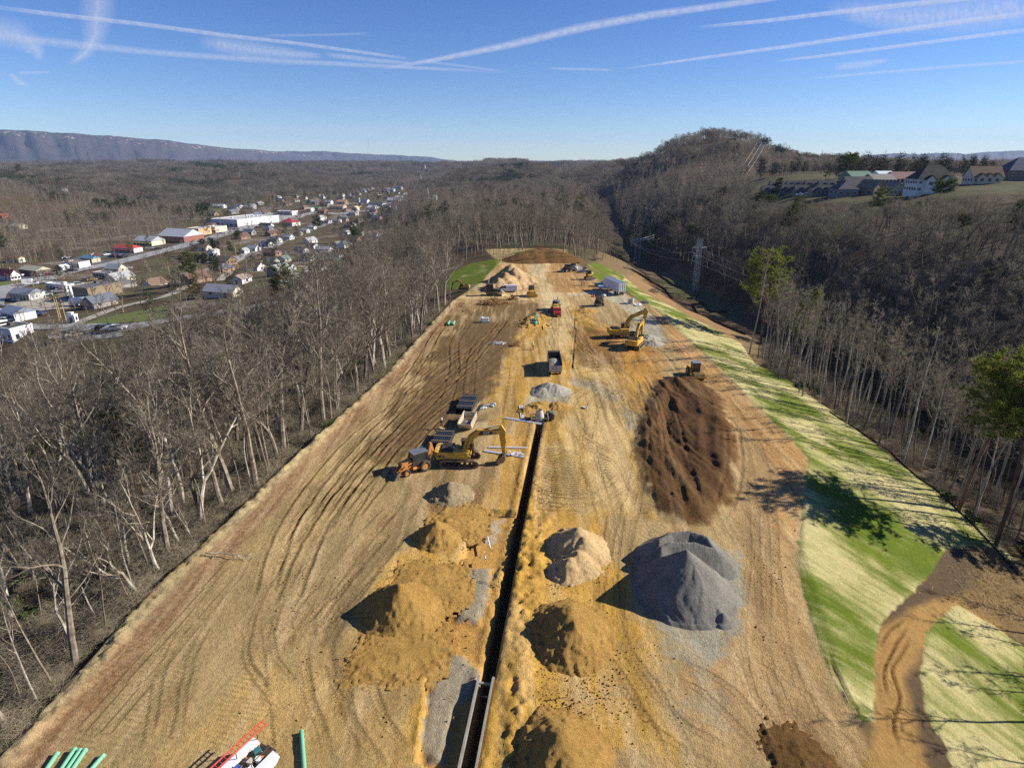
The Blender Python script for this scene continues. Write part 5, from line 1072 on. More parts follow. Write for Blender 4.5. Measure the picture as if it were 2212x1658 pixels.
def trailer(ur, vr, uf, vf, label):
    a, b = G(ur, vr), G(uf, vf); rz = math.atan2(b[1] - a[1], b[0] - a[0]); L = min(math.hypot(b[0] - a[0], b[1] - a[1]), 13); e = empty("semi_trailer", (a[0], a[1], 0), rz); tag(e, label, "trailer")
    m = MB(); m.box((L / 2, 0, 2.6), (L, 2.55, 2.8)); 
    for k in range(int(L / .9)): 
        for s in (-1, 1): m.box((.45 + k * .9, s * 1.285, 2.6), (.05, .03, 2.7))
    m.build("box", pmat("trailer_white", srgb(206, 208, 222), .4, dirt=.05), e); m = MB(); m.box((L / 2, 0, 4.03), (L + .05, 2.6, .06)); m.build("roof", ALU, e)
    for s in (-1, 1): m = MB(); m.box((-.03, s * .63, 2.6), (.05, 1.2, 2.6)); [m.tube([(-.08, s * .63 + q, 1.4), (-.08, s * .63 + q, 3.8)], .025, 5) for q in (-.3, .3)]; m.build("rear_door", WHT, e)
    for xx in (1.3, 2.6):
        for yy in (-1., 1.): wheel(e, (xx, yy, .52), .52, .45, WHT)
    m = MB(); m.box((L / 2, 0, 1.1), (L * .96, 1., .16)); [m.box((L - 2.4, s * .8, .6), (.14, .14, 1.1)) for s in (-1, 1)]; m.box((.05, 0, .75), (.1, 2.3, .12)); m.build("chassis", BLK, e); return e
trailer(*zt(570, 1195), *zt(300, 1075), "white box semi trailer parked at the foot of the right green bank")
def car(kind, x, y, rz, color, label, group=None, z=0., s=1., detail=True):
    L, w, hb, h = {'sedan': (4.7, 1.8, .85, 1.42), 'suv': (4.8, 1.9, 1.0, 1.75), 'pickup': (5.6, 1.95, 1.0, 1.8), 'van': (5.6, 2.0, 1.1, 2.2), 'boxtruck': (6.8, 2.3, 1.2, 3.0)}[kind]
    e = empty({'sedan': "car", 'suv': "suv", 'pickup': "pickup_truck", 'van': "van", 'boxtruck': "box_truck"}[kind], (x, y, z), rz, s); tag(e, label, {'sedan': "car", 'suv': "car", 'pickup': "pickup", 'van': "van", 'boxtruck': "truck"}[kind], group)
    a = L / 2; m = MB()
    if kind == 'sedan': body = [(-a, .35), (a, .35), (a, .7), (a - .25, .82), (a - 1.35, .92), (-a + .9, .95), (-a + .1, .9), (-a, .7)]; top = [(-a + .9, .92), (a - 1.35, .9), (a - 2.0, h), (-a + 1.5, h)]
    elif kind == 'suv': body = [(-a, .4), (a, .4), (a, .85), (a - .3, 1.0), (a - 1.25, 1.08), (-a, 1.08)]; top = [(-a + .08, 1.05), (a - 1.25, 1.05), (a - 1.75, h), (-a + .3, h)]
    elif kind == 'pickup': body = [(-a, .5), (a, .5), (a, .95), (a - .3, 1.08), (a - 1.4, 1.15), (-a, 1.12)]; top = [(-a + 2.2, 1.1), (a - 1.4, 1.1), (a - 1.95, h), (-a + 2.35, h)]
    elif kind == 'van': body = [(-a, .4), (a, .4), (a, .9), (a - .35, 1.15), (a - .9, 1.3), (-a, 1.3)]; top = [(-a + .02, 1.28), (a - .9, 1.28), (a - 1.5, h), (-a + .05, h)]
    else: body = [(-a, .5), (a, .5), (a, 1.1), (a - .8, 1.3), (a - 1.9, 1.3), (-a, 1.0)]; top = [(a - 1.95, 1.28), (a - .8, 1.28), (a - 1.15, 2.1), (a - 1.95, 2.1)]
    m.prism(body, -w / 2, w / 2)
    n = len(top); tw_ = w / 2 - .12; m.prism([(x_, z_ + .0) for x_, z_ in top[2:]] + [(top[3][0] + .1, top[3][1] - .06), (top[2][0] - .1, top[2][1] - .06)], -tw_ + .06, tw_ - .06)
    if kind == 'pickup': m.box((-a + 1.1, 0, 1.13), (1.9, w - .3, .04))
    if kind in ('van',): m.prism([(-a + .02, 1.28), (a - 2.1, 1.28), (a - 2.1, h - .02), (-a + .05, h - .02)], -tw_ - .01, tw_ + .01)
    o = m.build("body", CARP, e); o.color = color
    g = MB(); g.prism([top[0], top[1], (top[2][0], top[2][1] - .05), (top[3][0], top[3][1] - .05)], -tw_, tw_); g.build("window", GLS, e)
    if kind == 'boxtruck': b = MB(); b.box((-a + 2.3, 0, 2.05), (4.5, 2.35, 2.1), bev=.03); bo = b.build("cargo_box", CARP, e); bo.color = color
    if detail:
        for xx in (a - .95, -a + .95):
            for yy in (-w / 2 + .08, w / 2 - .08): wheel(e, (xx, yy, .34), .34, .2)
    else:
        for xx in (a - .95, -a + .95): q = MB(); q.cyl((xx, -w / 2, .34), (xx, w / 2, .34), .34, 8); q.build("wheel", RUB, e)
    return e
CW, CK, CS, CR_, CB, CT, CY = srgb(225, 225, 225), srgb(30, 32, 36), srgb(150, 154, 158), srgb(176, 26, 34), srgb(40, 66, 120), srgb(24, 118, 124), srgb(200, 160, 60)
car('van', *G(*z3(690, 580)), R(180), srgb(198, 200, 220), "pale lilac white van beside the dark bulldozer at the far left")
car('pickup', *G(*zt(230, 1025)), R(-8), CT, "teal pickup truck in front of the white semi trailer"); car('pickup', *G(*zt(300, 1085)), R(-20), CW, "white pickup showing its hood beneath the nose of the semi trailer")
# service truck with tool bed and ladder rack
sx_, sy_ = G(590, 1665); e = empty("service_truck", (sx_ - 2.1, sy_ - 1.6, 0), R(240)); tag(e, "white service truck with a cluttered open tool bed and a red ladder on its rack", "truck")
m = MB(); m.box((-.2, 0, .62), (6.2, .9, .2)); m.build("chassis", BLK, e); o = truck_cab(e, .9, 3.6, 1.95, 1.95, WHT, .5)
for s in (-1, 1): m = MB(); m.prism([(-3., .95), (-2.6, .62), (-1.95, .62), (-1.75, 1.05), (-.95, 1.05), (-.75, .62), (.7, .62), (.7, 1.45), (-2.85, 1.45)], s * 1.02 - .22, s * 1.02 + .22); m.build("side_box", WHT, e)
m = MB(); m.box((-1.1, 0, .95), (3.6, 1.7, .06)); m.box((-3.05, 0, .62), (.3, 2.1, .14), bev=.03); m.build("bed_floor", BLK, e)
for xx in (-1.35, 2.6):
    for s in (-1, 1): wheel(e, (xx, s * 1.0, .42), .42, .28)
m = MB(); 
for s in (-1, 1):
    m.tube([(-2.9, s * .82, 1.45), (-2.9, s * .82, 2.1), (3.2, s * .82, 2.1)], .035, 5)
    for xx in (-1.2, .6, 2.4): m.tube([(xx, s * .82, 1.45), (xx, s * .82, 2.1)], .03, 5)
m.tube([(.6, -.82, 2.1), (.6, .82, 2.1)], .035, 5); m.tube([(2.6, -.82, 2.1), (2.6, .82, 2.1)], .035, 5); m.build("rack", BLK, e)
m = MB()
for s in (-1, 1): m.box((-.4, -.98 + s * .22, 2.17), (6.8, .05, .1))
for k in range(20): m.cyl((-3.6 + k * .34, -1.2, 2.17), (-3.6 + k * .34, -.76, 2.17), .022, 6)
lad = m.build("ladder", LAD, None); lad.parent = e
tl = [(("crate"), (.5, .35, .3), TEAL), ("bucket", .18, WHT), ("bucket", .18, CON), ("cooler", (.55, .4, .35), WHT), ("tank", (.5, .45, .4), pmat("tool_blue", srgb(40, 90, 170), .4)), ("tool_box", (.6, .3, .25), ORN), ("tool_box", (.5, .3, .25), BLK), ("tool_box", (.4, .3, .3), YLW)]
for j, (nm, d, mt) in enumerate(tl):
    m = MB(); cx_, cy_ = -2.4 + j * .4, (-.35, .3, -.1, .38)[j % 4]
    if nm == "bucket": m.cyl((cx_, cy_, .98), (cx_, cy_, 1.35), d, 14, d * 1.15)
    else: m.box((cx_, cy_, 1.0 + d[2] / 2), d, (0, 0, .3 * (j % 3 - 1)), .03)
    m.build(nm, mt, e)
m = MB()
for k in range(16): a = rng.uniform(0, 6.28); cx_, cy_ = rng.uniform(-2.6, .3), rng.uniform(-.6, .6); m.tube([(cx_, cy_, 1.05), (cx_ + .5 * math.cos(a), cy_ + .3 * math.sin(a), 1.3)], .03, 5)
m.build("hand_tools", ORN, e)
m = MB()
for s in (0, .16, .32): m.ring((-.2, .1, 1.08 + s * .3), .24, .17, .07, 18, 'z')
m.build("cable_coil", CON, e)
# ---------------------------------------------------------------- PIPES, BOXES, SMALL THINGS
def pipe(name, p, q, r, mat, label, group=None, z=None, wall=.82):
    a, b = (G(*p), G(*q)); z0 = r if z is None else z; m = MB(); A, B_ = Vector((a[0], a[1], z0)), Vector((b[0], b[1], z0)); d = (B_ - A).normalized(); n = 16
    m.tube([A, B_], r, n, False); m.tube([A, B_], r * wall, n, False); s1 = d.orthogonal().normalized(); s2 = d.cross(s1)
    for P0 in (A, B_):
        vs = [P0 + (s1 * math.cos(t) + s2 * math.sin(t)) * rr for rr in (r, r * wall) for t in [6.2832 * k / n for k in range(n)]]; m.add(vs, [(k, (k + 1) % n, n + (k + 1) % n, n + k) for k in range(n)])
    m.tube([A, A + d * .22], r * 1.12, n, False)
    c = (A + B_) / 2; m.v = [tuple(Vector(v) - c) for v in m.v]; o = m.build(name, mat, None, True); o.location = c; return tag(o, label, "pipe", group)
pipe("drain_pipe", (652, 1582), (662, 1720), .16, GPV, "single light green pipe lying right of the service truck", z=.2)
pipe("drain_pipe", (126, 1628), (84, 1690), .16, GPV, "light green pipe at the bottom left corner, left of the green stack", z=.16)
for j, (a, b) in enumerate((((164, 1620), (118, 1690)), ((176, 1622), (130, 1690)), ((187, 1622), (142, 1690)))): pipe("drain_pipe", a, b, .16, GPV, "light green pipe in the tight stack of three at the bottom left", "stack of three green pipes", z=.22)
pipe("drain_pipe", (226, 1632), (176, 1690), .16, GPV, "light green pipe lying just right of the green stack", z=.16)
pipe("drain_pipe", zc(430, 385), zc(412, 422), .3, GPV, "left one of two short green pipes lying near the left wood"); pipe("drain_pipe", zc(484, 385), zc(466, 422), .3, GPV, "right one of two short green pipes lying near the left wood")
pipe("drain_pipe", zc(562, 1218), zc(552, 1240), .22, GPV, "short green pipe end left of the upper black pipe bundle")
def bundle(u0, v0, u1, v1, nx_, nz_, r, label, mat=BPI):
    a, b = G(u0, v0), G(u1, v1); rz = math.atan2(b[1] - a[1], b[0] - a[0]); L = math.hypot(b[0] - a[0], b[1] - a[1]); e = empty("pipe_bundle", ((a[0] + b[0]) / 2, (a[1] + b[1]) / 2, 0), rz); tag(e, label, "pipe bundle")
    m0 = None
    for k in range(nz_):
        for j in range(nx_):
            if m0 is None: m = MB(); m.tube([(-L / 2, 0, 0), (L / 2, 0, 0)], r, 12, False); m.tube([(-L / 2, 0, 0), (L / 2, 0, 0)], r * .85, 12, False); m0 = m.build("pipe", mat, e, True); o = m0
            else: o = bpy.data.objects.new("pipe", m0.data); o.parent = e; link(o)
            o.location = (rng.uniform(-.1, .1), (j - (nx_ - 1) / 2) * r * 2.02, .12 + r + k * r * 2.02)
    for xx in (-L * .35, 0, L * .35): m = MB(); m.box((xx, 0, .06), (.12, nx_ * r * 2.05, .1)); m.box((xx, 0, .14 + nz_ * r * 2.04), (.1, nx_ * r * 2.05, .05)); m.build("batten", WOOD, e)
bundle(*zc(585, 1370), *zc(655, 1215), 9, 3, .15, "black pipe bundle on timber battens, above the skip of gravel")
bundle(*z5(685, 775), *z5(750, 640), 9, 3, .15, "black pipe bundle between the skip of gravel and the large excavator")
for j, (p, q) in enumerate(((z5(1018, 460), z5(1090, 350)), (z5(1030, 455), z5(1105, 345)))): pipe("black_pipe", p, q, .11, BPI, "loose black pipe beside the upper pipe bundle", "two loose black pipes", z=.12)
def pvc(p, q, n, label, group, sp=.17, r=.075):
    a, b = G(*p), G(*q); dx, dy = b[0] - a[0], b[1] - a[1]; L = math.hypot(dx, dy); px_, py_ = -dy / L * sp, dx / L * sp
    for j in range(n):
        m = MB(); m.tube([(-L / 2, 0, 0), (L / 2, 0, 0)], r, 12, False); m.tube([(-L / 2, 0, 0), (L / 2, 0, 0)], r * .86, 12, False); m.tube([(-L / 2, 0, 0), (-L / 2 + .2, 0, 0)], r * 1.15, 12, False)
        o = m.build("white_pipe", PVC, None, True); o.location = ((a[0] + b[0]) / 2 + px_ * j + rng.uniform(-.1, .1), (a[1] + b[1]) / 2 + py_ * j, r + .02); o.rotation_euler = (0, 0, math.atan2(dy, dx)); tag(o, label, "pipe", group)
pvc(z5(1455, 360), z5(1475, 495), 3, "white pipe in the short row set lengthwise above the cross laid pipes", "short lengthwise row of white pipes")
pvc(z5(1312, 480), z5(1662, 540), 3, "white pipe in the row laid across to the trench, nearest the concrete riser", "white pipes laid to the trench by the riser")
pvc(z5(1155, 762), z5(1535, 768), 2, "white pipe in the upper row laid behind the excavator arm", "upper white pipes behind the arm")
pvc(z5(1110, 800), z5(1508, 862), 3, "white pipe in the lower row laid behind the excavator bucket", "lower white pipes by the bucket")
pvc(z6(760, 125), z6(775, 185), 1, "single white pipe lying on the lower bench left of the trench", None); pvc(z6(744, 222), z6(747, 238), 1, "very short white pipe on the lower bench above the grey ramp", None, r=.09)
for j in range(9):
    c = zc(870 + rng.uniform(-20, 50), 1290 + rng.uniform(-25, 15)) if j < 5 else zc(790 + rng.uniform(-10, 30), 1315 + rng.uniform(-20, 20)); x_, y_ = G(*c); m = MB(); a = rng.uniform(0, 3.1); L = rng.uniform(.25, .5); m.cyl((-L * math.cos(a), -L * math.sin(a), .12), (L * math.cos(a), L * math.sin(a), .12), .12, 10); m.cyl((0, 0, .12), (.3 * math.sin(a), -.3 * math.cos(a), .14), .1, 10)
    o = m.build("pipe_fitting", PVC if j % 4 else GPV); o.location = (x_, y_, 0); tag(o, "white pipe fitting in the litter right of the black pipe bundle" if j % 4 else "green pipe fitting in the litter right of the black pipe bundle", "pipe fitting", "pipe fittings by the black bundle")
for j in range(8):
    x_, y_ = G(*z5(1365 + j * 18 + rng.uniform(-4, 4), 820 + rng.uniform(-6, 26))); m = MB(); a = rng.uniform(0, 3.1); m.cyl((-.25 * math.cos(a), -.25 * math.sin(a), .32), (.25 * math.cos(a), .25 * math.sin(a), .32), .1, 10); m.cyl((0, 0, .1), (0, 0, .42), .09, 10)
    o = m.build("pipe_fitting", PVC); o.location = (x_, y_, 0); tag(o, "white pipe fitting heaped on the pipes beside the excavator bucket", "pipe fitting", "pipe fittings by the bucket")
# skip of gravel
ax, ay = G(*z5(925, 605)); bx_, by_ = G(*z5(985, 480)); e = empty("gravel_skip", ((ax + bx_) / 2, (ay + by_) / 2, 0), math.atan2(by_ - ay, bx_ - ax) - .0); tag(e, "open pale steel skip holding grey gravel, between the black pipe bundles", "skip")
L, w, h = 4.4, 2.1, 1.35; m = MB(); 
for s in (-1, 1): m.prism([(-L / 2 - .5, h), (-L / 2 + .4, .25), (L / 2, .25), (L / 2, h)], s * w / 2 - .05, s * w / 2 + .05)
for s in (-1, 1): m.box((0, s * w / 2, h + .03), (L + .5, .16, .08))
for s in (-1, 1):
    for k in range(4): m.box((-1.4 + k * .95, s * (w / 2 + .07), .8), (.1, .06, 1.05))
m.box((L / 2, 0, .8), (.08, w, 1.1)); m.box((0, 0, .25), (L - .6, w, .06)); m.box((-L / 2 - .05, 0, .8), (.08, w, 1.4), (0, R(-39), 0)); m.build("shell", BED, e)
m = MB(); n = 8; m.add([(-1.6 + 1.9 * i / n, -.95 + 1.9 * j / n, .4 + .6 * math.sin(math.pi * i / n) * math.sin(math.pi * j / n)) for i in range(n + 1) for j in range(n + 1)], [(i * 9 + j, i * 9 + j + 1, i * 9 + j + 10, i * 9 + j + 9) for i in range(n) for j in range(n)]); m.build("gravel_load", HL, e, True)
m = MB(); m.box((0, 0, .12), (L * .9, .5, .2)); m.build("skid_rail", BLK, e)
for j, (a, b) in enumerate(((z5(725, 448), z5(960, 455)), (z5(730, 468), z5(900, 470)), (z5(975, 420), z5(1060, 430)), (z5(565, 785), z5(655, 640)), (z5(1040, 365), z5(1075, 325)))):
    A, B_ = G(*a), G(*b); m = MB(); L = math.hypot(B_[0] - A[0], B_[1] - A[1]); m.box((0, 0, .07), (L, .14, .12)); o = m.build("timber", WOOD if j != 3 else BLK); o.location = ((A[0] + B_[0]) / 2, (A[1] + B_[1]) / 2, 0); o.rotation_euler = (0, 0, math.atan2(B_[1] - A[1], B_[0] - A[0]))
    tag(o, ("long timber behind the skip, farther of two", "long timber behind the skip, nearer of two", "short timber across the loose black pipes", "dark timber along the left side of the lower pipe bundle", "slanting pale timber right of the upper pipe bundle")[j], "timber")
# concrete riser in its steel shield, ring, block
cx_, cy_ = float(TX(88.5)) - .1, 88.6; e = empty("manhole_riser", (cx_, cy_, -.9)); tag(e, "pale concrete manhole cone standing at the head of the trench", "manhole")
m = MB(); prof = [(.75, 0), (.75, 1.5), (.72, 1.7), (.5, 2.35), (.5, 2.5), (.36, 2.5), (.36, 2.1), (.3, 0)]; n = 24
m.add([(r * math.cos(t), r * math.sin(t), z) for r, z in prof for t in [6.2832 * k / n for k in range(n)]], [(i * n + k, i * n + (k + 1) % n, (i + 1) * n + (k + 1) % n, (i + 1) * n + k) for i in range(len(prof) - 1) for k in range(n)]); m.build("cone", CON, e, True)
m = MB(); m.ring((0, 0, 2.53), .47, .36, .08, 24, 'z'); m.build("rim", STL, e)
e = empty("trench_shield", (cx_, cy_, -1.1), 0, .95); tag(e, "square steel shield frame around the concrete manhole cone", "trench shield")
for s in (-1, 1): m = MB(); m.box((s * 1.45, 0, .95), (.12, 2.3, 1.9), bev=.02); m.build("side_plate", BOXG, e)
for s in (-1, 1):
    for z_ in (.6, 1.7): m = MB(); m.cyl((-1.4, s * 1.05, z_), (1.4, s * 1.05, z_), .09, 10); m.build("spreader", BOXG, e)
x_, y_ = G(*zt(740, 1330)); m = MB(); m.ring((0, 0, .75), .85, .68, 1.5, 24, 'z'); o = m.build("concrete_ring", CON, None, True); o.location = (x_, y_, 0); tag(o, "pale concrete ring standing right of the far gravel lane", "concrete ring")
for k in range(9):
    x_, y_ = G(*zt(930 + k * 15, 1312 + k * 2)); m = MB(); m.box((0, 0, .3), (.7, .6, .55), (0, 0, k), .06); o = m.build("rock", CON); o.location = (x_, y_, 0); tag(o, "pale stone block in the line beside the green bank", "rock", "line of pale blocks by the bank")
x_, y_ = G(*zt(865, 1365)); m = MB(); m.box((0, 0, .2), (2.2, 1.4, .12), (.1, .12, .3)); m.box((.3, .2, .4), (1.2, .9, .25), (0, 0, .9)); o = m.build("plastic_sheet", WHT); o.location = (x_, y_, 0); tag(o, "crumpled white sheets lying below the concrete ring", "sheeting")
x_, y_ = G(*zc(815, 380)); e = empty("site_generator", (x_, y_, 0), .2); tag(e, "small white and green box standing alone on the left field", "generator"); m = MB(); m.box((0, 0, .75), (1.9, 1.3, 1.1), bev=.08); m.build("housing", WHT, e); m = MB(); m.box((0, 0, .15), (2.1, 1.4, .25)); m.build("base", GRM, e); m = MB(); m.box((.4, 0, 1.35), (.8, 1., .1)); m.build("lid", GRM, e)
# the long trench box at the bottom
A = Vector((float(TX(36.6)) - .1, 36.6, 0)); B_ = Vector((float(TX(28.4)) - .1, 28.4, 0)); L = (A - B_).length; e = empty("trench_box", ((A + B_) / 2) + Vector((0, 0, -3.15)), math.atan2(A[1] - B_[1], A[0] - B_[0])); tag(e, "long grey steel trench box set in the trench at the bottom of the photo", "trench box")
for s in (-1, 1):
    m = MB(); m.box((0, s * .6, 1.75), (L, .12, 3.5), bev=.02); [m.box((-L / 2 + .06 + k * (L - .12), s * .67, 1.75), (.14, .1, 3.5)) for k in (0, 1)]; m.box((0, s * .6, 3.53), (L, .17, .08)); m.build("side_wall", BOXG, e)
for xx in (-L / 2 + .35, L / 2 - .35):
    for z_ in (3.1, 1.6): m = MB(); m.box((xx, 0, z_), (.2, 1.08, .2), bev=.03); m.build("spreader", BOXG, e)
a = Vector((*G(*z6(778, 362)), -.1)); b_ = Vector((float(TX(46.2)), 46.2, -2.6)); a = Vector((float(TX(48.4)) - 1.3, 49.4, .75)); d = (b_ - a); e = empty("access_ladder", a); tag(e, "green ladder leaning down into the trench below the grey ramp", "ladder"); sd_ = d.cross(Vector((0, 0, 1))).normalized() * .22
for s in (-1, 1): m = MB(); m.tube([sd_ * s, sd_ * s + d], .035, 6); m.build("rail", pmat("ladder_green", srgb(60, 120, 84), .5), e)
m = MB()
for k in range(1, 12): p = d * k / 12; m.tube([p - sd_, p + sd_], .02, 6)
m.build("rung", pmat("ladder_green", srgb(60, 120, 84)), e)
# stakes
for j, (u, v, c, lb) in enumerate(((*z7(1757, 305), WOOD, "stake beside the low yellow spread of dirt"), (*z6(312, 290), WOOD, "stake above the largest left heap"), (*z5(1212, 240), PINK, "pink stake beside the black pipe fittings"), (*z5(2115, 480), WOOD, "pale stake on the yellow pad right of the riser"),
                                  (*z5(2108, 380), STL, "stake by the small hatch on the yellow pad"), (*z6(1158, 925), YLW, "short yellow stake between the two lower ochre heaps"), (*z3(1415, 985), PINK, "pink stake in the brown patch left of the excavators"), (*z3(1295, 500), WHT, "white stake left of the two people"),
                                  (*z6(990, 45), WOOD, "stake at the edge of the trench above the cream heap"), (*z3(870, 840), PINK, "pink stake left of the small green excavator"), (*z3(1435, 1090), PINK, "pink stake in the brown patch nearer the camera"), (*z6(745, 240), WHT, "white stub on the lower bench"), (*z3(1550, 1250), WHT, "white stake among the crossing wheel tracks"))):
    x_, y_ = G(u, v); m = MB(); m.box((0, 0, .5), (.06, .04, 1.1), (.06, .03, 0)); m.box((0, 0, 1.0), (.075, .055, .18), (.06, .03, 0)); o = m.build("survey_stake", c); o.location = (x_, y_, 0); tag(o, lb, "stake")
x_, y_ = G(*z5(2090, 378)); m = MB(); m.cyl((0, 0, 0), (0, 0, .18), .45, 16); m.ring((0, 0, .2), .5, .3, .06, 16, 'z'); o = m.build("valve_cover", BED); o.location = (x_, y_, 0); tag(o, "small round cover on the yellow pad right of the gravel heap", "cover")
# yellow hose
def line3(name, pts, r, mat, label, cat):
    p = smooth_path([np.array(G(*q)) for q in pts], 6); m = MB(); m.tube([(a[0], a[1], r) for a in p], r, 6); o = m.build(name, mat); return tag(o, label, cat)
HOSE = pmat("yellow_hose", srgb(226, 190, 60), .5); line3("gas_hose", [z3(985, 820), z3(975, 860), z3(980, 890)], .14, HOSE, "yellow hose hanging to the right of the small green excavator", "hose"); line3("gas_hose", [z3(1020, 935), z3(1015, 900), z3(1045, 890), z3(1085, 908), z3(1060, 915)], .12, HOSE, "yellow hose coiled beside the pale haul lane", "hose")
# cones
for j, (u, v) in enumerate((z3(1470, 628), z3(1487, 630))):
    x_, y_ = G(u, v); m = MB(); m.cyl((0, 0, .03), (0, 0, .9), .3, 12, .05); m.box((0, 0, .02), (.6, .6, .05)); o = m.build("traffic_barrel", pmat("cone_orange", srgb(226, 96, 50), .6)); o.location = (x_, y_, 0); tag(o, ("left" if j == 0 else "right") + " one of two orange cones left of the forklift", "cone")
# brush piles and stumps
def brush(u, v, w, h, label, n=120, mat=None):
    x_, y_, z_ = GT(u, v); m = TB(); 
    for k in range(n):
        a, q = rng.uniform(0, 6.28), rng.random(); p = Vector((q * w * math.cos(a), q * w * .5 * math.sin(a), rng.uniform(0, h * (1.1 - q)))); d = Vector((rng.gauss(0, 1), rng.gauss(0, 1), rng.gauss(0, .5))).normalized() * rng.uniform(.5, 2.2)
        m.tube([p, p + d * .5 + Vector((0, 0, .1)), p + d], [.09 * rng.uniform(.4, 1.6), .06, .02], 4, False)
    o = m.build("brush_pile", mat or BARK); o.location = (x_, y_, z_); tag(o, label, "brush pile")
PWD = bark_mat("stump_wood", srgb(96, 64, 36), srgb(160, 116, 70))
brush(*z3(555, 700), 5, 2.2, "heap of uprooted stumps on the left field below the cross road", 130, PWD); brush(*z3(735, 655), 2, 1.4, "small dark stump heap beside the cross road", 60, PWD)
brush(*z3(1490, 290), 3.5, 2, "brush pile on the crest right of the brown mound", 90); brush(*z3(2040, 590), 3, 1.6, "round brush pile on the slope right of the trailer", 90); brush(*z3(750, 1085), .8, .6, "small stump on the edge of the yellow pad", 30, PWD)
brush(*z3(600, 1065), 1.6, .4, "scattered white debris on the left field", 24, PVC); brush(*z3(1340, 235), 3, 1.2, "low brush at the foot of the trees right of the brown mound", 50); brush(*zt(800, 640), 7, 2, "long brush windrow in the clearing behind the right green bank", 160)
brush(*z7(690, 280), .01, .01, "thin dead branch tip on the left field", 1) if False else None
# broken bare bough lying over the bank at lower left
x_, y_ = G(505, 1215); m = TB(); rr = random.Random(4)
p, d, r_ = limb(m, Vector((-3.5, 1.2, .3)), Vector((1, -.25, .05)), 5.2, .09, rr, 7, 6, .25, 0, .2)
for k in range(1, 8):
    for q in range(3): mm, ee = m.rib(p[k], rot_about(d[min(k, 6)], rr, .7), 1.5 * rr.random() + .3, .03, rr); m.rib(mm, rot_about(ee - mm, rr, .6), .6, .02, rr)
o = m.build("fallen_branch", SYC); o.location = (x_, y_, .1); tag(o, "bare pale branch lying across the leaf strip at the edge of the left wood", "branch")
# silt fence along the clearing
def fence(pts, label, h=.8):
    P3 = []
    for u, v in pts: P3.append(GT(u, v))
    p = smooth_path([np.array(q[:2]) for q in P3], 6); e = empty("silt_fence", P3[0]); tag(e, label, "silt fence"); m = MB(); o = Vector(P3[0]); k = len(p); zs = [float(H(*q)) for q in p]
    m.add([tuple(Vector((p[i][0], p[i][1] + w_, zs[i] + a)) - o) for w_ in (0, .04) for i in range(k) for a in (-.1, h)], [(c + 2 * i, c + 2 * i + 2, c + 2 * i + 3, c + 2 * i + 1) for c in (0, 2 * k) for i in range(k - 1)] + [(2 * i + 1, 2 * i + 3, 2 * k + 2 * i + 3, 2 * k + 2 * i + 1) for i in range(k - 1)]); m.build("fabric", BLK, e)
    pm = None
    for i in range(0, k, 2 if k < 60 else 3):
        if pm is None: m = MB(); m.box((0, 0, 0), (.06, .06, h + .5)); q = m.build("post", WOOD, e); pm = q.data
        else: q = bpy.data.objects.new("post", pm); q.parent = e; link(q)
        q.location = Vector((p[i][0], p[i][1] + .08, zs[i] + h / 2)) - o
fence([zt(600, 700), zt(760, 740), zt(950, 850), zt(1100, 950), zt(1250, 1040), zt(1380, 1120), zt(1450, 1230), zt(1510, 1255)], "black silt fence curving along the top of the clearing above the pylon")
fence([zt(1100, 700), zt(1250, 830), zt(1400, 930), zt(1500, 1010), zt(1640, 1060)], "black silt fence in the shade behind the pylon clearing")
fence([z4(265, 1010), z4(235, 1055), z4(190, 1060)], "short black silt fence folded round the foot of the pylon"); fence([z4(215, 1095), z4(290, 1090), z4(320, 1125), z4(360, 1140), z4(430, 1135)], "black silt fence loop around the drain below the pylon")
fence([z4(215, 1095), z4(240, 1125), z4(330, 1180), z4(430, 1230), z4(540, 1275)], "black silt fence along the edge of the dark gully below the pylon")
fence([zq(900, 850), zq(1010, 920), zq(1130, 1000), zq(1290, 1110), zq(1380, 1190), zq(1500, 1300), zq(1640, 1400), zq(1780, 1530), zq(1890, 1640), (2200, 1245)], "low dark silt fence where the wide grass bank meets the right wood", .3)
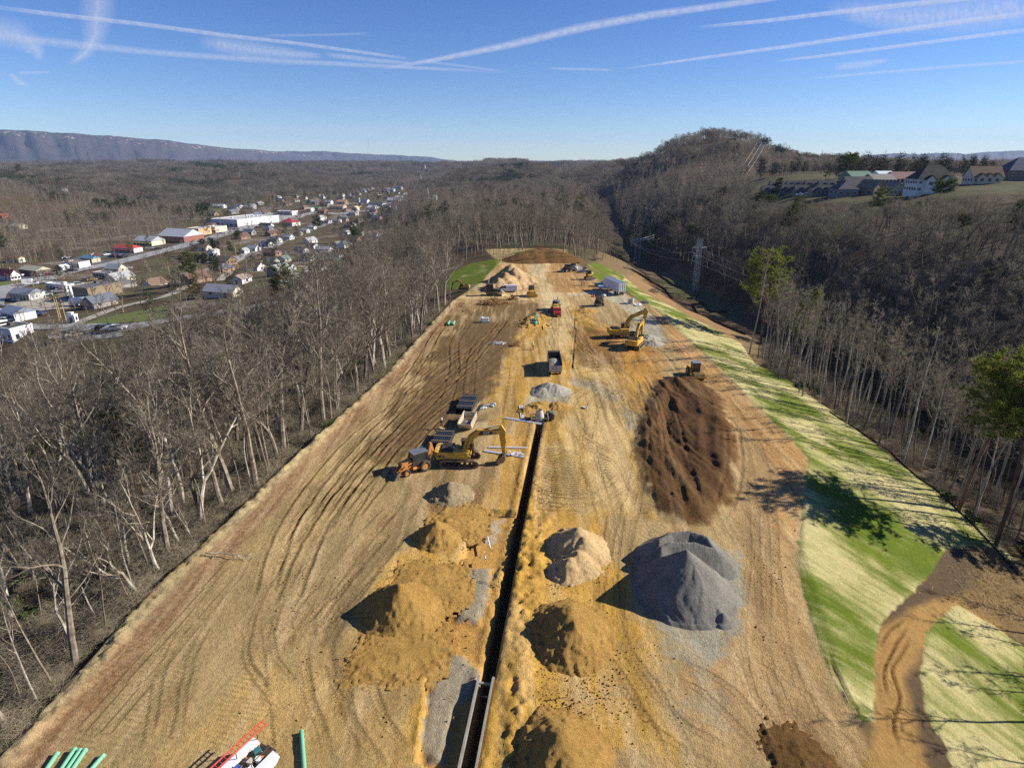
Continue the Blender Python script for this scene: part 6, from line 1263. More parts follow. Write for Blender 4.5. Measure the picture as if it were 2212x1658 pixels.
# ---------------------------------------------------------------- PEOPLE
def skinned(name, joints, edges, radii, mat, parent):
    me = bpy.data.meshes.new(name); me.from_pydata(joints, edges, []); o = link(bpy.data.objects.new(name, me)); md = o.modifiers.new("skin", 'SKIN')
    for i, r in enumerate(radii): me.skin_vertices[0].data[i].radius = (r, r)
    me.skin_vertices[0].data[0].use_root = True; sb = o.modifiers.new("sub", 'SUBSURF'); sb.levels = 1; sb.render_levels = 1; bpy.context.view_layer.update()
    m2 = bpy.data.meshes.new_from_object(o.evaluated_get(bpy.context.evaluated_depsgraph_get())); bpy.data.objects.remove(o); m2.materials.clear(); m2.materials.append(mat)
    m2.polygons.foreach_set("use_smooth", [True] * len(m2.polygons)); q = link(bpy.data.objects.new(name, m2)); q.parent = parent; return q
def person(x, y, rz, label, top, legs, hat=WHT, bend=0., stride=.12, arms=.15):
    e = empty("person", (x, y, 0), rz); tag(e, label, "person"); b = lambda x_, z_: (x_ + math.sin(bend) * max(z_ - .95, 0), .95 + (z_ - .95) * math.cos(bend) if z_ > .95 else z_)
    def J(x_, y_, z_): q = b(x_, z_); return (q[0], y_, q[1])
    js = [J(0, 0, .98), J(0, 0, 1.2), J(0, 0, 1.42), J(0, 0, 1.52), J(.02, 0, 1.66), J(0, .19, 1.42), J(.02, .24, 1.14), J(arms, .22, .92), J(arms + .04, .21, .84), J(0, -.19, 1.42), J(.02, -.24, 1.14), J(arms + .1, -.2, .95), J(arms + .14, -.19, .88),
          (stride * .4, .1, .9), (stride, .11, .5), (stride * .7, .11, .08), (stride * .7 + .17, .11, .03), (-stride * .4, -.1, .9), (-stride * .7, -.11, .5), (-stride * 1.3, -.11, .08), (-stride * 1.3 + .17, -.11, .03)]
    ed = [(0, 1), (1, 2), (2, 3), (3, 4), (2, 5), (5, 6), (6, 7), (7, 8), (2, 9), (9, 10), (10, 11), (11, 12), (0, 13), (13, 14), (14, 15), (15, 16), (0, 17), (17, 18), (18, 19), (19, 20)]
    ra = [.12, .11, .11, .055, .1, .06, .045, .035, .045, .06, .045, .035, .045, .09, .06, .045, .04, .09, .06, .045, .04]
    skinned("body", js, ed, ra, SKIN, e)
    t = [0, 1, 2, 5, 6, 7, 9, 10, 11]; skinned("jacket", [js[i] for i in t], [(0, 1), (1, 2), (2, 3), (3, 4), (4, 5), (2, 6), (6, 7), (7, 8)], [.155, .15, .14, .085, .065, .055, .085, .065, .055], top, e)
    t = [0, 13, 14, 15, 17, 18, 19]; skinned("trousers", [js[i] for i in t], [(0, 1), (1, 2), (2, 3), (0, 4), (4, 5), (5, 6)], [.14, .11, .08, .065, .11, .08, .065], legs, e)
    hx = js[4]; m = MB(); n = 12
    m.add([(hx[0] + r * math.cos(t_), r * math.sin(t_), hx[2] + z_) for r, z_ in ((.17, .04), (.15, .06), (.135, .13), (.08, .19), (.005, .2)) for t_ in [6.2832 * k / n for k in range(n)]], [(i * n + k, i * n + (k + 1) % n, (i + 1) * n + (k + 1) % n, (i + 1) * n + k) for i in range(4) for k in range(n)]); m.build("hard_hat", hat, e, True)
    m = MB()
    for yy, i in ((.11, 15), (-.11, 19)): m.box((js[i][0] + .05, yy, .06), (.3, .13, .13), bev=.03)
    m.build("boots", BLK, e); return e
person(*G(*z5(708, 575)), R(-60), "person in a white hard hat and dark jacket standing left of the gravel skip", NAVY, TANC)
person(*G(*z3(920, 1118)), R(-80), "person in a pale safety vest walking on the yellow pad", HIV, JEAN, stride=.2); person(*G(*z3(1374, 522)), R(10), "left one of two people talking left of the teal pickup", NAVY, JEAN, ORN); person(*G(*z3(1394, 524)), R(190), "right one of two people talking left of the teal pickup", NAVY, NAVY)
x_, y_ = G(*z5(712, 590)); m = MB(); m.box((0, 0, .3), (.9, .5, .06), (0, .3, 0)); m.box((-.3, 0, .15), (.08, .4, .35)); m.box((.25, 0, .15), (.08, .4, .35)); o = m.build("cut_off_block", WOOD); o.location = (x_, y_, 0); tag(o, "small timber trestle at the feet of the person in dark jacket", "trestle")
# ---------------------------------------------------------------- PYLONS AND WIRES
GALV = pmat("galvanised_steel", srgb(200, 206, 202), .5, .3, dirt=.1, dirtcol=srgb(90, 92, 88)); WIRE = pmat("wire", srgb(206, 200, 184), .5, .3, dirt=0)
def lattice(m, z0, z1, a0, a1, n, r=.05):
    for s in ((-1, -1), (1, -1), (1, 1), (-1, 1)): m.tube([(s[0] * a0, s[1] * a0, z0), (s[0] * a1, s[1] * a1, z1)], r * 1.3, 4)
    for k in range(n):
        f0, f1 = k / n, (k + 1) / n; b0, b1 = a0 + (a1 - a0) * f0, a0 + (a1 - a0) * f1; y0_, y1_ = z0 + (z1 - z0) * f0, z0 + (z1 - z0) * f1; c = [(-1, -1), (1, -1), (1, 1), (-1, 1)]
        for i in range(4): p, q = c[i], c[(i + 1) % 4]; m.tube([(p[0] * b0, p[1] * b0, y0_), (q[0] * b1, q[1] * b1, y1_)], r * .8, 3); m.tube([(q[0] * b0, q[1] * b0, y0_), (p[0] * b1, p[1] * b1, y1_)], r * .8, 3); m.tube([(p[0] * b0, p[1] * b0, y0_), (q[0] * b0, q[1] * b0, y0_)], r * .7, 3)
tx1, ty1, tz1 = GT(*zt(1885, 1110)); e = empty("pylon", (tx1, ty1, tz1), R(12)); tag(e, "narrow steel lattice pylon with three stubby arms standing in the clearing", "pylon")
HP_ = 23.5; m = MB(); lattice(m, 0, HP_, 1.05, .8, 9, .055); m.build("mast", GALV, e)
AR = [(HP_ * .84, 3.4, 1), (HP_ * .84, 3.4, -1), (HP_ * .68, 3.0, -1)]
for z_, L, s in AR: m = MB(); [m.tube([(s * .7, q * .6, z_), (s * L, 0, z_ + .1)], .09, 4) for q in (-1, 1)]; m.tube([(s * .7, 0, z_ + 1.3), (s * L, 0, z_ + .1)], .08, 4); o = m.build("arm", GALV, e); m = MB(); m.cyl((s * L, 0, z_), (s * L, 0, z_ - 1.9), .11, 8); m.build("insulator", pmat("insulator", srgb(120, 170, 180), .2), o)
tx2, ty2, tz2 = GT(1376, 566); e = empty("pylon", (tx2, ty2, tz2), R(5)); tag(e, "wide armed lattice pylon at the edge of the wood behind the right green bank", "pylon")
m = MB()
for s in (-1, 1): m.tube([(s * 1.9, 0, 0), (s * 1.4, 0, 15)], .14, 4); m.tube([(s * 1.9, .8, 0), (s * 1.4, .3, 15)], .1, 4)
for k in range(6): m.tube([(-1.9 + .08 * k, 0, k * 2.5), (1.9 - .08 * (k + 1), 0, (k + 1) * 2.5)], .08, 4); m.tube([(1.9 - .08 * k, 0, k * 2.5), (-1.9 + .08 * (k + 1), 0, (k + 1) * 2.5)], .08, 4)
m.build("mast", GALV, e); m = MB(); m.tube([(-7, 0, 15.6), (7, 0, 15.6)], .12, 4); m.tube([(-6, 0, 14.6), (6, 0, 14.6)], .12, 4); [m.tube([(-6 + k, 0, 14.6), (-5.5 + k, 0, 15.6), (-5 + k, 0, 14.6)], .06, 3) for k in range(12)]; o = m.build("cross_arm", GALV, e)
for s in (-6.2, 0, 6.2): m = MB(); m.tube([(s, 0, 14.6), (s + .9, 0, 13.4), (s + 1.2, 0, 12.2)], .1, 6); m.build("insulator", pmat("insulator", srgb(120, 170, 180)), o)
def cable(a, b, sag, label, group, r=.06):
    a, b = Vector(a), Vector(b); m = MB(); n = 22; m.tube([a.lerp(b, i / n) - a - Vector((0, 0, sag * 4 * (i / n) * (1 - i / n))) for i in range(n + 1)], r, 4, False); o = m.build("power_line", WIRE); o.location = a; tag(o, label, "power line", group)
hx, hy, hz = GT(1640, 345); e = empty("pylon", (hx, hy, hz)); tag(e, "faint pylon on the shoulder right of the highest hill", "pylon"); m = MB(); lattice(m, 0, 24, 1.5, .5, 8, .15); m.build("mast", GALV, e); m = MB(); m.tube([(-7, 0, 22), (7, 0, 22)], .2, 4); m.build("cross_arm", GALV, e)
for k, s in enumerate((-6.2, 0, 6.2)):
    for q in (0, .8): cable((tx2 + s + q, ty2, tz2 + 14), (hx + s, hy, hz + 22), 26, "long sagging wire rising from the wide armed pylon to the hill shoulder", "wires up to the hill", .15)
for z_, L, s in AR: cable((tx1 + s * L, ty1, tz1 + z_ - 1.9), (tx2 + s * 6, ty2, tz2 + 14), 3, "wire between the two pylons", "wires between the pylons", .045)
for z_, L, s in AR: cable((tx1 + s * L, ty1, tz1 + z_ - 1.9), (tx1 + 62 + s * L, ty1 - 190, tz1 + 10), 4, "wire running from the narrow pylon out over the right wood", "wires over the right wood", .045)
# ---------------------------------------------------------------- TOWN AND HOUSES
_wm = {}
def cmat(rgb, rough=.8, kind="paint"):
    g_ = sum(rgb) / 3; rgb = tuple(int((g_ + (c - g_) * .8) * .93) for c in rgb)
    k = (kind, rgb)
    if k not in _wm: _wm[k] = pmat("%s_%d_%d_%d" % ((kind,) + rgb), srgb(*rgb), rough, dirt=.12, scale=.35)
    return _wm[k]
WIN = pmat("window_dark", srgb(40, 48, 60), .12, dirt=0, spec=.8); FR = pmat("window_frame", srgb(225, 225, 222), .6, dirt=.05); DOOR = pmat("door_brown", srgb(90, 66, 50), .6)
FOOT = []
def building(x, y, z, w, d, h, rz, wall, roof, typ, label, cat="house", name="house", wins=3, pitch=.5, chimney=False, winh=1.2, eave=.45, floors=1, door=True, side='both', group=None, canopy=None):
    e = empty(name, (x, y, z), rz); tag(e, label, cat, group); FOOT.append((x, y, max(w, d) * .5 + 3)); wm = cmat(wall); rm = cmat(roof, .85, "roof")
    h *= .88; m = MB(); m.box((0, 0, h / 2 - 1), (w, d, h + 2)); rh = pitch * min(d, w) / 2
    along_x = w >= d
    if typ == 'gable':
        if along_x: m.prism([(-d / 2, h), (d / 2, h), (0, h + rh)], -w / 2, w / 2, 'x')
        else: m.prism([(-w / 2, h), (w / 2, h), (0, h + rh)], -d / 2, d / 2, 'y')
    m.build("wall", wm, e); m = MB()
    if typ == 'flat':
        m.box((0, 0, h + .12), (w - .3, d - .3, .2)); p = MB()
        for s in (-1, 1): p.box((0, s * (d / 2 + .003), h + .25), (w + .02, .3, .6)); p.box((s * (w / 2 + .003), 0, h + .25), (.3, d - .32, .6))
        p.build("parapet", wm, e)
        for k in range(max(1, int(w * d / 260))): m.box((rng.uniform(-.35, .35) * w, rng.uniform(-.3, .3) * d, h + .75), (1.8, 1.4, 1.1))
    elif typ == 'metal':
        m.prism([(-d / 2 - .3, h), (d / 2 + .3, h), (0, h + max(.6, rh))], -w / 2 - .3, w / 2 + .3, 'x')
    elif typ == 'shed': m.prism([(-d / 2 - .5, h), (-d / 2 - .5, h + .2), (d / 2 + .5, h + rh + .2), (d / 2 + .5, h + rh)], -w / 2 - .5, w / 2 + .5, 'x')
    elif typ == 'gable':
        hw, hd = w / 2, d / 2
        for s in (-1, 1):
            a = hd if along_x else hw; sl = rh / a; pr = [(s * (a + eave), h - eave * sl + .06), (s * (a + eave), h - eave * sl + .24), (0, h + rh + .24), (0, h + rh + .06)]
            if along_x: m.prism(pr, -hw - eave, hw + eave, 'x')
            else: m.prism(pr, -hd - eave, hd + eave, 'y')
    else:      # hip
        a, b = w / 2 + eave, d / 2 + eave; r = max(a - b, 0.3) if along_x else 0.3; q = max(b - a, 0.3) if not along_x else 0.3
        tx_ = (r, 0) if along_x else (0, q); m.add([(-a, -b, h), (a, -b, h), (a, b, h), (-a, b, h), (-tx_[0], -tx_[1], h + rh), (tx_[0], tx_[1], h + rh)], [(0, 1, 5, 4), (1, 2, 5), (2, 3, 4, 5), (3, 0, 4), (0, 3, 2, 1)] if along_x else [(0, 1, 4), (1, 2, 5, 4), (2, 3, 5), (3, 0, 4, 5), (0, 3, 2, 1)])
    r_ = m.build("roof", rm, e)
    if chimney: m = MB(); m.box((w * .22, 0, h + rh * .8 + .5), (.8, .8, rh * .7 + 1.2)); m.build("chimney", cmat((140, 92, 76)), r_)
    ww = min(1.3, w / (wins * 2 + 1)) if winh < 2 else w / (wins + 1) * .7
    for f in range(floors):
        zz = 1.6 + f * 2.9 if winh < 2 else winh / 2 + .5
        for k in range(wins):
            xx = -w / 2 + w * (k + .5) / wins
            if door and f == 0 and k == wins // 2 and winh < 2: m = MB(); m.box((xx, -d / 2 - .03, 1.05), (1., .1, 2.1)); m.build("door", DOOR, e); continue
            m = MB(); m.box((xx, -d / 2 - .02, zz), (ww, .06, winh)); g = m.build("window", WIN, e)
            if w < 30: m = MB(); [m.box((xx, -d / 2 - .05, zz + s * winh / 2), (ww + .16, .06, .1)) for s in (-1, 1)]; m.build("frame", FR, g)
        for k in range(max(1, wins - 1)) if winh < 2 else ():
            yy = -d / 2 + d * (k + .5) / max(1, wins - 1); m = MB(); sx = (1 if x < 0 else -1); m.box((sx * (w / 2 + .02), yy, zz), (.06, ww, winh)); m.build("window", WIN, e)
    if canopy: m = MB(); m.box((0, -d / 2 - 1.2, h * .62), (w * .96, 2.4, .5)); m.build("canopy", cmat(canopy), e)
    return e
def B(f, x0, x1, yb, d, h, rz, wall, roof, typ, label, **k):
    """front wall runs from x0 to x1 at base line yb of cut-out f"""
    d = d * (.62 if f is z8 else 1); c = GT(*f((x0 + x1) / 2, yb)); cx, cy, z = c; dd = proj(*c)[2]; w = max(3., (f(x1, yb)[0] - f(x0, yb)[0]) * dd / FP * k.pop('ws', 1.) / max(.85, math.cos(R(rz)))); r = R(rz)
    return building(cx - math.sin(r) * -d / 2 * -1, cy + math.cos(r) * d / 2, z, w, d, h, r, wall, roof, typ, label, **k)
WH, CRM, DKR, GRR, BRK = (232, 232, 230), (222, 210, 184), (64, 66, 74), (168, 172, 174), (150, 92, 78)
STO = dict(cat="store", name="store", wins=6, winh=2.4, door=False)
B(z1, 1690, 1950, 838, 62, 8, -22, WH, (205, 205, 200), 'flat', "largest white flat roofed store at the far end of the big grey parking lot", **STO)
B(z1, 1955, 2100, 812, 26, 6, -22, WH, (200, 200, 198), 'flat', "white lower wing on the right of the largest white store", **STO)
B(z1, 1260, 1520, 968, 22, 6, -20, (158, 86, 72), (190, 196, 202), 'metal', "long red brick store with a pale grey metal roof", **STO)
B(z1, 1065, 1250, 995, 14, 4.5, -18, CRM, (178, 186, 190), 'metal', "cream front shop with yellow signs left of the long red brick store", canopy=(226, 200, 60), **STO)
B(z1, 1385, 1500, 912, 12, 5, -18, (214, 190, 150), (190, 180, 170), 'flat', "tan shop with orange front beside the brick store", canopy=(226, 110, 40), **STO)
B(z1, 1500, 1625, 912, 16, 7, -18, (226, 180, 130), (190, 196, 200), 'flat', "bright orange fronted store in the middle of the shop row", canopy=(232, 96, 30), **STO)
B(z1, 1640, 1755, 890, 16, 6, -18, CRM, (196, 200, 204), 'flat', "cream and pink fronted store left of the largest white store", canopy=(224, 120, 120), **STO)
B(z8, 1385, 1725, 190, 14, 4.2, -14, WH, (206, 52, 46), 'hip', "fast food restaurant with bright red roof and white rooftop units", canopy=(206, 44, 40), **STO)
B(z8, 1000, 1200, 318, 10, 3.6, -24, (214, 196, 160), (86, 150, 184), 'metal', "shop with bright blue metal roof", **STO)
B(z8, 790, 1030, 390, 14, 4.2, -12, WH, (150, 120, 104), 'flat', "low white shop left of the blue roofed one", **STO)
B(z8, 725, 810, 425, 8, 3., -12, WH, (226, 226, 224), 'gable', "tiny white gabled building beside the low white shop", wins=1)
B(z8, 200, 530, 480, 14, 4, -24, (92, 78, 66), (196, 192, 160), 'metal', "dark walled building with pale cream roof behind the red car", cat="store", name="store", wins=5)
B(z8, -60, 185, 540, 9, 3.6, -20, WH, (196, 58, 58), 'gable', "white house with bright red roof at the left margin", wins=4, pitch=1.1, chimney=True)
B(z8, 60, 260, 318, 8, 3.6, -10, (226, 214, 186), (160, 98, 66), 'gable', "cream cottage with orange brown roof under the dark trees", wins=2)
B(z8, 0, 90, 130, 9, 3, -10, (120, 110, 100), (120, 120, 120), 'gable', "grey roofed hut among trees at the left margin", wins=1)
B(z8, 860, 1180, 790, 26, 6, -20, (146, 128, 98), (92, 98, 110), 'flat', "large tan walled warehouse with a dark flat roof", **STO)
B(z8, 545, 905, 690, 6, 4, -22, WH, (232, 232, 230), 'flat', "long narrow white fronted canopy before the dark warehouse", **STO)
B(z8, 100, 420, 800, 12, 4, -16, (206, 206, 204), (128, 140, 158), 'metal', "blue grey metal roofed shop beside the main road at left", **STO)
B(z8, -40, 270, 1060, 12, 4, -28, WH, (130, 148, 176), 'metal', "white walled garage with blue grey roof and a row of cars before it", **STO)
B(z8, -80, 215, 1320, 12, 5, -18, (236, 238, 244), (80, 78, 76), 'flat', "white block building with two dark windows at the left margin", wins=3, winh=1.8, cat="store", name="store", door=False)
B(z8, 1150, 1440, 520, 10, 3.5, -20, (214, 204, 180), (120, 126, 134), 'flat', "low cream shop with grey roof across the road from the white shops", **STO)
B(z1, 1690, 1850, 1150, 10, 3.2, -18, (150, 122, 90), (92, 86, 84), 'gable', "long open sided brown pavilion with a dark gable roof", cat="pavilion", name="pavilion", wins=4)
B(z1, 1870, 1970, 1310, 7, 3, -14, WH, (170, 140, 130), 'gable', "small white shed with faded roof beside the dark pines", wins=1)
B(z1, 1675, 1730, 1080, 8, 4, -10, WH, (210, 210, 210), 'gable', "white gabled house just left of the dark pines", wins=1, winh=1.4)
B(z1, 1690, 1735, 1005, 5, 7, 0, (60, 66, 74), (60, 60, 66), 'flat', "dark square billboard like block beside the main road", wins=1, cat="block", name="utility_block")
B(z8, 885, 935, 1080, 3, 3, 0, WH, (225, 225, 225), 'flat', "small white cube building beside the railway", wins=1, cat="shed", name="shed")
B(z2, 265, 385, 832, 14, 4, -20, WH, (206, 38, 66), 'hip', "white building with crimson roof below the big parking lot", **STO)
B(z2, 250, 385, 745, 12, 5, -18, (235, 235, 235), (190, 196, 200), 'flat', "white and pink store on the far side of the big parking lot", canopy=(220, 90, 110), **STO)
HD = [(z2, 440, 540, 1118, 8, 'gable', DKR, WH, "white house with dark gable roof nearest the green lawn"), (z2, 540, 605, 1095, 7, 'gable', GRR, WH, "small white house attached right of the dark gable roofed one"),
      (z2, 630, 775, 1092, 10, 'hip', (52, 54, 60), (206, 206, 200), "house with broad black hip roof behind the round pool"), (z2, 372, 480, 1055, 8, 'gable', (88, 94, 106), WH, "white house with slate roof behind the lawn houses"),
      (z2, 550, 690, 1048, 7, 'gable', (206, 210, 214), WH, "long white house with pale roof above the black hip roof"), (z2, 485, 560, 1020, 8, 'gable', DKR, WH, "white house with steep dark gable facing the camera"),
      (z2, 0, 85, 1038, 8, 'gable', (120, 120, 124), WH, "first house of the white row below the avenue, at its left end"), (z2, 95, 200, 1005, 8, 'gable', (88, 100, 128), WH, "second house of the white row, with slate blue roof"),
      (z2, 160, 270, 968, 8, 'gable', (140, 140, 144), WH, "third house of the white row, with grey roof"), (z2, 270, 370, 945, 8, 'gable', GRR, WH, "fourth house of the white row, with pale roof"),
      (z2, 375, 440, 912, 7, 'gable', (176, 150, 120), CRM, "cream house with tan roof right of the white row"), (z2, 430, 500, 890, 7, 'gable', GRR, WH, "white house behind the cream tan roofed one"), (z2, 500, 560, 862, 7, 'gable', (190, 190, 192), WH, "small white house left of the round dark pine"),
      (z2, 690, 760, 808, 8, 'gable', (176, 182, 190), WH, "pale house above the dark round pine"), (z2, 600, 680, 815, 8, 'flat', (160, 160, 160), (206, 206, 200), "pale low block left of the pale house"), (z2, 700, 745, 1000, 7, 'gable', (120, 118, 112), CRM, "cream house beside the wood's edge"),
      (z2, 790, 830, 905, 6, 'gable', (150, 150, 150), WH, "white house half hidden in trees above the wood's edge"), (z2, 915, 950, 915, 6, 'gable', (170, 170, 170), WH, "tiny white house inside the wood"), (z1, 1930, 1990, 1060, 7, 'gable', GRR, WH, "white house with a tall gable right of the dark pines"),
      (z1, 1990, 2080, 1040, 8, 'gable', (150, 156, 170), WH, "white house with blue grey roof beside the telegraph pole"), (z2, 250, 330, 1130, 8, 'gable', (112, 140, 128), (200, 200, 190), "pale house with greenish roof among bare trees"), (z2, 130, 240, 1150, 8, 'gable', (120, 124, 130), (190, 186, 176), "grey house hidden behind bare trees")]
for f, x0, x1, yb, d, ty, rc, wc, lb in HD: B(f, x0, x1, yb, d * .85, 2.8, -20 if x0 < 1000 else -14, wc, rc, ty, lb, wins=3 if x1 - x0 > 90 else 2, chimney=(x0 % 3 == 0), pitch=.6, ws=.85)
FARB = [(z2, 640, 690, 660, GRR, WH, 0), (z2, 690, 790, 700, (190, 150, 110), (206, 196, 180), 1), (z2, 730, 805, 660, (214, 150, 96), (200, 180, 150), 2), (z2, 925, 985, 650, (60, 90, 150), WH, 3), (z2, 985, 1110, 675, (96, 100, 110), WH, 4), (z2, 980, 1045, 708, (214, 216, 220), WH, 5), (z2, 1140, 1240, 645, (196, 204, 214), WH, 6), (z2, 1270, 1390, 600, (210, 214, 220), WH, 7),
        (z2, 1205, 1260, 620, (226, 228, 232), WH, 8), (z2, 860, 900, 710, (230, 200, 120), CRM, 9), (z2, 1375, 1420, 490, (176, 50, 60), WH, 10), (z2, 1140, 1200, 555, (170, 176, 186), WH, 11), (z2, 1195, 1260, 540, (70, 100, 160), WH, 12), (z2, 1395, 1440, 545, (70, 80, 90), (120, 120, 130), 13), (z2, 495, 530, 720, CRM, WH, 14), (z2, 540, 590, 715, (60, 130, 90), (120, 150, 130), 15), (z2, 580, 640, 735, (150, 80, 70), BRK, 16),
        (z2, 1370, 1410, 402, (196, 180, 190), (206, 206, 214), 17), (z2, 1560, 1585, 590, (220, 220, 220), WH, 18), (z2, 1740, 1790, 600, (130, 134, 140), (190, 190, 186), 19), (z2, 1800, 1850, 580, (120, 124, 134), (200, 200, 196), 20), (z2, 1860, 1895, 570, (140, 144, 150), WH, 21), (z2, 760, 785, 600, (180, 184, 190), WH, 22), (z2, 80, 170, 580, (196, 180, 150), (206, 206, 200), 23), (z2, 240, 270, 620, GRR, WH, 24), (z2, 0, 60, 690, GRR, WH, 25), (z2, 830, 890, 750, (190, 190, 196), WH, 26)]
FD = ["grey roofed white building at the left end of the far shops", "tan building among parked trailers at the far shops", "orange roofed building in the far shops", "white building with deep blue roof in the far shops", "long dark roofed white store where the avenue narrows", "low pale store in front of the long dark roofed one", "pale blue grey store left of the long far roof", "longest pale far roof beside the avenue, farthest store", "small white block left of the longest pale far roof", "small cream block below the far shops",
      "white building with crimson roof far up the avenue", "pale house on the hillside left of the far avenue", "blue roofed building on the hillside left of the far avenue", "dark grey tower like block beside the far avenue", "white and cream hut near the far green lot", "green building right of the big parking lot", "brick building right of the green one", "pinkish block on the far hill near the steeple", "lone white house in the far wood right of the avenue", "grey roofed house at the left of the far right cluster", "middle house of the far right cluster", "right hand house of the far right cluster", "white house in the wood above the orange roof", "long pale building in the wood behind the big parking lot", "small white house in the wood behind the big parking lot", "white building beyond the largest white store", "pale low building right below the far shops"]
for (f, x0, x1, yb, rc, wc, i) in FARB: B(f, x0, x1, yb, 12 if x1 - x0 > 60 else 9, 4.5, -16, wc, rc, 'metal' if i % 3 else 'gable', FD[i], wins=3, cat="building", name="building", ws=1.)
LH = [(z1, 215, 315, 438, WH, (200, 205, 210), "long white building on the cleared knoll, beside the round dark tree"), (z1, 350, 410, 432, WH, (190, 196, 200), "smaller white building right of the long one on the cleared knoll"), (z1, 480, 515, 562, WH, (210, 210, 214), "white house below the dark pine pair on the left hills"), (z1, 830, 870, 428, WH, (196, 196, 200), "white house high on the left hills"), (z1, 960, 990, 412, WH, (200, 200, 200), "tiny white house at the top of the left hills"),
      (z1, 1460, 1485, 405, CRM, (200, 196, 186), "tiny cream house at the top right of the left hills"), (z1, 1620, 1640, 450, WH, GRR, "white speck of a house right of the cream one on the left hills"), (z1, 1330, 1420, 655, WH, (200, 204, 212), "white trailer row left of the green roofed building"), (z1, 1340, 1420, 695, BRK, (120, 90, 80), "brick house with dark carport on the left hillside"), (z1, 1640, 1710, 665, (90, 140, 110), (60, 140, 100), "green roofed building above the lawn"), (z1, 1720, 1810, 690, WH, (190, 196, 204), "white sheds right of the green roofed building"),
      (z1, 1890, 1945, 690, WH, (70, 100, 150), "white and blue building beyond the lawn"), (z1, 1985, 2050, 700, (190, 180, 160), GRR, "grey building at the right end beyond the lawn"), (z1, 1780, 1890, 645, WH, GRR, "scattered white house behind the lawn"), (z1, 30, 170, 860, (206, 196, 160), (196, 188, 160), "long pale tan building in the left wood"), (z1, -30, 25, 775, (190, 60, 50), (190, 70, 50), "orange red building at the left margin of the wood")]
for f, x0, x1, yb, wc, rc, lb in LH: B(f, x0, x1, yb, 9, 3.4, -12, wc, rc, 'gable', lb, wins=3, cat="house")
# houses on the right-hand ridge
RH = [(640, 740, 428, 0), (690, 770, 400, 1), (745, 850, 425, 2), (790, 880, 398, 3), (840, 950, 430, 4), (900, 985, 402, 5), (935, 1060, 434, 6), (985, 1085, 405, 7)]
RL = ["leftmost dark roofed townhouse of the front row on the right ridge", "leftmost townhouse of the back row on the right ridge", "second front townhouse on the right ridge", "second back townhouse on the right ridge", "third front townhouse on the right ridge", "third back townhouse on the right ridge", "fourth front townhouse with a tan gable, right end of its row", "fourth back townhouse on the right ridge"]
def gable_front(e, w, d, h, wm, rm, n=1, gw=4.5, fz=.5):
    for k in range(n):
        xx = -w / 2 + w * (k + .5) / n; m = MB(); m.prism([(xx - gw / 2, -.5), (xx + gw / 2, -.5), (xx + gw / 2, h), (xx, h + gw * .42), (xx - gw / 2, h)], -d / 2 - 1.4, 0); m.build("front_gable", wm, e)
        m = MB()
        for s in (-1, 1): m.prism([(xx + s * (gw / 2 + .4), h - .3), (xx + s * (gw / 2 + .4), h - .1), (xx, h + gw * .42 + .2), (xx, h + gw * .42)], -d / 2 - 1.8, d * .1)
        o = m.build("gable_roof", rm, e); m = MB(); m.box((xx, -d / 2 - 1.44, h * fz), (1.6, .08, 1.4)); m.build("window", WIN, e)
for (x0, x1, yb, i) in RH:
    w = 13; e = B(z4, x0, x1, yb, 8, 2.5, -8, [(96, 104, 120), (120, 124, 134), (86, 92, 108)][i % 3] if i != 6 else (170, 140, 104), (42, 48, 64), 'gable', RL[i], wins=3, pitch=.75, ws=.9); gable_front(e, 8, 8, 2.6, cmat((176, 170, 160) if i % 2 else (120, 124, 136)), cmat((42, 48, 64), .85, "roof"), 2, 3.2)
e = B(z4, 1095, 1210, 442, 12, 4, -6, (130, 130, 136), (62, 68, 80), 'hip', "grey hip roofed house right of the townhouses", wins=3, pitch=.8); e = B(z4, 1150, 1300, 415, 11, 3.6, -6, (150, 140, 124), (74, 78, 86), 'gable', "long grey roofed house behind the hip roofed one", wins=4, pitch=.8)
e = B(z4, 1295, 1390, 438, 11, 4.2, 18, (150, 128, 100), (132, 116, 92), 'gable', "brown roofed house with a wide gable on the right ridge", wins=3, pitch=.9); e = B(z4, 1400, 1500, 436, 10, 3.4, 0, (176, 170, 158), (140, 134, 124), 'gable', "pale tan house with bleached roof left of the white mansion", wins=4, pitch=.7)
e = B(z4, 1548, 1800, 420, 11, 6.6, -6, (236, 234, 224), (34, 46, 46), 'hip', "big white mansion with a steep dark green black roof", wins=6, floors=2, pitch=1.15, ws=.86); gable_front(e, 13, 11, 5.8, cmat((236, 234, 224)), cmat((34, 46, 46), .85, "roof"), 2, 4, .7)
e = B(z4, 1500, 1550, 428, 10, 3.4, -6, (190, 180, 160), (112, 104, 88), 'hip', "tan roofed low wing at the left of the white mansion", wins=2, pitch=1.)
e = B(z4, 1880, 2100, 362, 10, 3.6, -8, (214, 204, 182), (128, 92, 64), 'gable', "cream house with wide brown roof and two front gables on the right ridge", wins=5, pitch=1.0, ws=.75); gable_front(e, 11, 10, 3.4, cmat((222, 206, 176)), cmat((150, 104, 70), .85, "roof"), 3, 3.6)
e = B(z4, 2120, 2300, 345, 14, 6, -8, (130, 110, 100), (70, 84, 108), 'hip', "dark blue roofed house cut by the right margin", wins=4, pitch=1., floors=2)
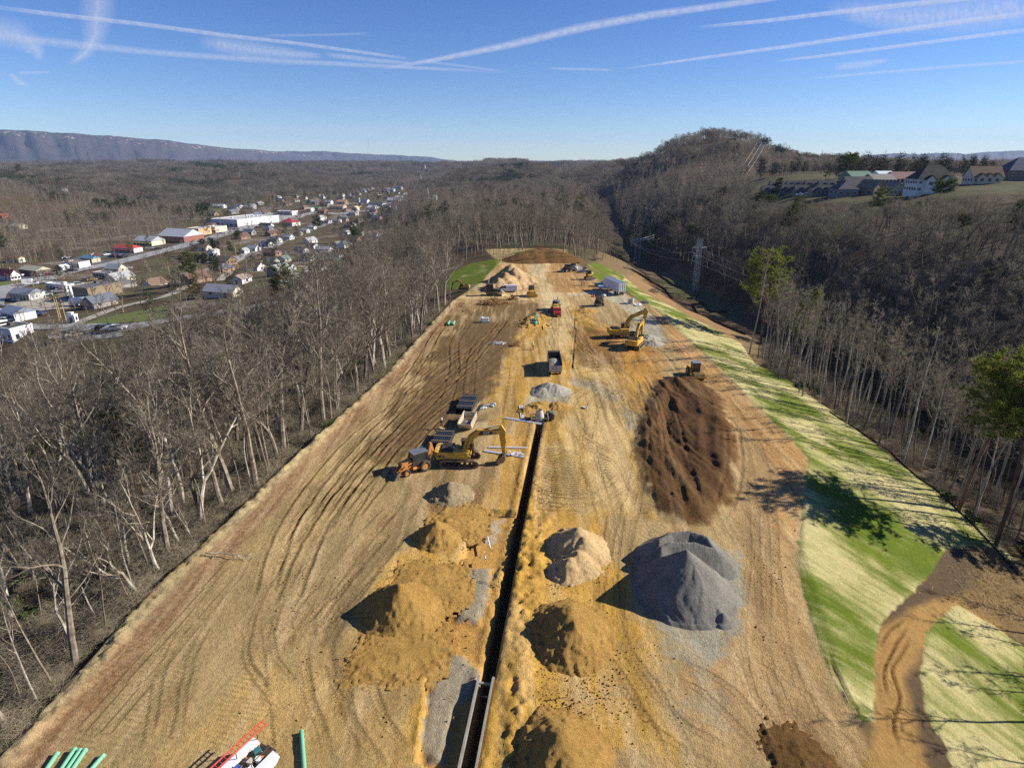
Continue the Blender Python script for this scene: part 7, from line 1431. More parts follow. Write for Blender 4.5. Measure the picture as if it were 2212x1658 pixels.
B(z4, 1180, 1310, 352, 20, 3, -4, (150, 170, 150), (96, 140, 110), 'metal', "long green roof behind the ridge houses", **STO); B(z4, 1310, 1440, 372, 16, 3, -4, (190, 160, 140), (140, 132, 124), 'metal', "long pinkish roof behind the ridge houses", **STO); B(z4, 1440, 1600, 366, 16, 3, -4, (200, 190, 190), (140, 96, 92), 'metal', "long red striped roof behind the ridge houses", **STO); B(z4, 1350, 1440, 340, 16, 3, -4, (225, 235, 235), (220, 235, 235), 'metal', "bright white roof behind the ridge houses", **STO)
# steeples, masts, water tower
def steeple(f, x, y, h, label, col_=WH):
    X_, Y_, Z_ = GT(*f(x, y)); e = empty("church", (X_, Y_, Z_), -.2); tag(e, label, "church"); s = h / 30.; m = MB(); m.box((8 * s, 9 * s, 4 * s), (26 * s, 12 * s, 10 * s)); m.prism([(3 * s, 9 * s), (15 * s, 9 * s), (9 * s, 14 * s)], -5 * s, 21 * s, 'x'); m.build("wall", cmat(col_), e); m = MB(); m.box((0, 0, 8 * s), (5 * s, 5 * s, 18 * s)); m.cyl((0, 0, 17 * s), (0, 0, 32 * s), 2.8 * s, 8, .05); m.build("steeple", cmat(col_), e)
steeple(z2, 1452, 388, 26, "white church steeple farthest up the valley"); steeple(z2, 1480, 392, 15, "shorter white steeple beside the farthest one"); steeple(z2, 1476, 628, 15, "white church with pointed steeple in the wood right of the avenue"); steeple(z2, 1418, 478, 24, "slim grey steeple beside the far avenue", (150, 160, 166)); 
X_, Y_, Z_ = GT(*z2(2098, 322)); e = empty("water_tower", (X_, Y_, Z_)); tag(e, "white water tower on the skyline above the ridge", "water tower"); m = MB(); m.cyl((0, 0, 0), (0, 0, 12), 2., 16); m.cyl((0, 0, 12), (0, 0, 22), 4., 16); m.build("tank", cmat(WH), e); m = MB(); m.cyl((0, 0, 22), (0, 0, 24), 4.1, 16, 1.); m.build("cap", cmat(WH), e)
for j, xx in enumerate((993, 1008)): X_, Y_, Z_ = GT(*z2(xx, 330)); m = MB(); s = math.hypot(X_, Y_) / 3200; m.cyl((0, 0, 0), (0, 0, 125 * s), .7, 5, .5); [m.tube([(0, 0, q * s), (q * .35 * s, q * .1 * s, 0)], .12, 3) for q in (60, 115)]; o = m.build("radio_mast", GALV); o.location = (X_, Y_, Z_); tag(o, ("left", "right")[j] + " one of the twin radio masts on the left skyline", "mast")
# roads of the valley
ASP = NT("asphalt"); _c = ASP.n("TexCoord").outputs["Object"]; ASP.l(ASP.ramp(ASP.math('ADD', ASP.math('MULTIPLY', ASP.noise(.25, 5, _c), .7), ASP.math('MULTIPLY', ASP.noise(3, 3, _c), .3)), [(.35, srgb(126, 124, 122)), (.65, srgb(168, 164, 158))]), ASP.b.inputs["Base Color"]); ASP.b.inputs["Roughness"].default_value = .9; ASP = ASP.m
ASD = pmat("fresh_asphalt", srgb(74, 76, 80), .9, dirt=.2, scale=.2, dirtcol=srgb(120, 116, 110)); LAW = heapm("lawn", srgb(82, 94, 48), srgb(114, 120, 68), .2, 1.5); GVL = heapm("gravel_track", srgb(150, 140, 124), srgb(190, 180, 162), .2, 2); PNT = pmat("road_paint", srgb(225, 222, 210), .8, dirt=.2)
def ribbon(name, pts, w, mat, label, lift=.3, world=False, under=.0):
    P0 = [p if world else GT(*p)[:2] for p in pts]; p = smooth_path([np.array(q) for q in P0], 14); k = len(p); m = MB(); vs = []
    for i in range(k):
        t = p[min(i + 1, k - 1)] - p[max(i - 1, 0)]; t = t / (np.hypot(*t) + 1e-9); nn = np.array([-t[1], t[0]])
        for q in (-1, -.5, 0, .5, 1): a = p[i] + nn * w / 2 * q; vs.append((a[0], a[1], float(H(a[0], a[1])) + lift))
    c = vs[len(vs) // 2]; m.add(vs, [(i * 5 + j, i * 5 + j + 1, (i + 1) * 5 + j + 1, (i + 1) * 5 + j) for i in range(k - 1) for j in range(4)]); o = m.build(name, mat); o["kind"] = "structure"; tag(o, label); return p
def lot(name, pts, mat, label, lift=.2):
    P0 = [GT(*p)[:2] for p in pts]; P = np.array(P0); x0, x1, y0, y1 = P[:, 0].min(), P[:, 0].max(), P[:, 1].min(), P[:, 1].max(); n = 40; X, Y = np.meshgrid(np.linspace(x0, x1, n), np.linspace(y0, y1, n)); ins = (sdf(X.ravel(), Y.ravel(), P0) > -.3).reshape(X.shape); Zz = H(X, Y) + lift
    m = MB(); m.v = [tuple(map(float, q)) for q in zip(X.ravel(), Y.ravel(), Zz.ravel())]; m.f = [(i * n + j, i * n + j + 1, (i + 1) * n + j + 1, (i + 1) * n + j) for i in range(n - 1) for j in range(n - 1) if ins[i, j] and ins[i + 1, j] and ins[i, j + 1] and ins[i + 1, j + 1]]; m.mi = [0] * len(m.f)
    o = m.build(name, mat); o["kind"] = "structure"; tag(o, label); return o
AV = ribbon("road", [(-60, 722), z8(0, 700), z8(480, 560), z8(900, 430), z8(1450, 330), z8(2000, 190), z1(1480, 1000), z1(1780, 915), z1(2080, 820), z2(300, 790), z2(560, 730), z2(800, 735), z2(1060, 690), z2(1240, 630), z2(1360, 570), z2(1400, 505), z2(1440, 440)], 15, ASP, "wide grey avenue running up the valley past the shops", .45)
ribbon("side_road", [(-60, 760), z8(0, 1150), z8(600, 1135), z8(1300, 1130), z8(1700, 1120), (600, 655)], 7, ASP, "narrow road passing behind the left wood")
ribbon("side_road", [z1(1480, 1230), z1(1700, 1190), z1(1900, 1120), z1(2110, 1000), z2(200, 1010), z2(330, 940), z2(470, 880), z2(620, 835), z2(760, 790)], 8, ASP, "straight street through the white houses")
ribbon("side_road", [z2(60, 1190), z2(200, 1100), z2(360, 1160), z2(480, 1165), z2(500, 1190), z2(400, 1240), z2(250, 1290)], 5, GVL, "pale curving drive across the green lawn")
ribbon("railway", [z8(700, 1240), z8(960, 1100), z8(1200, 1000), z8(1500, 890), z1(1200, 1440), z1(1500, 1330), z1(1900, 1180)], 5, GVL, "pale railway bed running beside the valley", .25)
lot("parking_lot", [z1(2060, 740), z2(60, 720), z2(390, 735), z2(420, 760), z2(240, 800), z2(0, 880), z1(1860, 880), z1(1960, 860), z1(2110, 800)], ASP, "big pale parking lot in front of the largest white store")
lot("parking_lot", [z8(760, 290), z8(1350, 180), z8(1800, 215), z8(1780, 250), z8(1500, 260), z8(1250, 260), z8(1020, 330)], ASD, "dark parking lot in front of the red roofed restaurant"); lot("parking_lot", [z8(1230, 300), z8(1600, 290), z8(1450, 350), z8(1120, 360)], ASD, "dark parking lot right of the blue roofed shop")
lot("parking_lot", [z1(1330, 1005), z1(1540, 955), z1(1650, 960), z1(1480, 1030)], ASD, "dark parking strip in front of the brick store"); lot("parking_lot", [z8(180, 500), z8(540, 500), z8(720, 510), z8(640, 540), z8(300, 545)], ASD, "dark drive in front of the cream roofed building")
lot("parking_lot", [z8(900, 590), z8(1350, 590), z8(1250, 760), z8(800, 760)], ASP, "yard behind the tan warehouse"); lot("parking_lot", [z8(-50, 880), z8(500, 760), z8(880, 780), z8(900, 900), z8(0, 960)], GVL, "pale yard below the main road at left"); lot("parking_lot", [z8(700, 1240), z8(1540, 1160), z8(1560, 1250), z8(900, 1330)], ASP, "small grey lot behind the left wood")
for k, (pts, lb) in enumerate((([z8(-40, 580), z8(200, 545), z8(560, 545), z8(420, 600), z8(200, 640), z8(-40, 690)], "lawn before the red roofed house"), ([z8(1000, 1110), z8(1300, 1020), z8(1900, 900), z8(2160, 850), z8(2160, 1000), z8(1700, 1100)], "field between the railway and the narrow road"), ([z2(360, 1170), z2(600, 1130), z2(860, 1080), z2(820, 1140), z2(560, 1190), z2(380, 1220), z2(260, 1240)], "lawn in front of the houses by the wood"), ([z1(1715, 700), z1(1930, 700), z1(1960, 715), z1(1740, 760)], "green field above the largest white store"))): lot("lawn", pts, LAW, lb, .12)
# vehicles of the town
kinds = ['sedan', 'suv', 'sedan', 'pickup', 'van']; CN = {'w': (CW, "white"), 'k': (CK, "black"), 's': (CS, "silver"), 'r': (CR_, "red"), 'b': (CB, "blue"), 'y': (CY, "yellow")}
def cars(f, pts, place, rz, kd=None):
    for j, (x, y, c) in enumerate(pts):
        X_, Y_, Z_ = GT(*f(x, y)); k = kd or kinds[(j * 7 + int(x)) % 4]; car(k, X_, Y_, R(rz + rng.uniform(-4, 4)), CN[c][0], "%s %s %s" % (CN[c][1], {'sedan': "car", 'suv': "tall car", 'pickup': "pickup", 'van': "van", 'boxtruck': "box truck"}[k], place), "vehicles " + place, Z_ + .3, 1.12, False)
cars(z8, [(530, 485, 'w'), (585, 488, 'w')], "parked left of the red car before the cream roofed building", 20); cars(z8, [(645, 488, 'r')], "parked before the cream roofed building", 20, 'suv'); cars(z8, [(700, 485, 'k')], "right beside the red car", 20)
cars(z8, [(235, 495, 'w')], "beside the white house with bright red roof", 10, 'pickup'); cars(z8, [(395, 605, 'w')], "parked on the verge of the main road by the lawn", 22, 'boxtruck'); cars(z8, [(880, 440, 'k'), (930, 432, 'k'), (900, 425, 's')], "in front of the low white shop", 20)
cars(z8, [(1350, 228, 'w'), (1440, 240, 'b'), (1475, 243, 'k'), (1510, 246, 'r'), (1545, 248, 's'), (1580, 250, 'k'), (1190, 225, 'w'), (1225, 230, 'r'), (830, 270, 'w'), (880, 268, 's'), (930, 262, 'k')], "in the dark lot of the red roofed restaurant", 70)
cars(z8, [(35, 1085, 's'), (80, 1080, 'w'), (120, 1072, 'k'), (155, 1062, 'k'), (190, 1050, 'k'), (225, 1035, 's'), (260, 1025, 'k'), (10, 1065, 'r'), (50, 970, 'w'), (90, 960, 'w'), (30, 905, 'k')], "by the blue grey roofed garage", 60)
cars(z8, [(350, 1000, 'k'), (400, 990, 'k'), (440, 985, 'k'), (480, 990, 'b'), (320, 990, 'k')], "in the shaded row right of the garage", 60); cars(z8, [(1280, 1190, 'k'), (1330, 1185, 'k'), (1390, 1190, 'w'), (1450, 1190, 'w'), (1510, 1170, 'w')], "in the small grey lot behind the left wood", 10); cars(z8, [(775, 1295, 'w'), (815, 1290, 'w'), (950, 1255, 'w'), (880, 1260, 'k'), (990, 1235, 'k')], "at the low end of the small grey lot", 25)
cars(z8, [(960, 605, 's'), (1010, 610, 'w'), (780, 650, 'w'), (870, 655, 'k'), (740, 700, 'w'), (690, 690, 's'), (1170, 548, 'y'), (1130, 545, 'k'), (590, 740, 'w')], "round the dark flat roofed warehouse", 20)
cars(z8, [(2005, 160, 'k'), (1900, 150, 's'), (1580, 400, 's'), (1610, 405, 'w'), (1640, 612, 'w'), (1530, 375, 'k')], "beside the avenue near the restaurant", 25); cars(z1, [(1560, 918, 's'), (1540, 925, 'k'), (1900, 868, 'k'), (1880, 862, 's'), (1790, 900, 'b'), (1630, 960, 'w'), (1280, 1025, 'k')], "beside the avenue in front of the orange and pink stores", 30)
cars(z2, [(70, 800, 'w'), (85, 798, 's'), (100, 795, 'w'), (215, 775, 'k'), (90, 850, 'k'), (110, 755, 's'), (470, 735, 'k'), (445, 745, 'k')], "scattered over the big pale parking lot", 30); cars(z2, [(400, 1060, 'k'), (425, 1050, 'k'), (625, 1100, 'b'), (660, 1055, 'w'), (390, 1065, 's'), (790, 1030, 'b'), (770, 1035, 'k')], "parked between the houses by the lawn", 20)
cars(z2, [(60, 1015, 'k'), (130, 1010, 'b'), (200, 980, 's'), (240, 1000, 'w'), (310, 960, 'k'), (330, 930, 'w'), (210, 1060, 'b'), (300, 1060, 's')], "along the white row of houses", 20); cars(z2, [(880, 690, 'y'), (900, 700, 'k'), (940, 690, 'k'), (840, 680, 'b'), (760, 690, 'k'), (820, 705, 's'), (960, 640, 'w'), (700, 655, 'w'), (1030, 690, 'w'), (1060, 690, 'k')], "among the far shops where the avenue narrows", 30)
cars(z1, [(1340, 690, 'w'), (1365, 690, 'r'), (1350, 640, 'w'), (1370, 645, 'w'), (1395, 648, 'w'), (1410, 650, 'k'), (1700, 668, 'w'), (1790, 685, 'w'), (1760, 672, 'w'), (1810, 690, 's'), (2000, 690, 'w'), (2030, 694, 'k')], "by the hillside buildings above the lawn", 20); cars(z4, [(870, 442, 'w'), (905, 440, 'w')], "in front of the townhouses on the right ridge", 0)
# small houses scattered under the trees
LMK = [(330, "near the blue grey garage"), (400, "near the cream roofed building"), (470, "near the long brick store"), (540, "near the brown pavilion"), (640, "near the largest white store"), (760, "near the white row of houses"), (900, "near the big parking lot"), (1150, "below the far shops"), (9999, "beside the far avenue")]
RCs = [((96, 98, 104), "grey"), ((62, 60, 62), "black"), ((128, 96, 80), "brown"), ((170, 172, 176), "pale grey"), ((96, 106, 126), "slate blue"), ((110, 78, 66), "russet")]; nh = 0
for _ in range(2600):
    X_, Y_ = rng.uniform(-470, -90), 240 + 1200 * rng.random() ** 1.3
    if nh >= 90 or sdf(np.array([X_]), np.array([Y_]), TOWN)[0] < 4 or any((X_ - a) ** 2 + (Y_ - b) ** 2 < (q + 9) ** 2 for a, b, q in FOOT) or np.min(np.hypot(AV[:, 0] - X_, AV[:, 1] - Y_)) < 17: continue
    nh += 1; rc, rn = RCs[rng.randrange(6)]; wc, wn = rng.choice([(WH, "white"), (CRM, "cream"), ((150, 150, 146), "grey"), ((166, 124, 104), "brick")]); side_ = "left of the avenue" if X_ < np.interp(Y_, AV[:, 1], AV[:, 0]) else "right of the avenue"
    building(X_, Y_, float(H(X_, Y_)), rng.uniform(9, 15), rng.uniform(6.5, 8.5), 2.9, R(rng.choice([-18, 70]) + rng.uniform(-6, 6)), wc, rc, rng.choice(['gable', 'gable', 'hip']), "small %s house, %s roof, %s, %s" % (wn, rn, next(t for y, t in LMK if Y_ < y), side_), wins=2, pitch=.7, group="small houses among the valley trees")
# pool, tank, poles
X_, Y_, Z_ = GT(*z2(720, 1108)); m = MB(); m.cyl((0, 0, 0), (0, 0, 1.1), 4.2, 20); o = m.build("round_pool", pmat("pool_blue", srgb(96, 176, 206), .3, dirt=.05)); o.location = (X_, Y_, Z_); tag(o, "round light blue pool in front of the black hip roof", "pool")
a = Vector(GT(*z8(920, 865))); b_ = Vector(GT(*z8(1290, 850))); m = MB(); d = (b_ - a); m.tube([Vector((0, 0, 2.2)), d + Vector((0, 0, 2.2))], 1.5, 14); [m.box(tuple(d * q + Vector((0, 0, .6))), (.8, 2.4, 2.4)) for q in (.15, .5, .85)]; m.cyl((1, 0, 2), (1, 0, 9), .5, 10); o = m.build("storage_tank", WHT, None, True); o.location = a; tag(o, "long white cylindrical tank with a stub chimney", "tank")
POL = [(z1, 1387, 1290, 11), (z1, 1930, 1180, 18), (z1, 2010, 1240, 12), (z2, 135, 1080, 14), (z2, 20, 1240, 12), (z2, 820, 1100, 11), (z1, 485, 1600, 10), (z1, 120, 1040, 12), (z1, 350, 1030, 10), (z8, 790, 1080, 10), (z8, 295, 1120, 6), (z8, 190, 690, 7), (z8, 245, 690, 7), (z1, 1690, 1240, 8), (z1, 1610, 1240, 8), (z1, 1790, 1240, 8), (z1, 1865, 1250, 8), (z1, 1920, 1245, 8), (z8, 840, 1050, 8), (z2, 975, 780, 10)]
PL = ["tall pole above the scrub right of the warehouse", "tallest pale pole beside the dark pines", "pole right of the tallest pale pole", "white pole in front of the white row of houses", "pole at the left end of the lawn drive", "brown pole at the wood's edge beside the black hip roof", "pole beside the railway nearest the left wood", "slim pole among trees above the cream cottage", "slim pole left of the restaurant woods", "pole left of the white cube building", "short pole by the narrow road at left", "left one of two short posts by the blue grey roofed shop", "right one of two short posts by the blue grey roofed shop"] + ["short pale pole in the yard below the brown pavilion"] * 5 + ["second pole left of the white cube building", "pole above the far shops"]
for (f, x, y, h), lb in zip(POL, PL): X_, Y_, Z_ = GT(*f(x, y)); e = empty("utility_pole", (X_, Y_, Z_)); tag(e, lb, "pole", "poles in the yard below the pavilion" if lb.startswith("short pale pole in the yard") else None); m = MB(); m.cyl((0, 0, -1), (0, 0, h), .2, 6, .14); m.build("post", WOOD, e); m = MB(); m.box((0, 0, h - .6), (2.4, .15, .18)); m.build("crossarm", WOOD, e)
X_, Y_, Z_ = GT(*z4(528, 415)); X2, Y2, Z2 = GT(*z4(750, 372))
for a_, lb in (((X_, Y_, Z_), "pole left of the townhouses on the right ridge"), ((X2, Y2, Z2), "pole behind the townhouses on the right ridge")): e = empty("utility_pole", a_); tag(e, lb, "pole"); m = MB(); m.cyl((0, 0, -1), (0, 0, 15), .22, 6); m.build("post", WOOD, e); m = MB(); m.box((0, 0, 14.4), (5, .25, .25)); m.build("crossarm", WOOD, e)
for s in (-2, 2): cable((X_ + s, Y_, Z_ + 14.5), (X2 + s, Y2, Z2 + 14.5), 2, "wire strung between the two poles by the townhouses", "wires by the townhouses", .07)
# pines and bare trees standing about the town and hills
def free_ground(x, y, r=2.):
    if any((x - a) ** 2 + (y - b) ** 2 < q * q for a, b, q in FOOT): return False
    if np.min(np.hypot(AV[:, 0] - x, AV[:, 1] - y)) < 12: return False
    return True
EVG = [(z1, 1565, 1350, 1.0, "front one of the dark pines beside the faded roof shed", 0), (z1, 1650, 1300, .8, "second dark pine beside the faded roof shed", 1), (z1, 1750, 1290, .75, "third dark pine left of the faded roof shed", 2), (z8, 780, 575, .55, "small conical pine on the verge of the main road", 2), (z2, 585, 915, 1.15, "large round dark pine among the white houses", 0), (z1, 1940, 1020, .8, "dark pine left of the house with a tall gable", 1), (z1, 1890, 1100, .7, "dark pine behind the pavilion", 2), (z1, 1760, 1080, .7, "dark pine left of the pavilion roof", 0),
       (z1, 1640, 1080, .7, "dark pine above the bare trees left of the pavilion", 1), (z1, 170, 445, 1.6, "round dark tree beside the white building on the cleared knoll", 0), (z2, 930, 1050, 1.0, "yellow green pine at the edge of the left wood", 1), (z2, 330, 1540, 1.0, "yellow green pine rising in the left wood", 0), (z2, 880, 960, .9, "dark pine inside the wood right of the houses", 2), (z8, 60, 290, 1.2, "dark tree crown left of the cream cottage", 0), (z1, 1020, 745, .9, "dark pine at the right end of the evergreen belt", 1), (z4, 395, 545, 1.0, "dark pine low on the right hillside", 0), (z4, 700, 500, .8, "dark pine below the townhouses", 2), (z4, 1130, 400, 1.1, "green pine standing beside the grey hip roofed house", 1)]
for k in range(15): EVG.append((z1, 760 + k * 24, 720 + rng.uniform(0, 40), rng.uniform(.7, 1.), None, k % 3))
for k in range(10): EVG.append((z1, 1640 + rng.uniform(-30, 60), 760 + rng.uniform(-30, 40), rng.uniform(.7, 1.), None, k % 3))
M_PD = meshes(PINE, "dark_pine", PBARK, NEEDF)
for f, x, y, s, lb, i in EVG:
    X_, Y_, Z_ = GT(*f(x, y)); g = None
    if lb is None: g = "belt of dark pines" if x < 1300 else "pines beside the lawn"; lb = "dark pine in the evergreen belt behind the restaurant" if x < 1300 else "dark pine beside the lawn above the largest white store"
    tree((M_PINE if "yellow" in lb or "green pine" in lb else M_PD)[i], X_, Y_, rng.uniform(0, 6), s, lb, g, "pine tree", "pine_tree", Z_)
for X_, Y_, rz, s in evn[:24]: tree(M_PINE[rng.randrange(3)], X_, Y_, rz, s, "%s green pine %s" % ("small" if s < .7 else "mid height" if s < .83 else "tall", ("in the left wood, " + next(t for y, t in BL if Y_ < y)) if X_ < 5 else ("in the right wood, " + next(t for y, t in BR if Y_ < y)) if X_ < 80 else "on the gully slope, " + ("near the round topped pine" if proj(X_, Y_, 0)[0] < 1850 else "below the mansion" if proj(X_, Y_, 0)[0] < 2080 else "below the brown roofed house")), "single pines in the near woods", "pine tree", "pine_tree")
for X_, Y_ in TT:
    if free_ground(X_, Y_) and rng.random() < (.75 if Y_ < 600 else .9):
        q = rng.random()
        if q < .15: ep.append((X_, Y_, float(H(X_, Y_)), rng.uniform(0, 6), rng.uniform(.5, .8), rng.randrange(3)))
        else: WOODP.append((X_, Y_, float(H(X_, Y_)), rng.uniform(0, 6), rng.uniform(.4, .85), 20 + rng.randrange(4)))
for X_, Y_ in E1: ep.append((X_, Y_, float(H(X_, Y_)), rng.uniform(0, 6), rng.uniform(.7, 1.1), rng.randrange(3)))
for X_, Y_, rz, s in evn[24:]: ep.append((X_, Y_, float(H(X_, Y_)), rz, s, rng.randrange(3)))
scatter("bare_woods", WOODP + fp, NEARP + FARP + GROV + TOWNP, "grey brown winter woods covering the valley sides and hills", cat=None)
scatter("evergreen_woods", ep, PFAR + GROVE_, "dark green pines mixed through the winter woods")
BSH = [mesh_of("brush_kind", bush(600 + i, 1.4, 1.7 + .3 * i, 170, .011), BUSH) for i in range(3)] + [mesh_of("leafy_kind", bush(610 + i, 1.4, 1.3, 240, .03, True), IVY) for i in range(2)]
bp = []
for yy in np.arange(22, 176, .38):
    for q in range(3): o_ = abs(rng.gauss(0, 5)) + .9; X_ = float(XL(yy)) - o_; bp.append((X_, yy, float(H(X_, yy)), rng.uniform(0, 6), rng.uniform(.5, 1.2), rng.randrange(3) if rng.random() < .8 else 3 + rng.randrange(2)))
bx, by = jitter(-75, 150, 20, 180, 2.2); ok, t = woods(bx, by); fb = fbm(bx / 9, by / 9, 3, 51)
for X_, Y_, q in zip(bx[ok], by[ok], fb[ok]): bp.append((X_, Y_, float(H(X_, Y_)), rng.uniform(0, 6), rng.uniform(.45, 1.1), 3 + rng.randrange(2) if q > .3 else rng.randrange(3)))
scatter("undergrowth", bp, BSH, "leafless scrub and low evergreen shrubs under the trees")
# ---------------------------------------------------------------- FAR RIDGES
ML = NT("far_forest"); c_ = ML.n("TexCoord").outputs["Object"]; geo = ML.n("NewGeometry"); sep = ML.n("SeparateXYZ"); ML.l(ML.n("Attribute", attribute_name="crest").outputs["Fac"], ML.n("Math").inputs[0])
nf = ML.noise(.012, 6, c_, .7); cl = ML.noise(.02, 6, c_, .7); cr_a = ML.n("Attribute", attribute_name="crest").outputs["Fac"]
base = ML.ramp(nf, [(.35, srgb(46, 40, 48)), (.6, srgb(70, 60, 66))]); dark = ML.mix(ML.ramp(ML.noise(.006, 4, c_), [(.5, gray(0)), (.62, gray(.7))]), base, srgb(50, 58, 44))
rock = ML.math('MULTIPLY', ML.ramp(cl, [(.57, gray(0)), (.63, gray(.8))]), cr_a); ML.l(ML.mix(rock, dark, srgb(190, 172, 146)), ML.b.inputs["Base Color"]); ML.b.inputs["Roughness"].default_value = 1; ML = ML.m
def ridge(name, label, uv, dist, cliff, seed, foot=343, back=900, depth=1400):
    """crest given as skyline points; the mountain falls from it towards the valley"""
    us = np.linspace(uv[0][0], uv[-1][0], 260); vs_ = np.interp(us, [p[0] for p in uv], [p[1] for p in uv]); ds = np.interp(us, [p[0] for p in uv], dist); V_, F_, A_ = [], [], []
    prof = [(0., 1., 0), (.02, .99, .2), (.05, .93, 1), (.075, .86, 1), (.10, .80, .3), (.2, .64, 0), (.35, .45, 0), (.6, .2, 0), (1., -.12, 0)]; n = len(prof) + 1
    for i, (u, v, d) in enumerate(zip(us, vs_, ds)):
        dn = math.sqrt(((u - CU) / FP) ** 2 + 1); yf = CP - SP * (v - CV) / FP; zf = -(SP + CP * (v - CV) / FP); X_, Y_ = d * (u - CU) / FP / yf, d; top = 40 + zf / yf * d + 10 * float(fbm(i / 6., 0., 4, seed)); r = math.hypot(X_, Y_); ux, uy = X_ / r, Y_ / r
        V_.append((X_ + ux * back, Y_ + uy * back, top * .7)); A_.append(0)
        for f, hh, c in prof: w = fbm(i / 9., f * 3, 3, seed + 2) * 160 * min(f * 6, 1); V_.append((X_ - ux * (f * depth + w), Y_ - uy * (f * depth + w), top * hh + (-40) * (1 - hh) + float(w) * .12)); A_.append(c * cliff)
    for i in range(len(us) - 1):
        for j in range(n - 1): F_.append((i * n + j, (i + 1) * n + j, (i + 1) * n + j + 1, i * n + j + 1))
    me = bpy.data.meshes.new(name); me.from_pydata([tuple(map(float, q)) for q in V_], [], F_); at = me.attributes.new("crest", 'FLOAT', 'POINT'); at.data.foreach_set("value", np.array(A_, np.float32)); me.polygons.foreach_set("use_smooth", [True] * len(F_)); me.materials.append(ML)
    me.update(); o = link(bpy.data.objects.new(name, me)); o["kind"] = "structure"; tag(o, label)
ridge("mountain_ridge", "long purple flat topped mountain with pale cliffs along its crest", [(-200, 274), (0, 280), (60, 283), (150, 288), (230, 293), (300, 298), (370, 304), (420, 312), (470, 318), (560, 324), (620, 329), (700, 338)], [6200, 6000, 6000, 6100, 6200, 6400, 6600, 7000, 7400, 8200, 8800, 9500], 1., 5, depth=1900)
ridge("mountain_ridge", "farther blue mountain ridge sloping down to the valley's end", [(430, 326), (560, 327), (640, 327), (700, 327), (760, 331), (830, 334), (880, 337), (920, 338), (960, 345), (1020, 349)], [10500] * 10, .25, 9, depth=1600)
ridge("mountain_ridge", "low blue far hills at the right end of the skyline", [(1860, 336), (1930, 331), (1980, 333), (2040, 330), (2090, 333), (2140, 328), (2212, 325), (2400, 322)], [11500] * 8, 0, 11, depth=1600)
# ---------------------------------------------------------------- CONTRAILS
def trail_mat(name, dens, sc, streak):
    t = NT(name); a = t.n("Attribute", attribute_name="trail").outputs["Vector"]; s = t.n("SeparateXYZ"); t.l(a, s.inputs[0])
    mp = t.n("VectorMath", operation='MULTIPLY'); t.l(a, mp.inputs[0]); mp.inputs[1].default_value = (sc, streak, 1); n = t.noise(1., 7, mp.outputs[0], .72)
    edge = t.math('SUBTRACT', 1, t.math('POWER', t.math('ABSOLUTE', s.outputs[1], None), .75)); al = t.math('MULTIPLY', t.math('MULTIPLY', t.math('MAXIMUM', edge, 0), t.ramp(n, [(.22, gray(0)), (.74, gray(1))])), s.outputs[2])
    al = t.math('MULTIPLY', al, dens); tr = t.n("BsdfTransparent"); df = t.n("BsdfDiffuse"); df.inputs[0].default_value = (.95, .95, .97, 1); tl = t.n("BsdfTranslucent"); tl.inputs[0].default_value = (.95, .95, .97, 1); m1 = t.n("MixShader"); m1.inputs[0].default_value = .6; t.l(df.outputs[0], m1.inputs[1]); t.l(tl.outputs[0], m1.inputs[2])
    m2 = t.n("MixShader"); t.l(al, m2.inputs[0]); t.l(tr.outputs[0], m2.inputs[1]); t.l(m1.outputs[0], m2.inputs[2]); t.l(m2.outputs[0], t.out.inputs[0]); return t.m
TM = [trail_mat("contrail_sharp", .68, 2.2, 1.5), trail_mat("cirrus_wide", .42, 3.2, 2.6), trail_mat("contrail_faint", .42, 3., 1.6)]
ALT = 7000.
def skyp(u, v):
    yf = CP - SP * (v - CV) / FP; zf = -(SP + CP * (v - CV) / FP); t = (ALT - 40) / max(zf, .012); return Vector((t * (u - CU) / FP, t * yf, ALT))
def contrail(pts, w, mi, label, fade=(1, 1)):
    """pts: (u, v, half width in view px) -> a shallow lens-shaped band of ice cloud at 7 km"""
    us = np.array(pts, float); k = 60; tt = np.linspace(0, len(us) - 1, k); P = np.stack([np.interp(tt, range(len(us)), us[:, j]) for j in range(3)], 1); V_, F_, A_ = [], [], []
    prof = [(-1, 0), (-.5, -.6), (0, -1), (.5, -.6), (1, 0), (.5, .6), (0, 1), (-.5, .6)]
    for i, (u, v, hw) in enumerate(P):
        hw = hw * (.9 if mi != 1 else 1.15)
        du = P[min(i + 1, k - 1)][:2] - P[max(i - 1, 0)][:2]; du = du / np.hypot(*du); nn = (-du[1], du[0]); c = skyp(u, v); a = skyp(u + nn[0] * hw, v + nn[1] * hw) - c
        f = min(1, i / 8. / max(fade[0], .01) if fade[0] else 1, (k - 1 - i) / 8. / max(fade[1], .01) if fade[1] else 1)
        for x_, z_ in prof: V_.append(tuple(c + a * x_ + Vector((0, 0, z_ * 60)))); A_ += [i / k * len(us) * 4, x_, f]
    for i in range(k - 1):
        for j in range(8): F_.append((i * 8 + j, i * 8 + (j + 1) % 8, (i + 1) * 8 + (j + 1) % 8, (i + 1) * 8 + j))
    me = bpy.data.meshes.new("contrail"); me.from_pydata(V_, [], F_); at = me.attributes.new("trail", 'FLOAT_VECTOR', 'POINT'); at.data.foreach_set("vector", np.array(A_, np.float32)); me.materials.append(TM[mi]); o = link(bpy.data.objects.new("contrail", me)); tag(o, label, "contrail")
contrail([(818, 151, 3), (950, 128, 7), (1100, 98, 11), (1250, 62, 13), (1400, 34, 12), (1560, 12, 10), (1760, -16, 9)], 0, 0, "broadest contrail, rising from the middle of the sky to the top right")
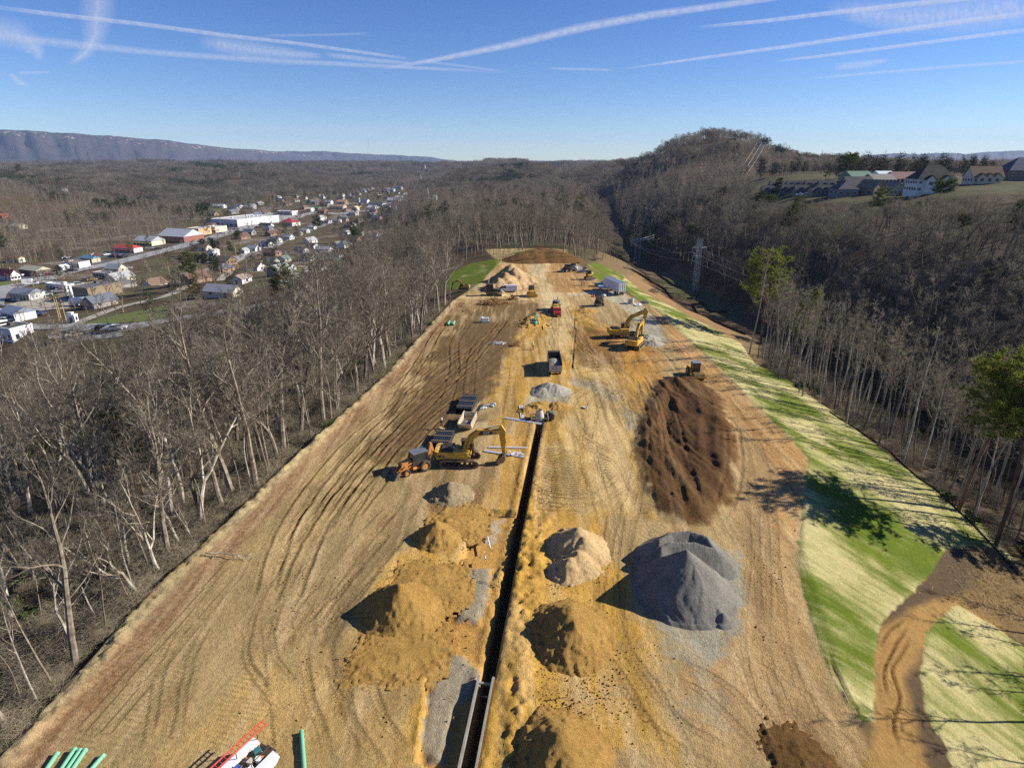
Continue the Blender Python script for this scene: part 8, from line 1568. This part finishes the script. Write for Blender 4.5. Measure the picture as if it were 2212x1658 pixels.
contrail([(-60, 10, 5), (120, 32, 6), (300, 52, 6), (480, 76, 6), (640, 94, 5), (800, 116, 4), (900, 130, 3)], 0, 0, "sharp contrail slanting down from the top left corner")
contrail([(-40, 76, 9), (120, 92, 13), (330, 114, 9), (560, 130, 9), (760, 140, 7), (900, 147, 5), (1100, 157, 4)], 0, 2, "hazy contrail below the sharp one at the left")
contrail([(1335, 151, 2), (1500, 128, 4), (1700, 101, 6), (1900, 72, 7), (2100, 44, 8), (2260, 24, 9)], 0, 0, "long contrail rising to the right edge, upper of three")
contrail([(1670, 134, 3), (1850, 112, 5), (2050, 86, 6), (2260, 60, 7)], 0, 0, "contrail rising to the right edge, middle of three"); contrail([(1740, 171, 3), (1900, 157, 4), (2060, 144, 5), (2260, 130, 5)], 0, 2, "contrail rising to the right edge, lowest of three")
contrail([(1500, 60, 3), (1650, 46, 6), (1800, 28, 7), (2000, 6, 8), (2160, -10, 8)], 0, 0, "contrail just right of the broadest one at the top"); contrail([(1780, 20, 16), (1950, 40, 34), (2100, 30, 44), (2260, 10, 40)], 0, 1, "wide veil of cloud in the top right corner")
contrail([(215, -30, 40), (210, 30, 38), (205, 80, 26), (185, 115, 16), (150, 140, 7)], 0, 1, "broad curling smear of cloud falling from the top at left"); contrail([(-30, 70, 30), (30, 76, 28), (75, 100, 20), (90, 130, 10)], 0, 1, "curled wisp at the left edge"); contrail([(20, 160, 8), (45, 180, 9), (90, 205, 4)], 0, 2, "small hooked wisp low at the left"); contrail([(40, 158, 4), (110, 156, 2)], 0, 2, "short wisp joining the hooked one")
contrail([(830, 217, 2), (890, 219, 2), (950, 220, 2)], 0, 2, "very short faint contrail low in the middle of the sky"); contrail([(430, 90, 16), (540, 108, 18), (640, 118, 10), (700, 122, 5)], 0, 1, "thin veil between the two left contrails"); contrail([(700, 118, 6), (820, 132, 5), (900, 138, 3)], 0, 1, "small veil at the right end of the left contrails")
contrail([(900, 131, 3), (1000, 143, 3), (1090, 155, 2)], 0, 2, "faint continuation of the sharp left contrail"); contrail([(560, 78, 2), (700, 76, 2), (800, 73, 2)], 0, 2, "faint level streak above the left contrails"); contrail([(1180, 148, 3), (1260, 150, 4), (1330, 152, 2)], 0, 2, "faint low wisp left of the long right contrail"); contrail([(1800, 146, 8), (1860, 140, 9), (1920, 130, 5)], 0, 1, "small patch of cloud between the right contrails")
# ---------------------------------------------------------------- AIR
if HAZE:
    m = MB(); m.box((0, 4700, 180), (26000, 15400, 520)); o = m.build("haze", None); o.data.materials.clear(); t = NT("haze_air"); t.t.nodes.remove(t.b); pv = t.n("VolumePrincipled"); pv.inputs["Density"].default_value = 4.4e-5; pv.inputs["Color"].default_value = (.50, .66, 1, 1); pv.inputs["Anisotropy"].default_value = .0
    t.l(pv.outputs[0], t.out.inputs["Volume"]); o.data.materials.append(t.m); o["kind"] = "stuff"; tag(o, "thin blue air over the valley")
